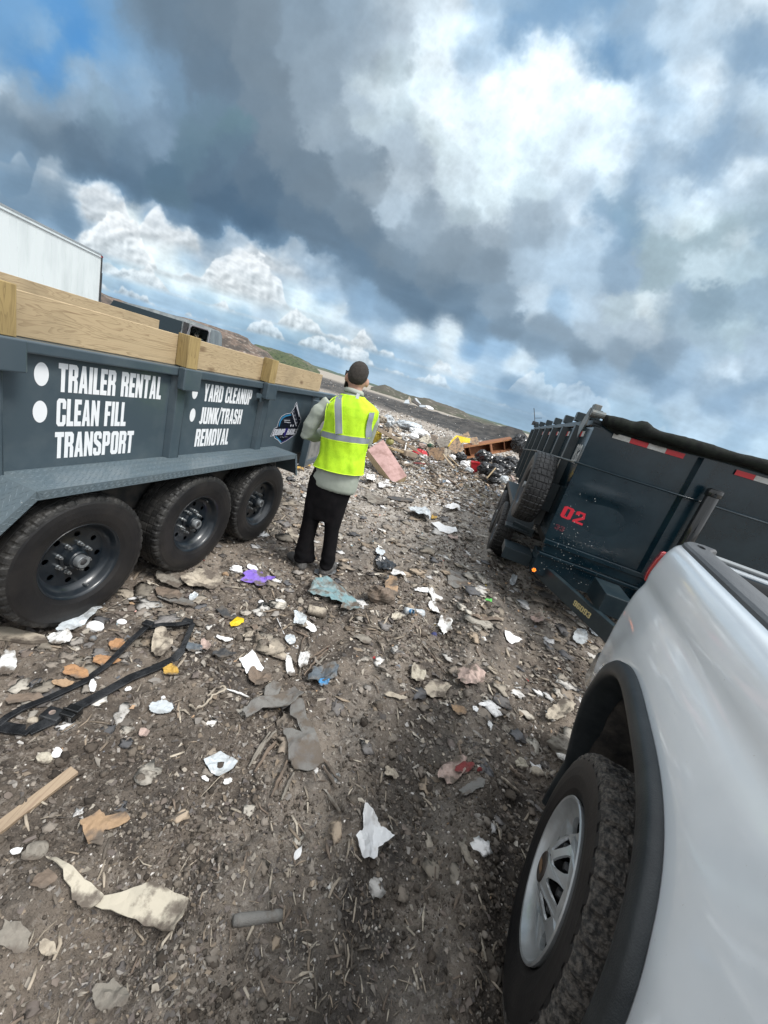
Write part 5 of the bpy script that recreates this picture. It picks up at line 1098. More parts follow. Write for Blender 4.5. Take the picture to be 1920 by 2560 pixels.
# ------------------------------------------------------------------ loose cover nobody could count: clods, flakes, splinters
def deb_mat(name, rough, bump, bs, spec=.3):
    return mat(name, (.1, .1, .1), rough, 0, c2=(.10, .088, .075), ns=30, lo=.52, hi=.72, bump=bump, bs=bs, attr='tone', spec=spec)
CLOD = deb_mat('soil_clods', .95, .6, 90); FLK = deb_mat('litter_flakes', .75, .25, 60, .4); SPL = deb_mat('splinters', .85, .3, 80)
def polar(n, r0, r1, a0=-64, a1=54, pw=1.):
    u = nr.rand(n); r = r0*(r1/r0)**(u**pw); a = np.radians(nr.uniform(a0, a1, n)); return r*np.sin(a), r*np.cos(a), r
ico_p = (1+5**.5)/2
ICO = np.array([(-1, ico_p, 0), (1, ico_p, 0), (-1, -ico_p, 0), (1, -ico_p, 0), (0, -1, ico_p), (0, 1, ico_p), (0, -1, -ico_p), (0, 1, -ico_p), (ico_p, 0, -1), (ico_p, 0, 1), (-ico_p, 0, -1), (-ico_p, 0, 1)])/math.hypot(1, ico_p)
ICF = np.array([(0, 11, 5), (0, 5, 1), (0, 1, 7), (0, 7, 10), (0, 10, 11), (1, 5, 9), (5, 11, 4), (11, 10, 2), (10, 7, 6), (7, 1, 8), (3, 9, 4), (3, 4, 2), (3, 2, 6), (3, 6, 8), (3, 8, 9), (4, 9, 5), (2, 4, 11), (6, 2, 10), (8, 6, 7), (9, 8, 1)])
def sub_ico():
    V = [Vector(v) for v in ICO]; Fc = []; cache = {}
    def mid(a, b):
        k = (min(a, b), max(a, b))
        if k not in cache: cache[k] = len(V); V.append((V[a]+V[b]).normalized())
        return cache[k]
    for a, b_, c in ICF.tolist():
        x, y, z = mid(a, b_), mid(b_, c), mid(c, a); Fc += [(a, x, z), (x, b_, y), (z, y, c), (x, y, z)]
    return np.array([tuple(v) for v in V]), np.array(Fc)
IV2, IF2 = sub_ico()
def blobs(name, n, r0, r1, smin, smax, pal, m, base=(ICO, ICF), flat=.7, sp=1.0, rj=.28, sgr=.6, dens=None):
    x, y, r = polar(n, r0, r1)
    if dens is not None: k = nr.rand(n) < dens(x, y); x, y, r = x[k], y[k], r[k]; n = len(x)
    s = np.exp(nr.uniform(np.log(smin), np.log(smax), n)**1.)*np.maximum(.75, r)**sgr*sp
    V0, F0 = base; k = len(V0)
    rad = 1+rj*(nr.rand(n, k)-.5)*2
    P = V0[None]*rad[..., None]*np.stack([nr.uniform(.7, 1.4, n), nr.uniform(.7, 1.4, n), nr.uniform(.55, 1., n)*flat/.7], -1)[:, None, :]
    an = nr.rand(n)*6.283; ca, sa = np.cos(an)[:, None], np.sin(an)[:, None]
    Q = np.stack([P[..., 0]*ca-P[..., 1]*sa, P[..., 0]*sa+P[..., 1]*ca, P[..., 2]], -1)*s[:, None, None]
    Q[..., 0] += x[:, None]; Q[..., 1] += y[:, None]; Q[..., 2] += (gh(x, y)+s*.18)[:, None]
    C = np.array(pal)[nr.choice(len(pal), n)]*nr.uniform(.7, 1.3, (n, 1)); C = np.repeat(C[:, None, :], k, 1).reshape(-1, 3)
    Fc = (F0[None]+np.arange(n)[:, None, None]*k).reshape(-1, 3)
    o = np_obj(name, Q.reshape(-1, 3), Fc, m, C, smooth=False); return tag(o, kind='stuff')
DIRT = [(.088, .072, .058), (.066, .054, .044), (.11, .092, .075), (.15, .128, .106), (.048, .040, .033), (.20, .175, .15)]
def clump(x, y): return np.clip(.12+4.2*(fbm(x*2.1, y*2.1, 4, 91)+.05), .03, 1)
tag(blobs('soil_clods', 34000, .42, 3.2, .0018, .0080, DIRT, CLOD, dens=clump, base=(ICO, ICF)), 'crumbled dark soil clods strewn over the near ground', 'soil')
tag(blobs('soil_lumps', 1300, .42, 4.5, .007, .017, DIRT, CLOD, base=(IV2, IF2), dens=clump, rj=.4), 'larger brown lumps of soil lying on the near ground', 'soil')
tag(blobs('soil_crumbs', 26000, 2.5, 18, .003, .008, DIRT+[(.28, .26, .23)], CLOD, dens=lambda x, y: clump(x, y)+.2), 'small crumbs of soil spread toward the heap', 'soil')
tag(blobs('pale_gravel', 7000, .5, 22, .0018, .006, [(.42, .39, .35), (.56, .53, .50), (.32, .29, .25), (.30, .25, .2), (.25, .22, .19)], CLOD, dens=lambda x, y: clump(x-9, y+4)+.15), 'pale gravel and plaster crumbs scattered over the ground', 'gravel')
def flakes(name, n, r0, r1, smin, smax, pal, m, dens=None, sgr=.62, tilt=.5, lift=.2, pos=None, bend=.3, asp=(.22, .85)):
    if pos is None: x, y, r = polar(n, r0, r1)
    else: x, y, r = pos(n); n = len(x)
    if dens is not None: k = nr.rand(n) < dens(x, y); x, y, r = x[k], y[k], r[k]; n = len(x)
    s = np.exp(nr.uniform(np.log(smin), np.log(smax), n))*np.maximum(.75, r)**sgr
    k = 7; th = (np.arange(6)*math.pi/3)[None]+nr.uniform(-.45, .45, (n, 6)); rr = nr.uniform(.32, 1.25, (n, 6)); asp_ = nr.uniform(asp[0], asp[1], n)
    lx = np.concatenate([np.zeros((n, 1)), rr*np.cos(th)], 1); ly = np.concatenate([np.zeros((n, 1)), rr*np.sin(th)*asp_[:, None]], 1); lz = np.concatenate([nr.uniform(0, bend, (n, 1)), nr.uniform(-bend, bend, (n, 6))], 1)
    P = np.stack([lx, ly, lz], -1)
    a = nr.rand(n)*6.283; t = nr.normal(0, tilt, n); ca, sa, ct, st = [q[:, None] for q in (np.cos(a), np.sin(a), np.cos(t), np.sin(t))]
    Y1 = P[..., 1]*ct-P[..., 2]*st; Z1 = P[..., 1]*st+P[..., 2]*ct
    Q = np.stack([P[..., 0]*ca-Y1*sa, P[..., 0]*sa+Y1*ca, Z1], -1)*s[:, None, None]
    Q[..., 0] += x[:, None]; Q[..., 1] += y[:, None]; Q[..., 2] += (gh(x, y)+s*(np.abs(np.sin(t))*.35+lift))[:, None]
    C = np.array(pal)[nr.choice(len(pal), n)]*nr.uniform(.75, 1.2, (n, 1)); C = np.clip(np.repeat(C[:, None, :], k, 1), 0, .9).reshape(-1, 3)
    tri = np.array([(0, i+1, (i+1) % 6+1) for i in range(6)]); Fc = (tri[None]+np.arange(n)[:, None, None]*k).reshape(-1, 3)
    return tag(np_obj(name, Q.reshape(-1, 3), Fc, m, C), kind='stuff')
EARTHY = [(.16, .13, .11), (.22, .19, .16), (.12, .10, .09), (.28, .25, .21), (.20, .16, .12), (.10, .09, .085), (.25, .23, .21)]
MIXED = EARTHY+[(.42, .37, .30), (.50, .46, .40), (.62, .60, .57), (.36, .24, .15), (.40, .38, .36), (.14, .15, .17), (.33, .28, .24), (.24, .22, .20)]
WHITEY = [(.66, .65, .62), (.72, .71, .70), (.55, .52, .47), (.48, .43, .37), (.60, .60, .62), (.40, .36, .31), (.30, .27, .24), (.45, .34, .25)]
def palef(x, y): return .12+.9*pale_f(x, y)
tag(flakes('earthy_flakes', 15000, .5, 6, .0045, .017, EARTHY, FLK, dens=lambda x, y: clump(x+7, y)+.15), 'brown and grey flakes of trodden litter on the soil', 'litter')
tag(flakes('mixed_flakes', 24000, 1.3, 26, .004, .014, MIXED, FLK, dens=palef), 'mixed beige and grey litter flakes covering the middle ground', 'litter')
tag(flakes('white_flakes', 19000, 1.8, 30, .003, .0105, WHITEY, FLK, dens=lambda x, y: .06+.9*pale_f(x, y)**1.5), 'whitish paper and plastic flakes thick toward the heap', 'litter')
COLR = [(.10, .22, .42), (.45, .05, .05), (.55, .42, .05), (.10, .30, .20), (.35, .55, .62), (.6, .35, .3), (.03, .03, .035), (.03, .03, .035)]
tag(flakes('coloured_flakes', 900, 2.2, 26, .004, .011, COLR, FLK, dens=palef), 'small coloured plastic scraps among the litter', 'litter')
def sticks(name, n, r0, r1, lmin, lmax, pal, m, dens=None, sgr=.6, pos=None):
    x, y, r = polar(n, r0, r1) if pos is None else pos(n)
    n = len(x)
    if dens is not None: k = nr.rand(n) < dens(x, y); x, y, r = x[k], y[k], r[k]; n = len(x)
    L_ = np.exp(nr.uniform(np.log(lmin), np.log(lmax), n))*np.maximum(.75, r)**sgr; wd = L_*nr.uniform(.05, .16, n); a = np.where(nr.rand(n) < .5, nr.normal(1.9, .5, n), nr.rand(n)*6.283)
    t = nr.normal(0, .12, n); d = np.stack([np.cos(a)*np.cos(t), np.sin(a)*np.cos(t), np.sin(t)], -1); s_ = np.stack([-np.sin(a), np.cos(a), 0*a], -1); u_ = np.cross(d, s_)
    c = np.stack([x, y, gh(x, y)+wd*.5+np.abs(np.sin(t))*L_*.4], -1); V = []
    mid = c+s_*(nr.normal(0, .06, n)*L_)[:, None]
    for q, (cc, dl) in enumerate(((c, -1), (mid, 0), (c, 1))):
        w2 = wd*(1. if q == 1 else nr.uniform(.3, .9, n))
        for i, j in ((-1, -.5), (1, -.5), (1, .5), (-1, .5)): V.append(cc+d*(dl*L_*.5)[:, None]+s_*(i*w2*.5)[:, None]+u_*(j*w2*.5)[:, None])
    V = np.stack(V, 1); q = []
    for b_ in (0, 4):
        for i in range(4): q.append((b_+i, b_+(i+1) % 4, b_+4+(i+1) % 4, b_+4+i))
    q += [(3, 2, 1, 0), (8, 9, 10, 11)]; Fc = (np.array(q)[None]+np.arange(n)[:, None, None]*12).reshape(-1, 4)
    C = np.array(pal)[nr.choice(len(pal), n)]*nr.uniform(.7, 1.2, (n, 1)); C = np.repeat(C[:, None, :], 12, 1).reshape(-1, 3)
    return tag(np_obj(name, V.reshape(-1, 3), Fc, m, C), kind='stuff')
WOODY = [(.26, .21, .16), (.18, .14, .11), (.34, .29, .23), (.13, .11, .09), (.42, .37, .30)]
SCR = EARTHY+[(.15, .125, .105), (.19, .165, .14), (.24, .21, .18), (.30, .27, .235), (.36, .33, .29), (.13, .115, .10)]
FLT = [(.30, .26, .21), (.26, .23, .19), (.20, .17, .14), (.42, .39, .34), (.30, .24, .18), (.55, .53, .50), (.62, .61, .60), (.17, .16, .155), (.24, .20, .16), (.10, .10, .105)]
tag(blobs('flattened_litter', 3000, .9, 12, .013, .034, FLT, deb_mat('flattened_litter_skin', .8, .6, 35), base=(IV2, IF2), flat=.09, rj=.7, dens=lambda x, y: (clump(x-2, y-3)*.7+.25)*(.12+.88*sstep(1.5, 3, np.hypot(x, y)))), 'flattened half buried bags, card and cloth between the trailers', 'litter')
tag(blobs('trodden_scraps', 6500, .5, 9, .005, .019, SCR, deb_mat('trodden_scrap_skin', .85, .5, 45), base=(IV2, IF2), flat=.14, rj=.6, dens=lambda x, y: (clump(x+3, y-6)*.8+.2)*(.05+.95*sstep(1.3, 2.6, np.hypot(x, y)))), 'crumpled soil coloured scraps of cloth and card trodden into the ground', 'litter')
tag(flakes('trodden_shreds', 6500, .6, 9, .007, .024, SCR+[(.42, .38, .32)], FLK, dens=lambda x, y: (clump(x-5, y+8)*.7+.22)*(.15+.85*sstep(1.2, 2.4, np.hypot(x, y))), bend=.35, asp=(.18, .7), tilt=.35), 'shredded brown and grey litter pressed into the soil', 'litter')
tag(sticks('splinters', 4200, .6, 22, .02, .075, WOODY, SPL, dens=lambda x, y: clump(x-4, y+3)+.25), 'wood splinters and fibres trodden into the soil', 'splinters')

# ------------------------------------------------------------------ single pieces of litter
def lm(name, c, c2=None, soil=True, rough=.75, ns=14, bump=.3, lo=.45, hi=.65, spec=.4, tr=0., bs=50):
    m = mat(name, c, rough, 0, c2=c2 or tuple(x*.55 for x in c), ns=ns, lo=lo, hi=hi, bump=bump, bs=bs, spec=spec, c3=(.115, .095, .077) if soil else None, ns3=11, lo3=.48, hi3=.60, det=9)
    if tr: m.node_tree.nodes['Principled BSDF'].inputs['Transmission Weight'].default_value = tr
    return m
LM = dict(white=lm('dirty_white', (.66, .66, .65), (.36, .33, .29), lo=.5, hi=.7), clean=lm('clean_white', soil=False, c=(.78, .78, .78), c2=(.45, .42, .38), lo=.55, hi=.75), beige=lm('beige_paper', (.40, .35, .28), (.2, .17, .14)), grey=lm('grey_felt', (.17, .165, .155), (.11, .10, .095), bs=200, ns=6), dgrey=lm('dark_grey_plastic', (.05, .052, .055), (.10, .09, .08), .5),
          tan=lm('tan_card', (.34, .23, .14), (.2, .14, .1)), brown=lm('brown_crumple', (.17, .13, .10), (.10, .08, .065)), greyb=lm('grey_brown', (.22, .20, .17), (.12, .105, .09)), purple=lm('purple_plastic', (.20, .12, .50), (.26, .2, .45), .4), teal=lm('teal_plastic', (.15, .25, .27), (.26, .30, .30), .5),
          yellow=lm('yellow_plastic', soil=False, c=(.72, .50, .02), c2=(.5, .36, .03), rough=.4), blue=lm('blue_plastic', (.05, .22, .45), (.2, .35, .5), .4), blueg=lm('blue_grey_rag', (.10, .12, .14), (.17, .17, .165)), orange=lm('orange_brown_leaf', (.36, .20, .10), (.22, .13, .08)), ochre=lm('ochre_wrapper', (.45, .28, .06), (.25, .16, .06), .5),
          clear=lm('clear_plastic', soil=False, c=(.50, .54, .57), c2=(.30, .31, .31), rough=.25, spec=.7), glass=lm('smoky_glass', (.12, .13, .14), (.25, .25, .24), .12, spec=.8), cream=lm('cream_vinyl', (.46, .42, .34), (.17, .145, .12), ns=9, lo=.5, hi=.6, bump=.2), pink=lm('pinkish_wrapper', (.42, .32, .28), (.24, .18, .16)), red=lm('red_plastic', soil=False, c=(.45, .02, .03), c2=(.3, .03, .03), rough=.35), dred=lm('dull_red_rag', (.20, .035, .035), (.12, .04, .04)),
          green=lm('green_plastic', (.12, .50, .10), (.1, .35, .1), .4), black=lm('black_bag', soil=False, c=(.012, .013, .015), c2=(.03, .032, .035), rough=.22, bump=.4, bs=25, spec=.6), indigo=lm('indigo_plastic', (.04, .05, .16), (.08, .08, .12)))
def px_in(poly, x, y):
    c = False; n = len(poly); j = n-1
    for i in range(n):
        xi, yi = poly[i]; xj, yj = poly[j]
        if (yi > y) != (yj > y) and x < (xj-xi)*(y-yi)/(yj-yi)+xi: c = not c
        j = i
    return c
SEED = [100]
def tri_fill(poly, step):
    xs_ = [p[0] for p in poly]; ys_ = [p[1] for p in poly]; pts = [Vector(p) for p in poly]; n = len(pts); rg = random.Random(SEED[0])
    x = min(xs_)
    while x < max(xs_):
        y = min(ys_)
        while y < max(ys_):
            q = (x+rg.uniform(-.3, .3)*step, y+rg.uniform(-.3, .3)*step)
            if px_in(poly, *q): pts.append(Vector(q))
            y += step
        x += step
    r = geometry.delaunay_2d_cdt(pts, [(i, (i+1) % n) for i in range(n)], [], 1, 1e-6); return r[0], r[2]
def dens_poly(poly, k):
    out = []; n = len(poly)
    for i in range(n):
        a, b_ = poly[i], poly[(i+1) % n]
        for j in range(k): out.append((a[0]+(b_[0]-a[0])*j/k, a[1]+(b_[1]-a[1])*j/k))
    return out
def name_(o, name, cat, label, group=None): o.name = name; return tag(o, label, cat, group)
def sheet(poly, m, name, label, cat, amp=.10, freq=2.2, lift=.014, thick=.0025, rough_edge=.0, parent=None, curl=0., group=None, dz=0., step=14):
    """a limp or stiff sheet lying on the ground: outline (photo measurements) laid on the soil, crumpled, given thickness"""
    SEED[0] += 1; sd_ = SEED[0]; rg = random.Random(sd_)
    cu = sum(p[0] for p in poly)/len(poly); cv = sum(p[1] for p in poly)/len(poly); c = GP(cu, cv)
    g2 = []
    for u, v in poly:
        d = ray(u, v); t = (c.z+dz-CAMH)/d[2]; g2.append((d[0]*t-c.x, d[1]*t-c.y))
    size = max(max(p[0] for p in g2)-min(p[0] for p in g2), max(p[1] for p in g2)-min(p[1] for p in g2))
    re_ = rough_edge or (.018 if len(poly) > 5 and thick < .01 else .004)
    g2 = [(x+rg.uniform(-1, 1)*re_*size, y+rg.uniform(-1, 1)*re_*size) for x, y in dens_poly(g2, 3)]
    V, T = tri_fill(g2, size/step); out = []
    for v in V:
        q = np.array([v.x/size*freq+sd_, v.y/size*freq]); h = (float(fbm(q[0], q[1], 3, sd_))*2+.9*abs(float(fbm(q[0]*2.3+q[1], q[1]*2.3-q[0], 2, sd_+3))))*amp*size+amp*size*.4
        h += curl*size*((v.x/size)**2+(v.y/size)**2)
        zz = float(gh(c.x+v.x, c.y+v.y)); out.append((v.x, v.y, max(zz, c.z*.5+zz*.5)-c.z+lift+max(0, h)+dz))
    o = mesh_obj(name, out, [tuple(t) for t in T], m, parent, False); 
    if parent is None: o.location = c; name_(o, name, cat, label, group)
    solid(o, thick); return o
def ell(u, v, hw, hh, ang=0, n=14, jag=.18):
    rg = random.Random(int(u*7+v*13)); a = R(ang); out = []
    for i in range(n):
        t = 2*math.pi*i/n; k = 1+rg.uniform(-jag, jag); x, y = hw*k*math.cos(t), hh*k*math.sin(t); out.append((u+x*math.cos(a)-y*math.sin(a), v+x*math.sin(a)+y*math.cos(a)))
    return out
def scrap(u, v, hw, hh, ang, m, name, label, cat, amp=.12, jag=.2, n=14, **k): return sheet(ell(u, v, hw, hh, ang, n, jag), LM[m], name, label, cat, amp=amp, **k)
def lump(u, v, hw, hh, m, name, label, cat, rough=.35, dy=None, parent=None, sq=1., group=None):
    """crumpled closed lump resting on the ground, base at pixel v+hh"""
    SEED[0] += 1; s_ = SEED[0]; c = GP(u, v+hh*.8); dist = (c-Vector((0, 0, CAMH))).length; 
    w = hw*dist/F*.88; h = hh*dist/F*.80; mb = MB(); V = []; Fc = []
    n1, n2 = 26, 14
    for j in range(n2+1):
        ph = math.pi*j/n2-math.pi/2
        for i in range(n1):
            t = 2*math.pi*i/n1; d = Vector((math.cos(ph)*math.cos(t), math.cos(ph)*math.sin(t), math.sin(ph)))
            q = 1+rough*(float(fbm(d.x*1.6+s_+d.z, d.y*1.6+d.z*2, 3, s_))*1.6-abs(float(fbm(d.x*4+s_, d.y*4+d.z*3, 2, s_+5)))*1.3)
            z = d.z*h*q; V.append((d.x*w*q, d.y*w*.8*q*sq, max(z, -h*.45)+h*.45))
    Fc = [(j*n1+i, j*n1+(i+1) % n1, (j+1)*n1+(i+1) % n1, (j+1)*n1+i) for j in range(n2) for i in range(n1)]
    o = mesh_obj(name, V, Fc, LM[m] if isinstance(m, str) else m, parent, False); o.location = (c.x, c.y, c.z-.004)
    if parent is None: name_(o, name, cat, label, group)
    return o
def strand(pts, r, m, name, label, cat, lift=.01, flat=None, group=None, taper=True, jig=1.5):
    rg = random.Random(int(pts[0][0])); P = []
    for i in range(len(pts)-1):
        for k in range(4):
            t = k/4; P.append((pts[i][0]*(1-t)+pts[i+1][0]*t+rg.uniform(-jig, jig), pts[i][1]*(1-t)+pts[i+1][1]*t+rg.uniform(-jig, jig)))
    P.append(pts[-1]); W3_ = [GP(u, v) for u, v in P]; c = W3_[0].copy(); mb = MB(); n = len(W3_)
    mb.tube([p-c+Vector((0, 0, r+lift)) for p in W3_], [r*(1-.45*abs(2*i/(n-1)-1) if taper else 1)*rg.uniform(.85, 1.15) for i in range(n)], 7)
    o = mb.obj(name, LM[m] if isinstance(m, str) else m); o.location = c; return name_(o, name, cat, label, group)
def S3(o, s, pts): return [(o[0]+x*s, o[1]+y*s) for x, y in pts]
# around the trailer wheels and the feet
scrap(641, 1454, 38, 17, 5, 'purple', 'plastic_scrap', 'torn purple plastic scrap lying between the tyres and the man', 'plastic scrap', amp=.16, jag=.3)
lump(591, 1416, 18, 14, 'clean', 'foam_chunk', 'white foam chunk just above the purple scrap', 'foam', .45)
scrap(502, 1461, 50, 24, -6, 'beige', 'crumpled_bag', 'dirty beige crumpled bag beside the second trailer tyre', 'bag', amp=.20)
scrap(428, 1455, 36, 20, 10, 'greyb', 'crumpled_cloth', 'grey brown crumpled cloth under the rear of the front tyre', 'cloth', amp=.22)
scrap(418, 1490, 34, 14, 20, 'brown', 'crumpled_cloth', 'brown wad of cloth just below the grey brown one', 'cloth', amp=.2)
sheet(S3((400, 1380), .3014, [(-10, 340), (60, 370), (170, 400), (270, 450), (290, 490), (200, 480), (60, 430), (-20, 390)]), LM['grey'], 'fabric_strip', 'grey flat fabric strip pointing away from the front trailer tyre', 'fabric strip', amp=.05)
t = sheet(S3((400, 1380), .3014, [(455, 490), (520, 470), (600, 530), (640, 555), (585, 600), (510, 560)]), LM['dgrey'], 'packet', 'dark grey packet with a bright yellow end lying flat', 'packet', amp=.07)
sheet(S3((400, 1380), .3014, [(640, 552), (697, 575), (690, 600), (640, 625), (585, 630), (572, 605)]), LM['yellow'], 'packet_end', None, None, amp=.08, parent=t, dz=.0)
t.children[0].location = GP(*S3((400, 1380), .3014, [(637, 598)])[0])-t.location
sheet(S3((400, 1380), .3014, [(1215, 380), (1260, 300), (1400, 315), (1500, 345), (1600, 430), (1640, 470), (1640, 510), (1560, 522), (1480, 505), (1500, 470), (1400, 470), (1330, 430), (1250, 415)]), LM['teal'], 'plastic_sheet', 'torn teal plastic sheet curling at its right end', 'plastic sheet', amp=.14, curl=.12)
def can(u, v, u2, v2, rpx, m, name, label, cat, open_=True, m2=None):
    a = GP(u, v); b_ = GP(u2, v2); d = (a-Vector((0, 0, CAMH))).length; r = rpx*d/F; mb = MB(); ax_ = (b_-a); n = 8; rg = random.Random(int(u)); up_ = Vector((0, 0, 1)); sd_ = ax_.normalized().cross(up_)
    mb.tube([a+ax_*i/n+Vector((0, 0, r*.85)) for i in range(n+1)], [r*(1+rg.uniform(-.13, .06)) for i in range(n+1)], 20, cap=not open_)
    mb.v = [tuple(Vector(p)-a) for p in mb.v]; o = mb.obj(name, LM[m], smooth=True); o.location = a; solid(o, .002); return name_(o, name, cat, label)
can(766, 1532, 811, 1543, 12, 'beige', 'crushed_cup', 'dirty white crushed cup lying below the teal sheet', 'cup')
t = scrap(747, 1553, 18, 15, 10, 'clear', 'carton_scrap', 'clear and blue carton scrap left of the crushed cup', 'carton', amp=.25)
scrap(774, 1571, 18, 8, 25, 'clean', 'oval_disc', 'white ribbed plastic lid below the blue carton scrap', 'lid', amp=.12, jag=.05)
o = scrap(724, 1604, 14, 13, 0, 'clear', 'plastic_spoon', 'clear plastic spoon bowl with a thin white handle', 'spoon', amp=.12, jag=.04)
mb = MB(); a = GP(712, 1592)-o.location; b_ = GP(691, 1551)-o.location; mb.tube([a+Vector((0, 0, .008)), b_+Vector((0, 0, .02))], .0022, 6); mb.obj('handle', LM['clean'], o)
scrap(810, 1437, 27, 11, 3, 'glass', 'glass_piece', 'smoky rectangular glass piece in front of the shoes', 'glass', amp=.05, jag=.08)
lump(652, 1501, 8, 7, 'clean', 'foam_crumb', 'small white foam crumb below the purple scrap', 'foam'); lump(701, 1500, 14, 9, 'white', 'foam_crumb', 'flattened white foam crumb between purple scrap and teal sheet', 'foam')
t = sheet(S3((400, 1380), .3014, [(645, 925), (755, 862), (790, 890), (820, 940), (862, 972), (840, 1000), (770, 985), (715, 1032), (680, 990)]), LM['clean'], 'paper_sheet', 'white folded paper with faint print left of the root bundle', 'paper', amp=.12, curl=.1)
scrap(647, 1700, 29, 24, 0, 'brown', 'crumpled_sheet', 'brown crumpled sheet directly below the printed white paper', 'crumpled sheet', amp=.2)
scrap(511, 1622, 14, 14, 0, 'pink', 'cup_shard', 'pale pinkish cup shard right of the black frame corner', 'shard', amp=.2, curl=.4)
scrap(481, 1624, 23, 11, 15, 'blueg', 'cloth_strip', 'blue grey cloth strip tucked by the black frame corner', 'cloth', amp=.15)
scrap(560, 1640, 28, 12, 0, 'dgrey', 'crushed_plastic', 'dark crushed plastic piece left of the printed paper', 'plastic', amp=.18)
scrap(692, 1640, 24, 11, 12, 'beige', 'bark_piece', 'beige slab of bark right of the printed paper', 'bark', amp=.1); scrap(722, 1680, 9, 24, -20, 'white', 'shredded_tissue', 'white shred of tissue trailing below the beige bark', 'tissue', amp=.2)
t = scrap(804, 1698, 36, 25, 5, 'blueg', 'rag', 'blue grey wet rag with a bright blue corner', 'rag', amp=.24)
o = sheet(ell(807, 1713, 13, 9), LM['blue'], 'blue_corner', None, None, amp=.2, parent=t); o.location = GP(807, 1713)-t.location+Vector((0, 0, .012))
scrap(757, 1660, 14, 18, 0, 'white', 'crumpled_tissue', 'white crumpled tissue caught in the root bundle', 'tissue', amp=.25)
for i, p in enumerate(([(1210, 680), (1180, 760), (1160, 850), (1120, 960)], [(1225, 690), (1240, 800), (1170, 920), (1150, 1060)], [(1380, 830), (1320, 880), (1250, 960), (1190, 1040)], [(1390, 860), (1330, 920), (1290, 960)], [(1400, 790), (1300, 860), (1240, 900)])):
    strand(S3((400, 1380), .3014, p), .007, 'greyb' if i % 2 else 'brown', 'root_strand', 'fibrous brown root strand of the bundle above the blue grey rag', 'root', group='root strands above the blue grey rag')
strand(S3((400, 1380), .3014, [(240, 1285), (290, 1325), (370, 1290), (430, 1210), (540, 1160), (520, 1130), (460, 1150), (390, 1212)]), .0055, 'beige', 'bent_cord', 'pale bent cord looping left of the brown crumpled sheet', 'cord', taper=False)
strand(S3((400, 1380), .3014, [(545, 1160), (640, 1185), (735, 1222)]), .006, 'white', 'pale_twig', 'short pale twig touching the bent cord', 'twig')
scrap(560, 1604, 20, 6, 3, 'white', 'paper_shred', 'thin white paper shred above the dark crushed plastic', 'paper')
can(628, 1578, 640, 1572, 7, 'brown', 'pipe_stub', 'short brown pipe stub with its open end showing', 'pipe'); scrap(620, 1592, 13, 8, -10, 'beige', 'paper_wad', 'small beige paper wad beneath the pipe stub', 'paper', amp=.25)
scrap(692, 1440, 11, 11, 0, 'greyb', 'card_square', 'small grey card square right of the purple scrap', 'card', amp=.04, jag=.08, n=4)
scrap(630, 1424, 15, 6, 22, 'clean', 'oval_disc', 'small white oval lid right of the white foam chunk', 'lid', jag=.05)
strand(S3((400, 1380), .3014, [(770, 290), (840, 370), (885, 440)]), .008, 'greyb', 'wood_strip', 'grey wood strip sticking out under the purple scrap', 'wood strip')
scrap(483, 1497, 12, 8, -35, 'clear', 'plastic_tube', 'clear plastic tube below the dirty beige bag', 'tube', amp=.2)
lump(563, 1432, 9, 8, 'tan', 'brick_bit', 'orange brick bit left of the white lid', 'brick'); scrap(485, 1440+22, 1, 1, 0, 'tan', 'chip', 'tan chip on the crumpled beige bag', 'chip') if False else None
# black plastic frame
fr_pts = [(-15, 1050), (60, 1003), (200, 930), (400, 845), (700, 705), (780, 640), (880, 585), (1060, 405), (1205, 285), (1330, 262), (1450, 265), (1565, 252), (1585, 275), (1500, 455), (1440, 515), (1280, 592), (1080, 672), (870, 792), (640, 915), (520, 985), (400, 1045), (250, 1100), (100, 1085), (-15, 1062)]
fp = S3((0, 1500), .3014, fr_pts); P3 = [GP(*p) for p in fp]; c = GP(*S3((0, 1500), .3014, [(800, 700)])[0]); mb = MB(); up_h = [.01, .02, .025, .02, .02, .02, .03, .04, .05, .05, .055, .06, .06, .03, .02, .02, .02, .02, .02, .02, .02, .01, .01, .01]
for i in range(len(P3)-1):
    a = P3[i]-c+Vector((0, 0, up_h[i])); b_ = P3[i+1]-c+Vector((0, 0, up_h[i+1])); wd = .046 if i > 12 else .030
    d = (b_-a).normalized()*.004; mb.beam(a-d, b_+d, wd, .010+.001*(i % 2)); mb.beam(a-d+Vector((0, 0, -.012)), b_+d+Vector((0, 0, -.012)), .006, .02)
fo = mb.obj('bent_trim', LM['black']); fo.location = c; bevel(fo, .002); name_(fo, 'bent_trim', 'plastic trim', 'long bent black plastic frame lying at the left below the front tyre')
k = S3((0, 1500), .3014, [(450, 1005)])[0]; a = GP(*k)-c; mb = MB(); mb.box(a.x-.045, a.x+.035, a.y-.03, a.y+.03, a.z+.012, a.z+.045); bevel(mb.obj('buckle', LM['black'], fo), .006)
mb = MB(); mb.lathe([(a.z+.0455, .012), (a.z+.0465, .012), (a.z+.0466, 0)], 16, axis=2, c=(a.x-.01, a.y, 0)); mb.obj('round_sticker', LM['pink'], fo)
k = S3((0, 1500), .3014, [(590, 985)])[0]; a = GP(*k)-c; mb = MB(); mb.box(a.x-.03, a.x+.03, a.y-.03, a.y+.03, a.z+.01, a.z+.05); mb.box(a.x-.035, a.x+.035, a.y-.01, a.y+.0, a.z+.05, a.z+.06); bevel(mb.obj('clip', BLKG, fo), .006)
for q in ((1215, 268), (1540, 245)):
    k = S3((0, 1500), .3014, [q])[0]; a = GP(*k)-c; mb = MB(); mb.box(a.x-.025, a.x+.03, a.y-.02, a.y+.022, a.z+.052, a.z+.072); bevel(mb.obj('corner_bracket', LM['black'], fo), .005)
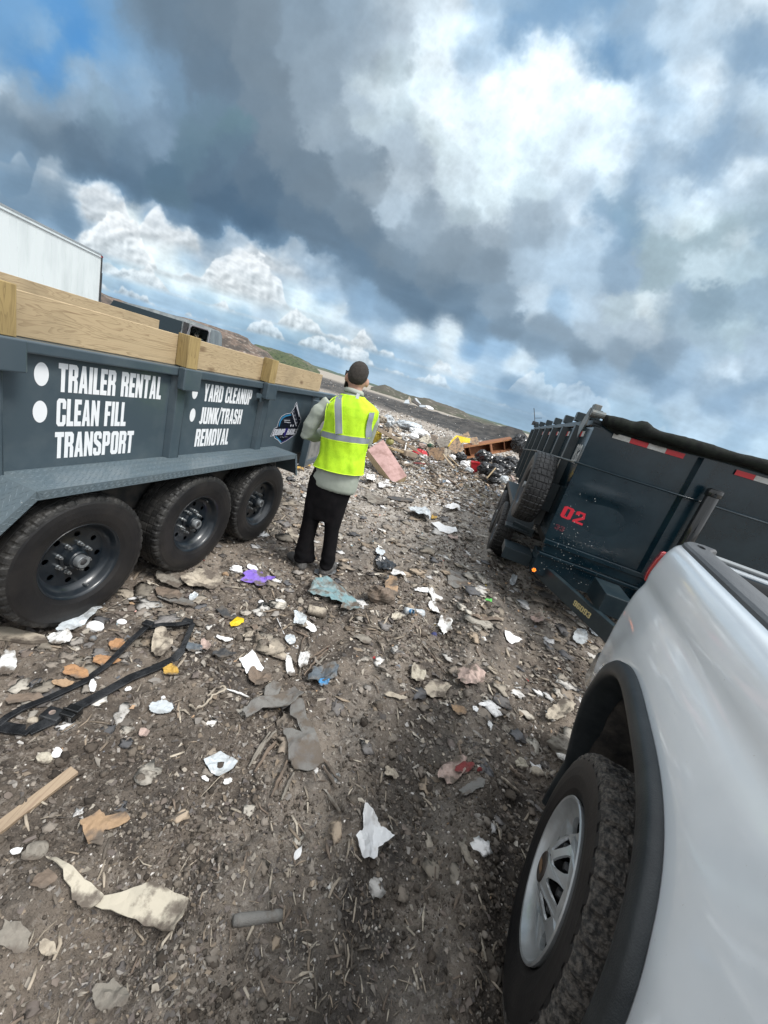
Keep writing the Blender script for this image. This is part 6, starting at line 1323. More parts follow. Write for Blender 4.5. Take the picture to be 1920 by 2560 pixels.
scrap(402, 1773, 31, 17, -4, 'clear', 'oval_lens', 'translucent grey oval disc below the black frame', 'disc', amp=.03, jag=.04, n=22)
scrap(190, 1566, 62, 15, -26, 'clear', 'plastic_film', 'crumpled translucent plastic film against the bottom of the front tyre', 'plastic film', amp=.2); scrap(150, 1602, 34, 17, -10, 'white', 'plastic_film', 'whitish wad of film left of the glass bulb', 'plastic film', amp=.22)
lump(238, 1560, 18, 13, 'clean', 'white_stone', 'white stone resting on the translucent film', 'stone', .2); lump(304, 1551, 11, 5, 'clean', 'white_pebble', 'flat white pebble right of the white stone', 'pebble', .15)
mb = MB(); mb.lathe([(-.018, 0), (-.014, .011), (0, .018), (.012, .013), (.017, .006), (.018, 0)], 20, axis=2); o = mb.obj('glass_bulb', LM['glass'], smooth=True); o.location = GP(232, 1602)+Vector((0, 0, .014)); name_(o, 'glass_bulb', 'bulb', 'small round glass bulb between the frame and the tyre')
for (u, v, hw, hh, an, mm, lb) in ((292, 1619, 21, 13, 5, 'orange', 'curled orange leaf nearest the glass bulb'), (262, 1660, 34, 14, 0, 'orange', 'broad orange leaf crossed by the black frame'), (187, 1687, 32, 15, 3, 'orange', 'pointed orange leaf left of the black frame'), (154, 1716, 30, 7, -3, 'tan', 'thin tan leaf below the pointed orange leaf')):
    scrap(u, v, hw, hh, an, mm, 'dry_leaf', lb, 'leaf', amp=.14, group='dry leaves by the black frame')
scrap(400, 1622, 27, 29, 10, 'beige', 'crumpled_paper', 'beige crumpled paper inside the corner of the black frame', 'paper', amp=.24)
scrap(425, 1683, 20, 17, 0, 'ochre', 'wrapper', 'ochre yellow wrapper under the right corner of the frame', 'wrapper', amp=.2)
scrap(232, 1722, 9, 18, 10, 'clean', 'paint_chip', 'white paint chip leaning on the black frame', 'chip', amp=.1); scrap(320, 1729, 9, 4, -15, 'clean', 'paint_chip', 'tiny white chip right of the black frame middle', 'chip')
lump(142, 1780, 12, 9, 'grey', 'flat_pebble', 'grey flat pebble inside the loop of the frame', 'pebble', .12); lump(81, 1797, 10, 7, 'beige', 'flat_pebble', 'tan pebble beside the grey flat pebble', 'pebble', .12); lump(408, 1741, 5, 6, 'clean', 'white_pebble', 'tiny white pebble above the oval disc', 'pebble')
scrap(20, 1665, 24, 34, 0, 'white', 'rough_bark', 'whitish rough slab at the left edge below the tyre', 'slab', amp=.1)
sheet([(-15, 1575), (30, 1578), (110, 1598), (118, 1612), (60, 1612), (-15, 1600)], LM['beige'], 'flat_board', 'pale flat board pressed under the front tyre', 'board', amp=.02, thick=.02)
strand([(256, 1536), (322, 1500)], .003, 'beige', 'thin_twig', 'thin pale twig leaning on the front tyre', 'twig', lift=.02, jig=.3); lump(328, 1507, 8, 5, 'tan', 'brick_bit', 'orange chip at the tip of the thin pale twig', 'brick')
scrap(62, 1752, 58, 12, -4, 'brown', 'bark_slab', 'long brown bark slab left above the black frame', 'bark', amp=.08)
scrap(359, 1838, 13, 13, 0, 'pink', 'dead_leaf', 'small pinkish dead leaf below the oval disc', 'leaf'); lump(112, 1889, 14, 11, 'cream', 'foam_chunk', 'cream coloured chunk near the left edge above the lath', 'foam', .3); scrap(142, 1889, 14, 9, -35, 'clean', 'plastic_shard', 'white shard right of the cream chunk', 'shard')
# lower left
PW = wood('painted_lath', (.34, .26, .18), (.2, .13, .09))
a = GP(186, 1935); b_ = GP(-40, 2105); mb = MB(); c = (a+b_)/2; mb.beam(a-c+Vector((0, 0, .02)), b_-c+Vector((0, 0, .012)), .042, .016); o = mb.obj('wood_lath', PW); o.location = c; bevel(o, .002); name_(o, 'wood_lath', 'lath', 'long weathered wood lath with white paint at the left edge')
sheet(S3((0, 1850), .6028, [(330, 345), (410, 303), (440, 322), (515, 305), (541, 340), (490, 375), (432, 385), (425, 450), (365, 448), (345, 380)]), LM['tan'], 'cardboard_piece', 'torn brown cardboard right of the wood lath', 'cardboard', amp=.10, curl=.05)
scrap(42, 2136, 22, 10, -28, 'clean', 'paper_triangle', 'white paper triangle at the left edge below the lath', 'paper', jag=.3, n=5)
sheet(S3((0, 1850), .6028, [(840, 100), (915, 55), (985, 98), (965, 130), (905, 160), (870, 150)]), LM['clear'], 'plastic_window', 'cloudy plastic pane left of the grey felt', 'plastic pane', amp=.04); strand(S3((0, 1850), .6028, [(985, 100), (900, 170), (830, 245)]), .002, 'beige', 'grass_stem', 'thin dry stem hanging from the cloudy plastic pane', 'stem', jig=.4)
q = lambda pts: S3((600, 1300), .5425, pts)
ft = sheet(q([(240, 815), (290, 830), (310, 920), (360, 1050), (388, 1130), (340, 1158), (240, 1167), (215, 1120), (213, 1010), (188, 955), (262, 990), (288, 1000), (232, 900)]), LM['grey'], 'felt_sheet', 'large torn grey felt sheet folded over in the middle of the ground', 'felt', amp=.07, freq=1.5, lift=.012, thick=.005)
o = sheet(q([(-5, 930), (30, 893), (100, 872), (240, 803), (275, 850), (215, 893), (90, 925), (20, 952)]), LM['grey'], 'felt_fold', None, None, amp=.10, freq=1.3, parent=ft, thick=.005); o.location = GP(*q([(125, 885)])[0])-ft.location+Vector((0, 0, .03))
o = sheet(q([(150, 757), (192, 775), (150, 870), (100, 872), (108, 800)]), LM['grey'], 'felt_flap', None, None, amp=.12, parent=ft, thick=.005); o.location = GP(*q([(140, 815)])[0])-ft.location+Vector((0, 0, .01))
for i, p in enumerate(([(135, 990), (90, 1060), (38, 1150)], [(192, 1000), (130, 1070), (66, 1172)], [(215, 1120), (180, 1200), (140, 1290)], [(245, 1175), (215, 1240), (188, 1305)], [(375, 1110), (420, 1170), (455, 1215)], [(380, 1150), (420, 1210), (440, 1250)], [(160, 985), (110, 1040), (60, 1120)])):
    strand(q(p), .0085, 'brown' if i % 3 else 'greyb', 'root_strand', 'thick frayed root strand poking out around the grey felt', 'root', group='root strands around the grey felt')
strand(q([(398, 1278), (430, 1320), (455, 1362)]), .009, 'greyb', 'short_stick', 'short grey stick between the felt and the white torn paper', 'stick')
sheet(S3((0, 1850), .6028, [(1490, 322), (1530, 320), (1558, 345), (1570, 378), (1605, 383), (1634, 405), (1590, 440), (1556, 470), (1560, 500), (1497, 526), (1470, 492), (1457, 450), (1490, 410), (1485, 360)]), LM['clean'], 'torn_paper', 'bright white torn paper flat on bare soil, the largest white scrap', 'paper', amp=.03, rough_edge=.02, freq=4, lift=.028)
sheet(S3((0, 1850), .6028, [(180, 495), (230, 512), (350, 592), (425, 638), (415, 668), (365, 708), (330, 700), (300, 670), (255, 580), (215, 530)]), LM['cream'], 'vinyl_strip', 'dirty cream vinyl strip twisted and creased in the lower left', 'vinyl strip', amp=.05, freq=1.2, lift=.02, thick=.004)
vs = bpy.data.objects['vinyl_strip']
o = sheet(S3((0, 1850), .6028, [(352, 708), (430, 668), (560, 645), (635, 613), (700, 643), (784, 685), (755, 765), (710, 846), (600, 790), (490, 748), (400, 702)]), LM['cream'], 'strip_end', None, None, amp=.04, freq=1.2, lift=.025, parent=vs, thick=.004); cc_ = S3((0, 1850), .6028, [(576, 710)])[0]; o.location = GP(*cc_)-vs.location
mb = MB(); V = []
for i in range(15):
    t = i/14; w_ = .012*math.sin(math.pi*min(1, t*1.15+.05)); V += [(-w_, t*.055, .004+.01*t), (0, t*.055, .008+.012*t), (w_, t*.055, .004+.01*t)]
mb.add(V, [(3*i+j, 3*i+3+j, 3*i+4+j, 3*i+1+j) for i in range(14) for j in range(2)]); o = mb.obj('feather', LM['clean']); solid(o, .001); o.location = GP(735, 2152); o.rotation_euler = (0, 0, -.3); name_(o, 'feather', 'feather', 'small white feather left of the bright torn paper')
can(582, 2308, 700, 2294, 8, 'grey', 'rolled_strip', 'grey rolled strip with a white end near the bottom', 'rolled strip', False); 
scrap(277, 2500, 42, 44, -30, 'greyb', 'dead_leaf', 'large grey brown leaf at the bottom edge', 'leaf', amp=.08); scrap(36, 2352, 42, 34, 10, 'greyb', 'plastic_sheet', 'dull grey plastic sheet at the left edge near the bottom', 'plastic sheet', amp=.1); scrap(118, 2382, 24, 18, 0, 'beige', 'dead_leaf', 'curled beige leaf right of the dull plastic sheet', 'leaf', amp=.25)
scrap(512, 1953, 9, 5, 15, 'clean', 'paper_bit', 'tiny white bit below the cloudy plastic pane', 'paper'); scrap(567, 1960, 11, 7, 0, 'white', 'paper_bit', 'whitish torn bit right of the tiny white bit', 'paper')
scrap(110, 2205, 34, 22, -30, 'brown', 'bark_slab', 'brown shard behind the tip of the cream vinyl strip', 'bark', amp=.1); lump(90, 2120, 20, 12, 'greyb', 'clump', 'grey crumpled clump above the cream vinyl strip', 'clump')
# middle and right
lump(948, 1470, 38, 36, 'brown', 'crumpled_box', 'tall brown crumpled box standing right of the man', 'box', .5); scrap(975, 1478, 16, 32, 5, 'tan', 'cardboard_flap', 'pale brown flap leaning on the crumpled box', 'cardboard', amp=.08)
scrap(960, 1416, 26, 18, 30, 'black', 'black_film', 'black plastic film behind the crumpled brown box', 'plastic film', amp=.25); scrap(946, 1392, 12, 10, 0, 'clear', 'clear_wrapper', 'clear bluish wrapper on top of the black film', 'wrapper', amp=.2); scrap(992, 1442, 20, 13, 25, 'white', 'wrapper', 'white wrapper right of the black film', 'wrapper', amp=.2)
sheet([(1115, 1436), (1125, 1428), (1150, 1432), (1162, 1455), (1170, 1478), (1140, 1474), (1118, 1462)], LM['grey'], 'slate_piece', 'flat grey slate shaped piece toward the dark trailer', 'slate', amp=.03)
t = can(1010, 1534, 1056, 1540, 9, 'clear', 'water_bottle', 'flattened clear water bottle with a blue band', 'bottle', False)
mb = MB(); a = GP(1024, 1536)-t.location; b_ = GP(1030, 1537)-t.location; mb.tube([a+Vector((0, 0, .022)), b_+Vector((0, 0, .022))], .026, 16, cap=False); mb.obj('blue_label', LM['blue'], t)
scrap(1087, 1497, 22, 10, 5, 'white', 'wrapper', 'whitish wrapper left of the green scrap', 'wrapper', amp=.2); scrap(1054, 1479, 20, 4, 5, 'clean', 'plastic_strip', 'thin white strip above the water bottle', 'strip'); scrap(1081, 1529, 16, 9, 25, 'white', 'shell', 'white shell like ring right of the bottle', 'shell', curl=.5, amp=.1)
scrap(991, 1548, 14, 8, 10, 'cream', 'paper_wad', 'cream paper wad left of the bottle', 'paper', amp=.2); scrap(1110, 1571, 15, 22, -20, 'white', 'carton', 'white crumpled carton beside a small indigo lump', 'carton', amp=.18); lump(1085, 1582, 9, 8, 'indigo', 'plastic_lump', 'small indigo lump at the foot of the white carton', 'plastic')
scrap(1219, 1505, 9, 6, 0, 'green', 'plastic_bit', 'bright green plastic bit on the dark soil', 'plastic'); scrap(1212, 1554, 36, 6, 8, 'brown', 'bark_strip', 'dark curved bark strip below the green bit', 'bark', amp=.1)
sheet([(1252, 1597), (1275, 1594), (1303, 1603), (1290, 1612), (1279, 1615), (1266, 1617), (1258, 1610)], LM['clean'], 'torn_paper', 'white torn paper below the tongue of the dark trailer', 'paper', amp=.14, rough_edge=.02)
scrap(1279, 1458, 8, 9, 0, 'clear', 'bottle_cap', 'pale blue crushed cap beside the dark trailer tongue', 'cap', amp=.3); scrap(1338, 1556, 12, 18, -30, 'pink', 'wrapper', 'pinkish torn wrapper in the shade of the dark trailer', 'wrapper', amp=.2)
t = scrap(1040, 1696, 20, 18, 0, 'cream', 'broken_cup', 'broken beige cup on its side left of the beige paper', 'cup', amp=.3, curl=.6, jag=.06); scrap(1089, 1727, 30, 22, 10, 'beige', 'crumpled_paper', 'flattened beige paper right of the broken cup', 'paper', amp=.12)
scrap(1172, 1700, 34, 26, 15, 'pink', 'crumpled_packaging', 'crumpled pinkish packaging, largest piece left of the white pickup', 'packaging', amp=.26)
scrap(1186, 1778, 8, 9, 0, 'clean', 'paper_bit', 'square white bit left of the white strip', 'paper', n=5); scrap(1210, 1769, 18, 4, -2, 'clean', 'plastic_strip', 'short bright white strip below the pinkish packaging', 'strip', jag=.05); scrap(1145, 1781, 21, 8, 40, 'tan', 'bark_piece', 'tan bark piece leaning down left of the white bits', 'bark')
scrap(1222, 1819, 6, 14, 0, 'white', 'shard', 'upright white shard below the white strip', 'shard'); scrap(987, 1745, 30, 5, 3, 'beige', 'flat_stick', 'flat beige stick below the broken cup', 'stick')
scrap(1157, 1926, 20, 13, 15, 'dred', 'red_rag', 'dull red rag left of the pickup tyre', 'rag', amp=.25); lump(1198, 1919, 6, 9, 'dred', 'red_bit', 'small red stub right of the dull red rag', 'plastic'); scrap(1122, 1938, 30, 28, 0, 'pink', 'tissue_wad', 'pinkish tissue wad left of the dull red rag', 'tissue', amp=.28)
scrap(1180, 1973, 30, 15, -20, 'grey', 'grey_slab', 'pointed grey slab below the dull red rag', 'slab', amp=.05); lump(1302, 1902, 15, 14, 'cream', 'cream_chunk', 'cream chunk left of the pickup rear tyre', 'chunk', .5); lump(1342, 1924, 16, 8, 'beige', 'tan_stone', 'tan stone right of the cream chunk', 'stone', .2)
strand([(1272, 1930), (1293, 1946), (1312, 1958)], .015, 'brown', 'wood_block', 'brown wood block below the cream chunk', 'wood'); strand([(1250, 1948), (1270, 1966), (1296, 1988)], .009, 'beige', 'pale_stick', 'pale split stick below the brown wood block', 'stick')
scrap(1398, 1780, 36, 22, -15, 'beige', 'film_bag', 'tan film bag beside the wheel arch of the pickup', 'bag', amp=.2); scrap(908, 1601, 22, 12, 20, 'greyb', 'grey_leaf', 'grey flat leaf shape amid dry grass', 'leaf', amp=.06); scrap(975, 1942, 20, 14, 0, 'beige', 'curled_card', 'curled beige card above the bright torn paper', 'card', amp=.25)
scrap(1449, 1596, 17, 20, -30, 'clear', 'oval_disc', 'translucent oval lid near the pickup bumper', 'lid', amp=.04, jag=.04, n=20); scrap(1492, 1583, 24, 12, 12, 'clear', 'newspaper', 'bluish printed sheet under the trailer tongue', 'paper', amp=.1)
lump(1404, 1855, 34, 24, 'greyb', 'dirty_bag', 'dirty grey brown bag touching the pickup tyre', 'bag', .4)
for i, p in enumerate(([(870, 1570), (930, 1585), (985, 1598)], [(880, 1560), (940, 1572), (970, 1590)], [(905, 1585), (945, 1610), (958, 1630)], [(935, 1590), (950, 1612), (960, 1640)], [(1052, 1612), (1085, 1650), (1112, 1690)], [(1072, 1620), (1090, 1650), (1105, 1660)])):
    strand(p, .006, 'beige' if i % 2 else 'brown', 'dry_reed', 'dry reed stalk scattered on the soil right of the blue grey rag', 'reed', group='dry reed stalks')
# toward the heap
sheet([(1078, 1306), (1096, 1304), (1112, 1318), (1138, 1322), (1142, 1336), (1120, 1338), (1098, 1330)], LM['clean'], 'paper_stack', 'loose stack of bluish white papers in mid ground', 'paper', amp=.06); scrap(1050, 1288, 28, 14, 15, 'clear', 'film_wad', 'pale teal film wad left of the paper stack', 'plastic film', amp=.2); scrap(1132, 1347, 14, 6, 20, 'pink', 'pink_card', 'pink card edge under the paper stack', 'card'); scrap(1084, 1296, 8, 7, 0, 'ochre', 'foil_bit', 'ochre foil bit above the paper stack', 'foil')
scrap(1130, 1275, 18, 8, 10, 'clean', 'plastic_wad', 'white plastic wad beyond the paper stack', 'plastic', amp=.2); scrap(940, 1255, 32, 9, 15, 'greyb', 'grey_sheet', 'grey sheet lying right of the black trousers', 'sheet', amp=.1); scrap(1000, 1250, 34, 6, 8, 'dgrey', 'dark_panel', 'dark flat panel in front of the leaning pink board', 'panel', amp=.05)
scrap(925, 1200, 12, 11, 10, 'clean', 'paper_sheet', 'white sheet at the foot of the leaning pink board', 'paper'); scrap(962, 1216, 16, 7, 0, 'white', 'bag_scrap', 'white bag scrap below the leaning pink board', 'bag')
scrap(735, 1345, 26, 9, 50, 'beige', 'plank_piece', 'brown plank piece left of the left shoe', 'plank', amp=.03, jag=.08, n=8, thick=.015)

# ------------------------------------------------------------------ the rubbish heap and what lies beyond
def W3(u, v, y): d = ray(u, v); t = y/d[1]; return Vector((d[0]*t, y, CAMH+d[2]*t))
def ppoly(poly, y, m, name, cat, label, amp=.05, thick=.01, lean=0., parent=None, step=9, edge=.0, freq=2.5, yslope=0., group=None):
    """a standing or sloping sheet: outline measured at its true distance y, crumpled in depth"""
    SEED[0] += 1; sd_ = SEED[0]; rg = random.Random(sd_)
    cu = sum(p[0] for p in poly)/len(poly); vb = max(p[1] for p in poly); vt = min(p[1] for p in poly)
    if edge: poly = [(a+rg.uniform(-1, 1)*edge*(vb-vt), b_+rg.uniform(-1, 1)*edge*(vb-vt)) for a, b_ in dens_poly(poly, 2)]
    size = max(vb-vt, max(p[0] for p in poly)-min(p[0] for p in poly)); Vp, T = tri_fill(poly, size/step); sm = size*y/F; c = W3(cu, vb, y); out = []
    for v in Vp:
        yy = y+(vb-v.y)/max(1, vb-vt)*lean+(v.x-cu)/size*yslope+amp*sm*2*float(fbm(v.x/size*freq+sd_, v.y/size*freq, 3, sd_)); p = W3(v.x, v.y, yy)-c; out.append(p)
    o = mesh_obj(name, out, [tuple(t) for t in T], LM[m] if isinstance(m, str) else m, parent, False)
    if parent is None: o.location = c; name_(o, name, cat, label, group)
    solid(o, thick); return o
HB = lambda pts: S3((880, 960), .27728, pts)
def hump(x, y, hw, hh, depth, m, name, label, cat, rough=.4, group=None):
    """lump at true distance"""
    (u, v), = HB([(x, y)]); r = hw*.27728; h = hh*.27728; SEED[0] += 1; s_ = SEED[0]; c = W3(u, v, depth); w = r*depth/F; hz = h*depth/F; V = []; n1, n2 = 30, 18
    for j in range(n2+1):
        ph = math.pi*j/n2-math.pi/2
        for i in range(n1):
            t = 2*math.pi*i/n1; d = Vector((math.cos(ph)*math.cos(t), math.cos(ph)*math.sin(t), math.sin(ph)))
            q = 1+rough*(float(fbm(d.x*1.7+s_+d.z, d.y*1.7+d.z*2, 3, s_))*1.4-abs(float(fbm(d.x*5+s_, d.y*5+d.z*4, 3, s_+5)))*1.6); V.append((d.x*w*q, d.y*w*.8*q, d.z*hz*q))
    o = mesh_obj(name, V, [(j*n1+i, j*n1+(i+1) % n1, (j+1)*n1+(i+1) % n1, (j+1)*n1+i) for j in range(n2) for i in range(n1)], LM[m] if isinstance(m, str) else m); o.location = c; return name_(o, name, cat, label, group)
# leaning pink board box
PK = lm('pink_board_face', soil=False, c=(.42, .27, .25), c2=(.28, .17, .15), ns=7); WDF = wood('raw_wood_edge', (.42, .33, .2), (.25, .18, .1), axis=2)
b1, b2 = W3(983, 1208, 7.65), W3(1017.5, 1190, 7.95); t1_, t2_ = W3(919, 1124, 8.35), W3(958, 1099, 8.65); cc = (b1+b2)/2; nn_ = (b2-b1).cross(t1_-b1).normalized(); nn_ = nn_ if nn_.y > 0 else -nn_
mb = MB(); Q = [b1, b2, t2_, t1_]; th = .16; V = [p-cc for p in Q]+[p-cc+nn_*th+(b1-b2).normalized()*.02 for p in Q]; mb.add(V, [(0, 1, 2, 3)], 0); mb.add(V, [(7, 6, 5, 4), (0, 4, 5, 1), (1, 5, 6, 2), (2, 6, 7, 3), (3, 7, 4, 0)], 1)
o = mb.obj('leaning_board', [PK, WDF]); o.location = cc; bevel(o, .006); name_(o, 'leaning_board', 'board', 'thick pink faced board leaning on the heap right of the man')
# open wooden carcass
WB_ = wood('varnished_carcass', (.26, .11, .05), (.12, .05, .025), axis=0, s=.8); yb = 12.6
e = [W3(*HB([(1008, 572)])[0], yb), W3(*HB([(1440, 500)])[0], yb+.9), W3(*HB([(1448, 592)])[0], yb+.9), W3(*HB([(1025, 668)])[0], yb)]; cc = e[3].copy(); bk = Vector((.02, .42, .03)); mb = MB()
def panel(mb, a, b_, c_, d_, t): 
    n = (b_-a).cross(d_-a).normalized()*t; V = [p-cc for p in (a, b_, c_, d_)]+[p-cc+n for p in (a, b_, c_, d_)]; mb.add(V, [(0, 1, 2, 3), (7, 6, 5, 4), (0, 4, 5, 1), (1, 5, 6, 2), (2, 6, 7, 3), (3, 7, 4, 0)])
panel(mb, e[0], e[1], e[1]+bk, e[0]+bk, .03); panel(mb, e[3], e[2], e[2]+bk, e[3]+bk, .03); panel(mb, e[0], e[3], e[3]+bk, e[0]+bk, .03); panel(mb, e[1], e[2], e[2]+bk, e[1]+bk, .03); panel(mb, e[0]+bk, e[1]+bk, e[2]+bk, e[3]+bk, .015)
o = mb.obj('wooden_carcass', WB_); o.location = cc; name_(o, 'wooden_carcass', 'furniture', 'open brown wooden drawer carcass lying on its side on the heap')
for k, f_ in enumerate((.12, .54, .56, .84)):
    mb = MB(); a = e[0].lerp(e[1], f_); b_ = e[3].lerp(e[2], f_); dd_ = (e[1]-e[0]).normalized()*.03; panel(mb, a, a+bk*.9, b_+bk*.9, b_, .025)
    if f_ == .54: panel(mb, a, a+dd_*2, b_+dd_*2, b_, .02)
    q_ = mb.obj('divider', WB_, o)
for k in (0, 1):
    mb = MB(); a, b_ = (e[0], e[1]) if k == 0 else (e[3], e[2]); mb.beam(a-cc, b_-cc, .035, .045); mb.obj('front_rail', wood('carcass_rail', (.36, .17, .08), (.2, .09, .04), axis=0), o)
# red bin
RB = LM['red']; mb = MB(); y_ = 11.2; q = [W3(*p, y_) for p in HB([(1072, 705), (1156, 716), (1150, 775), (1104, 806), (1073, 778)])]; cc = q[3].copy(); bk = Vector((.03, .30, .02)); n = len(q); V = [p-cc for p in q]+[p-cc+bk for p in q]
mb.add(V, [(0, 1, 2, 3, 4), (9, 8, 7, 6, 5)]+[(i, n+i, n+(i+1) % n, (i+1) % n) for i in range(n)]); o = mb.obj('red_bin', RB); o.location = cc; bevel(o, .02, 3); name_(o, 'red_bin', 'bin', 'bright red plastic bin below the wooden drawer carcass')
mb = MB(); mb.beam(V[0], V[1], .03, .025); mb.obj('rim', RB, o)
# bags
for (x, y, hw, hh, dp, lb) in ((1190, 655, 82, 62, 11.6, 'knotted black bag standing right of the red bin'), (1205, 765, 80, 60, 11.0, 'black bag at the foot of the knotted bag'), (1300, 800, 95, 80, 10.9, 'big shiny black bag behind the short pale stick'), (1390, 760, 80, 70, 11.2, 'black bag nearest the dark trailer side'), (1440, 700, 70, 50, 11.8, 'black bag below the right end of the wooden carcass'), (1330, 700, 80, 48, 12.0, 'flat black bag under the wooden carcass'), (1500, 540, 75, 85, 13.4, 'tall grey black bag above the right end of the wooden carcass'), (1560, 600, 50, 80, 12.8, 'black bag tucked beside the dark trailer top'), (980, 655, 55, 40, 11.9, 'small black bag left of the wooden carcass'), (1290, 870, 60, 36, 10.7, 'lowest black bag at the heap edge')):
    hump(x, y, hw, hh, dp, 'black', 'rubbish_bag', lb, 'rubbish bag', .42, group='black rubbish bags by the wooden carcass')
for (x, y, hw, hh, dp, m_, lb) in ((1020, 722, 50, 36, 11.1, 'clean', 'white bag left of the red bin'), (903, 662, 32, 30, 11.5, 'clean', 'small round white bag right of the upright cardboard'), (1060, 775, 40, 22, 10.8, 'clear', 'bluish white bag below the white bag'), (640, 560, 45, 25, 12.2, 'pink', 'pale pink bag above the red bag'), (1372, 862, 48, 34, 10.4, 'clear', 'clear white bag at the edge by the dark trailer wheel'), (520, 380, 150, 42, 16., 'clear', 'wide silvery white film mound at the heap top'), (610, 440, 110, 34, 15., 'clean', 'white crumpled film right of the silvery mound'), (560, 475, 50, 28, 13.8, 'clean', 'white bag beneath the silvery film mound'), (330, 330, 60, 50, 14.2, 'clear', 'translucent standing film left of the silvery mound'), (270, 320, 50, 36, 13.6, 'beige', 'beige bundle beside the man at the heap top'), (650, 660, 55, 30, 11.3, 'white', 'dirty white bag below the red bag'), (450, 470, 50, 30, 13., 'white', 'off white bag left of the brown beam top')):
    hump(x, y, hw, hh, dp, m_, 'plastic_bag', lb, 'bag', .5)
hump(612, 632, 76, 46, 11.4, 'red', 'red_bag', 'shiny red bag in the middle of the heap', 'bag', .5)
hump(215, 460, 52, 70, 10.2, lm('yellow_bag', soil=False, c=(.62, .48, .05), c2=(.35, .27, .05), rough=.45), 'yellow_bag', 'yellow bag right behind the man at shoulder height', 'bag', .5); hump(150, 690, 40, 60, 9.2, LM['ochre'], 'ochre_bag', 'ochre bag in the shade behind the pink board', 'bag', .5)
hump(710, 560, 36, 22, 12., LM['green'] if False else lm('bottle_green', (.02, .09, .05), (.02, .05, .03), .4), 'green_bag', 'dark green bag above the upright cardboard', 'bag', .4)
o = hump(341, 519, 38, 31, 10.3, lm('melon_skin', soil=False, c=(.34, .33, .12), c2=(.22, .18, .08), rough=.5), 'round_melon', 'yellow green melon lying above the pink board', 'melon', .05)
for (pts, dp, m_, lb, ln) in (([(697, 572), (832, 570), (829, 640), (832, 690), (760, 682), (700, 684)], 11.6, 'tan', 'upright square of cardboard in the heap middle', .1), ([(860, 590), (905, 520), (955, 470), (1000, 560), (1003, 600), (970, 625), (900, 622)], 11.9, 'tan', 'bent brown cardboard under the yellow sheet', .5), ([(1065, 490), (1120, 475), (1143, 510), (1140, 545), (1085, 550)], 12.8, 'tan', 'brown cardboard right of the yellow sheet', .3), ([(755, 505), (830, 475), (905, 470), (870, 560), (790, 575)], 13., 'greyb', 'grey brown cardboard left of the yellow sheet', .9), ([(600, 500), (680, 450), (740, 520), (735, 570), (640, 540)], 13.2, 'cream', 'ribbed cream cardboard above the red bag', .8), ([(960, 470), (1050, 430), (1065, 470), (1010, 480)], 14., 'tan', 'tan cardboard flap above the yellow sheet', .5), ([(820, 570), (900, 600), (890, 640), (830, 660)], 11.7, 'beige', 'beige cardboard right of the upright square', .3), ([(700, 450), (770, 480), (765, 530), (720, 500)], 13.8, 'brown', 'dark brown board piece at the heap top', .4)):
    ppoly(HB(pts), dp, m_, 'cardboard_sheet', 'cardboard', lb, lean=ln, edge=.03, amp=.06)
ppoly(HB([(862, 562), (900, 505), (942, 463), (1005, 478), (1068, 492), (1062, 532), (1010, 528), (950, 538), (905, 575)]), 12.2, 'yellow', 'yellow_sheet', 'sheet', 'bright yellow sheet draped over cardboard on the heap', lean=.7, amp=.07)
for (a, b_, da, db, w_, h_, m_, lb) in (((220, 400), (570, 590), 9.8, 11.2, .14, .09, LUMD, 'thick brown beam sloping down behind the melon'), ((290, 395), (440, 470), 11.5, 12.2, .10, .05, LUMD, 'short brown plank above the thick beam'), ((350, 400), (340, 470), 11.6, 11.4, .09, .04, LUMD, 'short upright plank near the film mound'), ((335, 575), (470, 615), 9.6, 10.2, .22, .05, LUMB, 'pale plywood slab below the melon'), ((460, 615), (560, 640), 10., 10.5, .20, .12, LUMD, 'grey wooden box end right of the plywood slab'), ((515, 560), (640, 640), 10.4, 10.6, .05, .03, LUMD, 'thin dark board crossing to the red bag'), ((500, 490), (475, 600), 10.8, 10.2, .03, .03, LM['white'], 'thin white pipe standing by the grey box end'), ((1215, 850), (1295, 757), 10.3, 10.6, .035, .02, LUMB, 'short pale stick leaning on the big black bag'), ((560, 712), (690, 722), 9.9, 10.4, .06, .03, LM['dred'], 'reddish strip of wood below the red bag'), ((690, 705), (850, 765), 10., 9.6, .05, .02, LM['white'], 'long white trim strip below the upright cardboard'), ((700, 725), (830, 775), 9.8, 9.4, .05, .02, LM['beige'], 'beige trim strip just below the white one'), ((820, 630), (920, 755), 10.9, 10.3, .04, .02, LUMB, 'pale lath sloping left of the white bag'), ((830, 650), (900, 740), 10.7, 10.2, .04, .02, LUMD, 'brown lath beside the pale one'), ((860, 640), (960, 740), 10.8, 10.4, .03, .02, LUMB, 'third lath of the fan left of the white bag'), ((400, 890), (720, 930), 7.6, 7.5, .03, .012, LUMD, 'long thin dark strip at the foot of the pink board'), ((670, 870), (718, 925), 7.9, 7.5, .04, .02, LM['beige'], 'short pale stub at the end of the dark strip'), ((1400, 640), (1480, 690), 12.4, 12., .12, .05, LUMD, 'brown board end under the carcass right corner'), ((1440, 830), (1460, 870), 10.6, 10.4, .08, .05, LM['pink'], 'pink block beside the dark trailer')):
    A_, B_2 = W3(*HB([a])[0], da), W3(*HB([b_])[0], db); cc = (A_+B_2)/2; mb = MB(); mb.beam(A_-cc, B_2-cc, w_, h_); o = mb.obj('board_piece', m_); o.location = cc; bevel(o, .004); name_(o, 'board_piece', 'board', lb)
# yellow waste seen under the tailgate
hump2 = HB
for i, (u, v, hw, hh) in enumerate(((748, 1168, 14, 7), (764, 1160, 14, 8))):
    lump(u, v, hw, hh, LM['ochre'], 'yellow_waste', ('left', 'right')[i]+' yellow lump seen under the open tailgate', 'waste', .4)
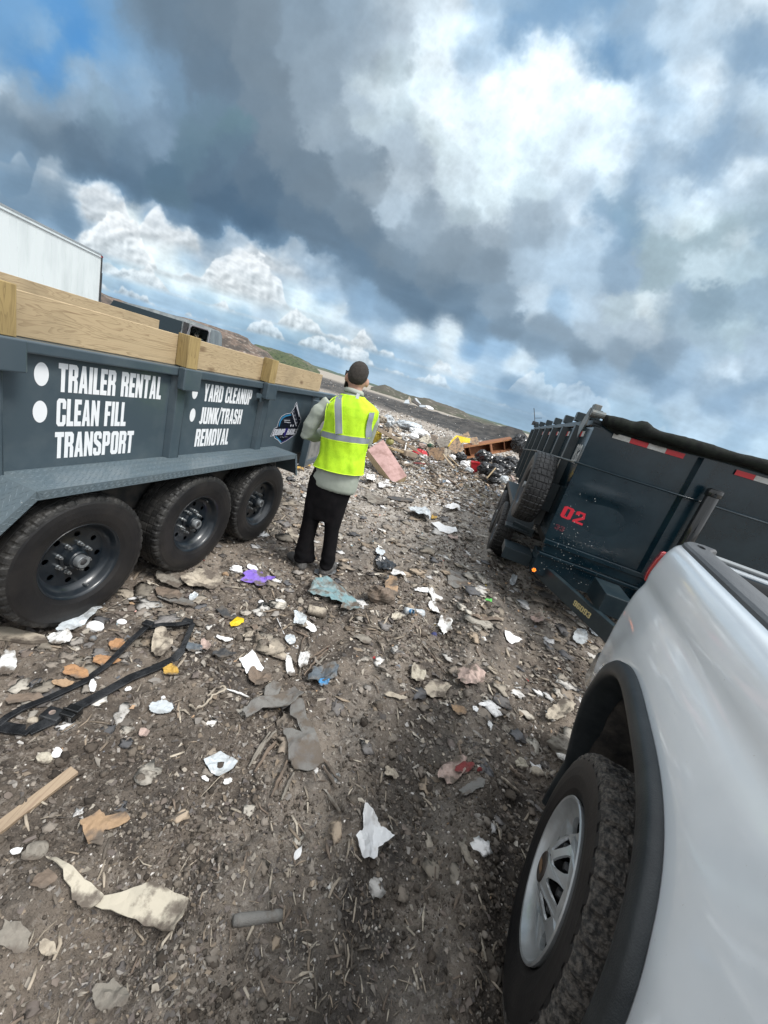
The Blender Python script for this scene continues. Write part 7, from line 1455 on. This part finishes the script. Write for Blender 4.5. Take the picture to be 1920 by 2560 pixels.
# panels dumped far off
for (pts, dp, m_, lb) in (([(538, 158), (560, 138), (640, 205), (610, 205)], 55, 'dgrey', 'dark ribbed panel of the far dumped pile'), ([(565, 130), (582, 130), (625, 185), (600, 190)], 56, 'clear', 'pale glazed panel leaning in the far pile'), ([(600, 190), (670, 195), (668, 212), (612, 208)], 54, 'clear', 'flat pale panel at the foot of the far pile'), ([(470, 175), (480, 148), (512, 142), (520, 180)], 55, 'clear', 'grey box shape left of the far panels'), ([(660, 195), (700, 200), (735, 222), (732, 234), (690, 228)], 53, 'clean', 'white sheet right of the far panels'), ([(515, 110), (530, 130), (535, 180), (500, 140)], 57, 'beige', 'beige board standing behind the far panels')):
    ppoly(HB(pts), dp, m_, 'dumped_panel', 'panel', lb, amp=.02, thick=.1, lean=1.5, step=5)
# loose cover thick on the heap
def heap_pos(n):
    x = nr.normal(1.2, 2.6, n); y = nr.normal(12.2, 2.2, n); k = (y > 8.2) & (y < 20); x, y = x[k], y[k]; return x, y, np.hypot(x, y)
tag(flakes('heap_rubbish', 5200, 8, 20, .006, .024, WHITEY+EARTHY+[(.62, .62, .60), (.5, .46, .38), (.30, .22, .15), (.7, .7, .7), (.06, .06, .07), (.34, .24, .16), (.42, .38, .32), (.2, .27, .35)], FLK, pos=heap_pos, tilt=.8, lift=.8, bend=.4), 'mixed rubbish scraps heaped around the wooden carcass', 'rubbish')
def beach_pos(n):
    y = np.exp(nr.uniform(np.log(7), np.log(36), n)); x = nr.uniform(-.50, .52, n)*y+.4; return x, y, np.hypot(x, y)
tag(flakes('beach_litter', 34000, 8, 20, .005, .018, WHITEY+WHITEY+WHITEY+MIXED, FLK, pos=beach_pos, tilt=.6, lift=.3, dens=lambda x, y: np.clip(1.1-sstep(22, 36, y)+.6*fbm(x*.3, y*.3, 3, 12), 0, 1)), 'whitish litter carpet beyond and around the heap', 'litter')
tag(sticks('heap_splinters', 900, 8, 20, .05, .16, WOODY+[(.5, .42, .3)], SPL, pos=heap_pos), 'broken laths and sticks mixed through the heap', 'splinters')
def far_pos(n):
    a = np.radians(nr.uniform(-40, 16, n)); r = np.exp(nr.uniform(np.log(22), np.log(110), n)); return r*np.sin(a), r*np.cos(a), r
tag(flakes('far_litter', 5000, 22, 110, .004, .014, WHITEY+EARTHY, FLK, pos=far_pos, tilt=.6, dens=lambda x, y: np.clip(.15+3*(fbm(x*.12, y*.12, 3, 55)+.1), 0, 1)), 'specks of litter over the distant landfill', 'litter')
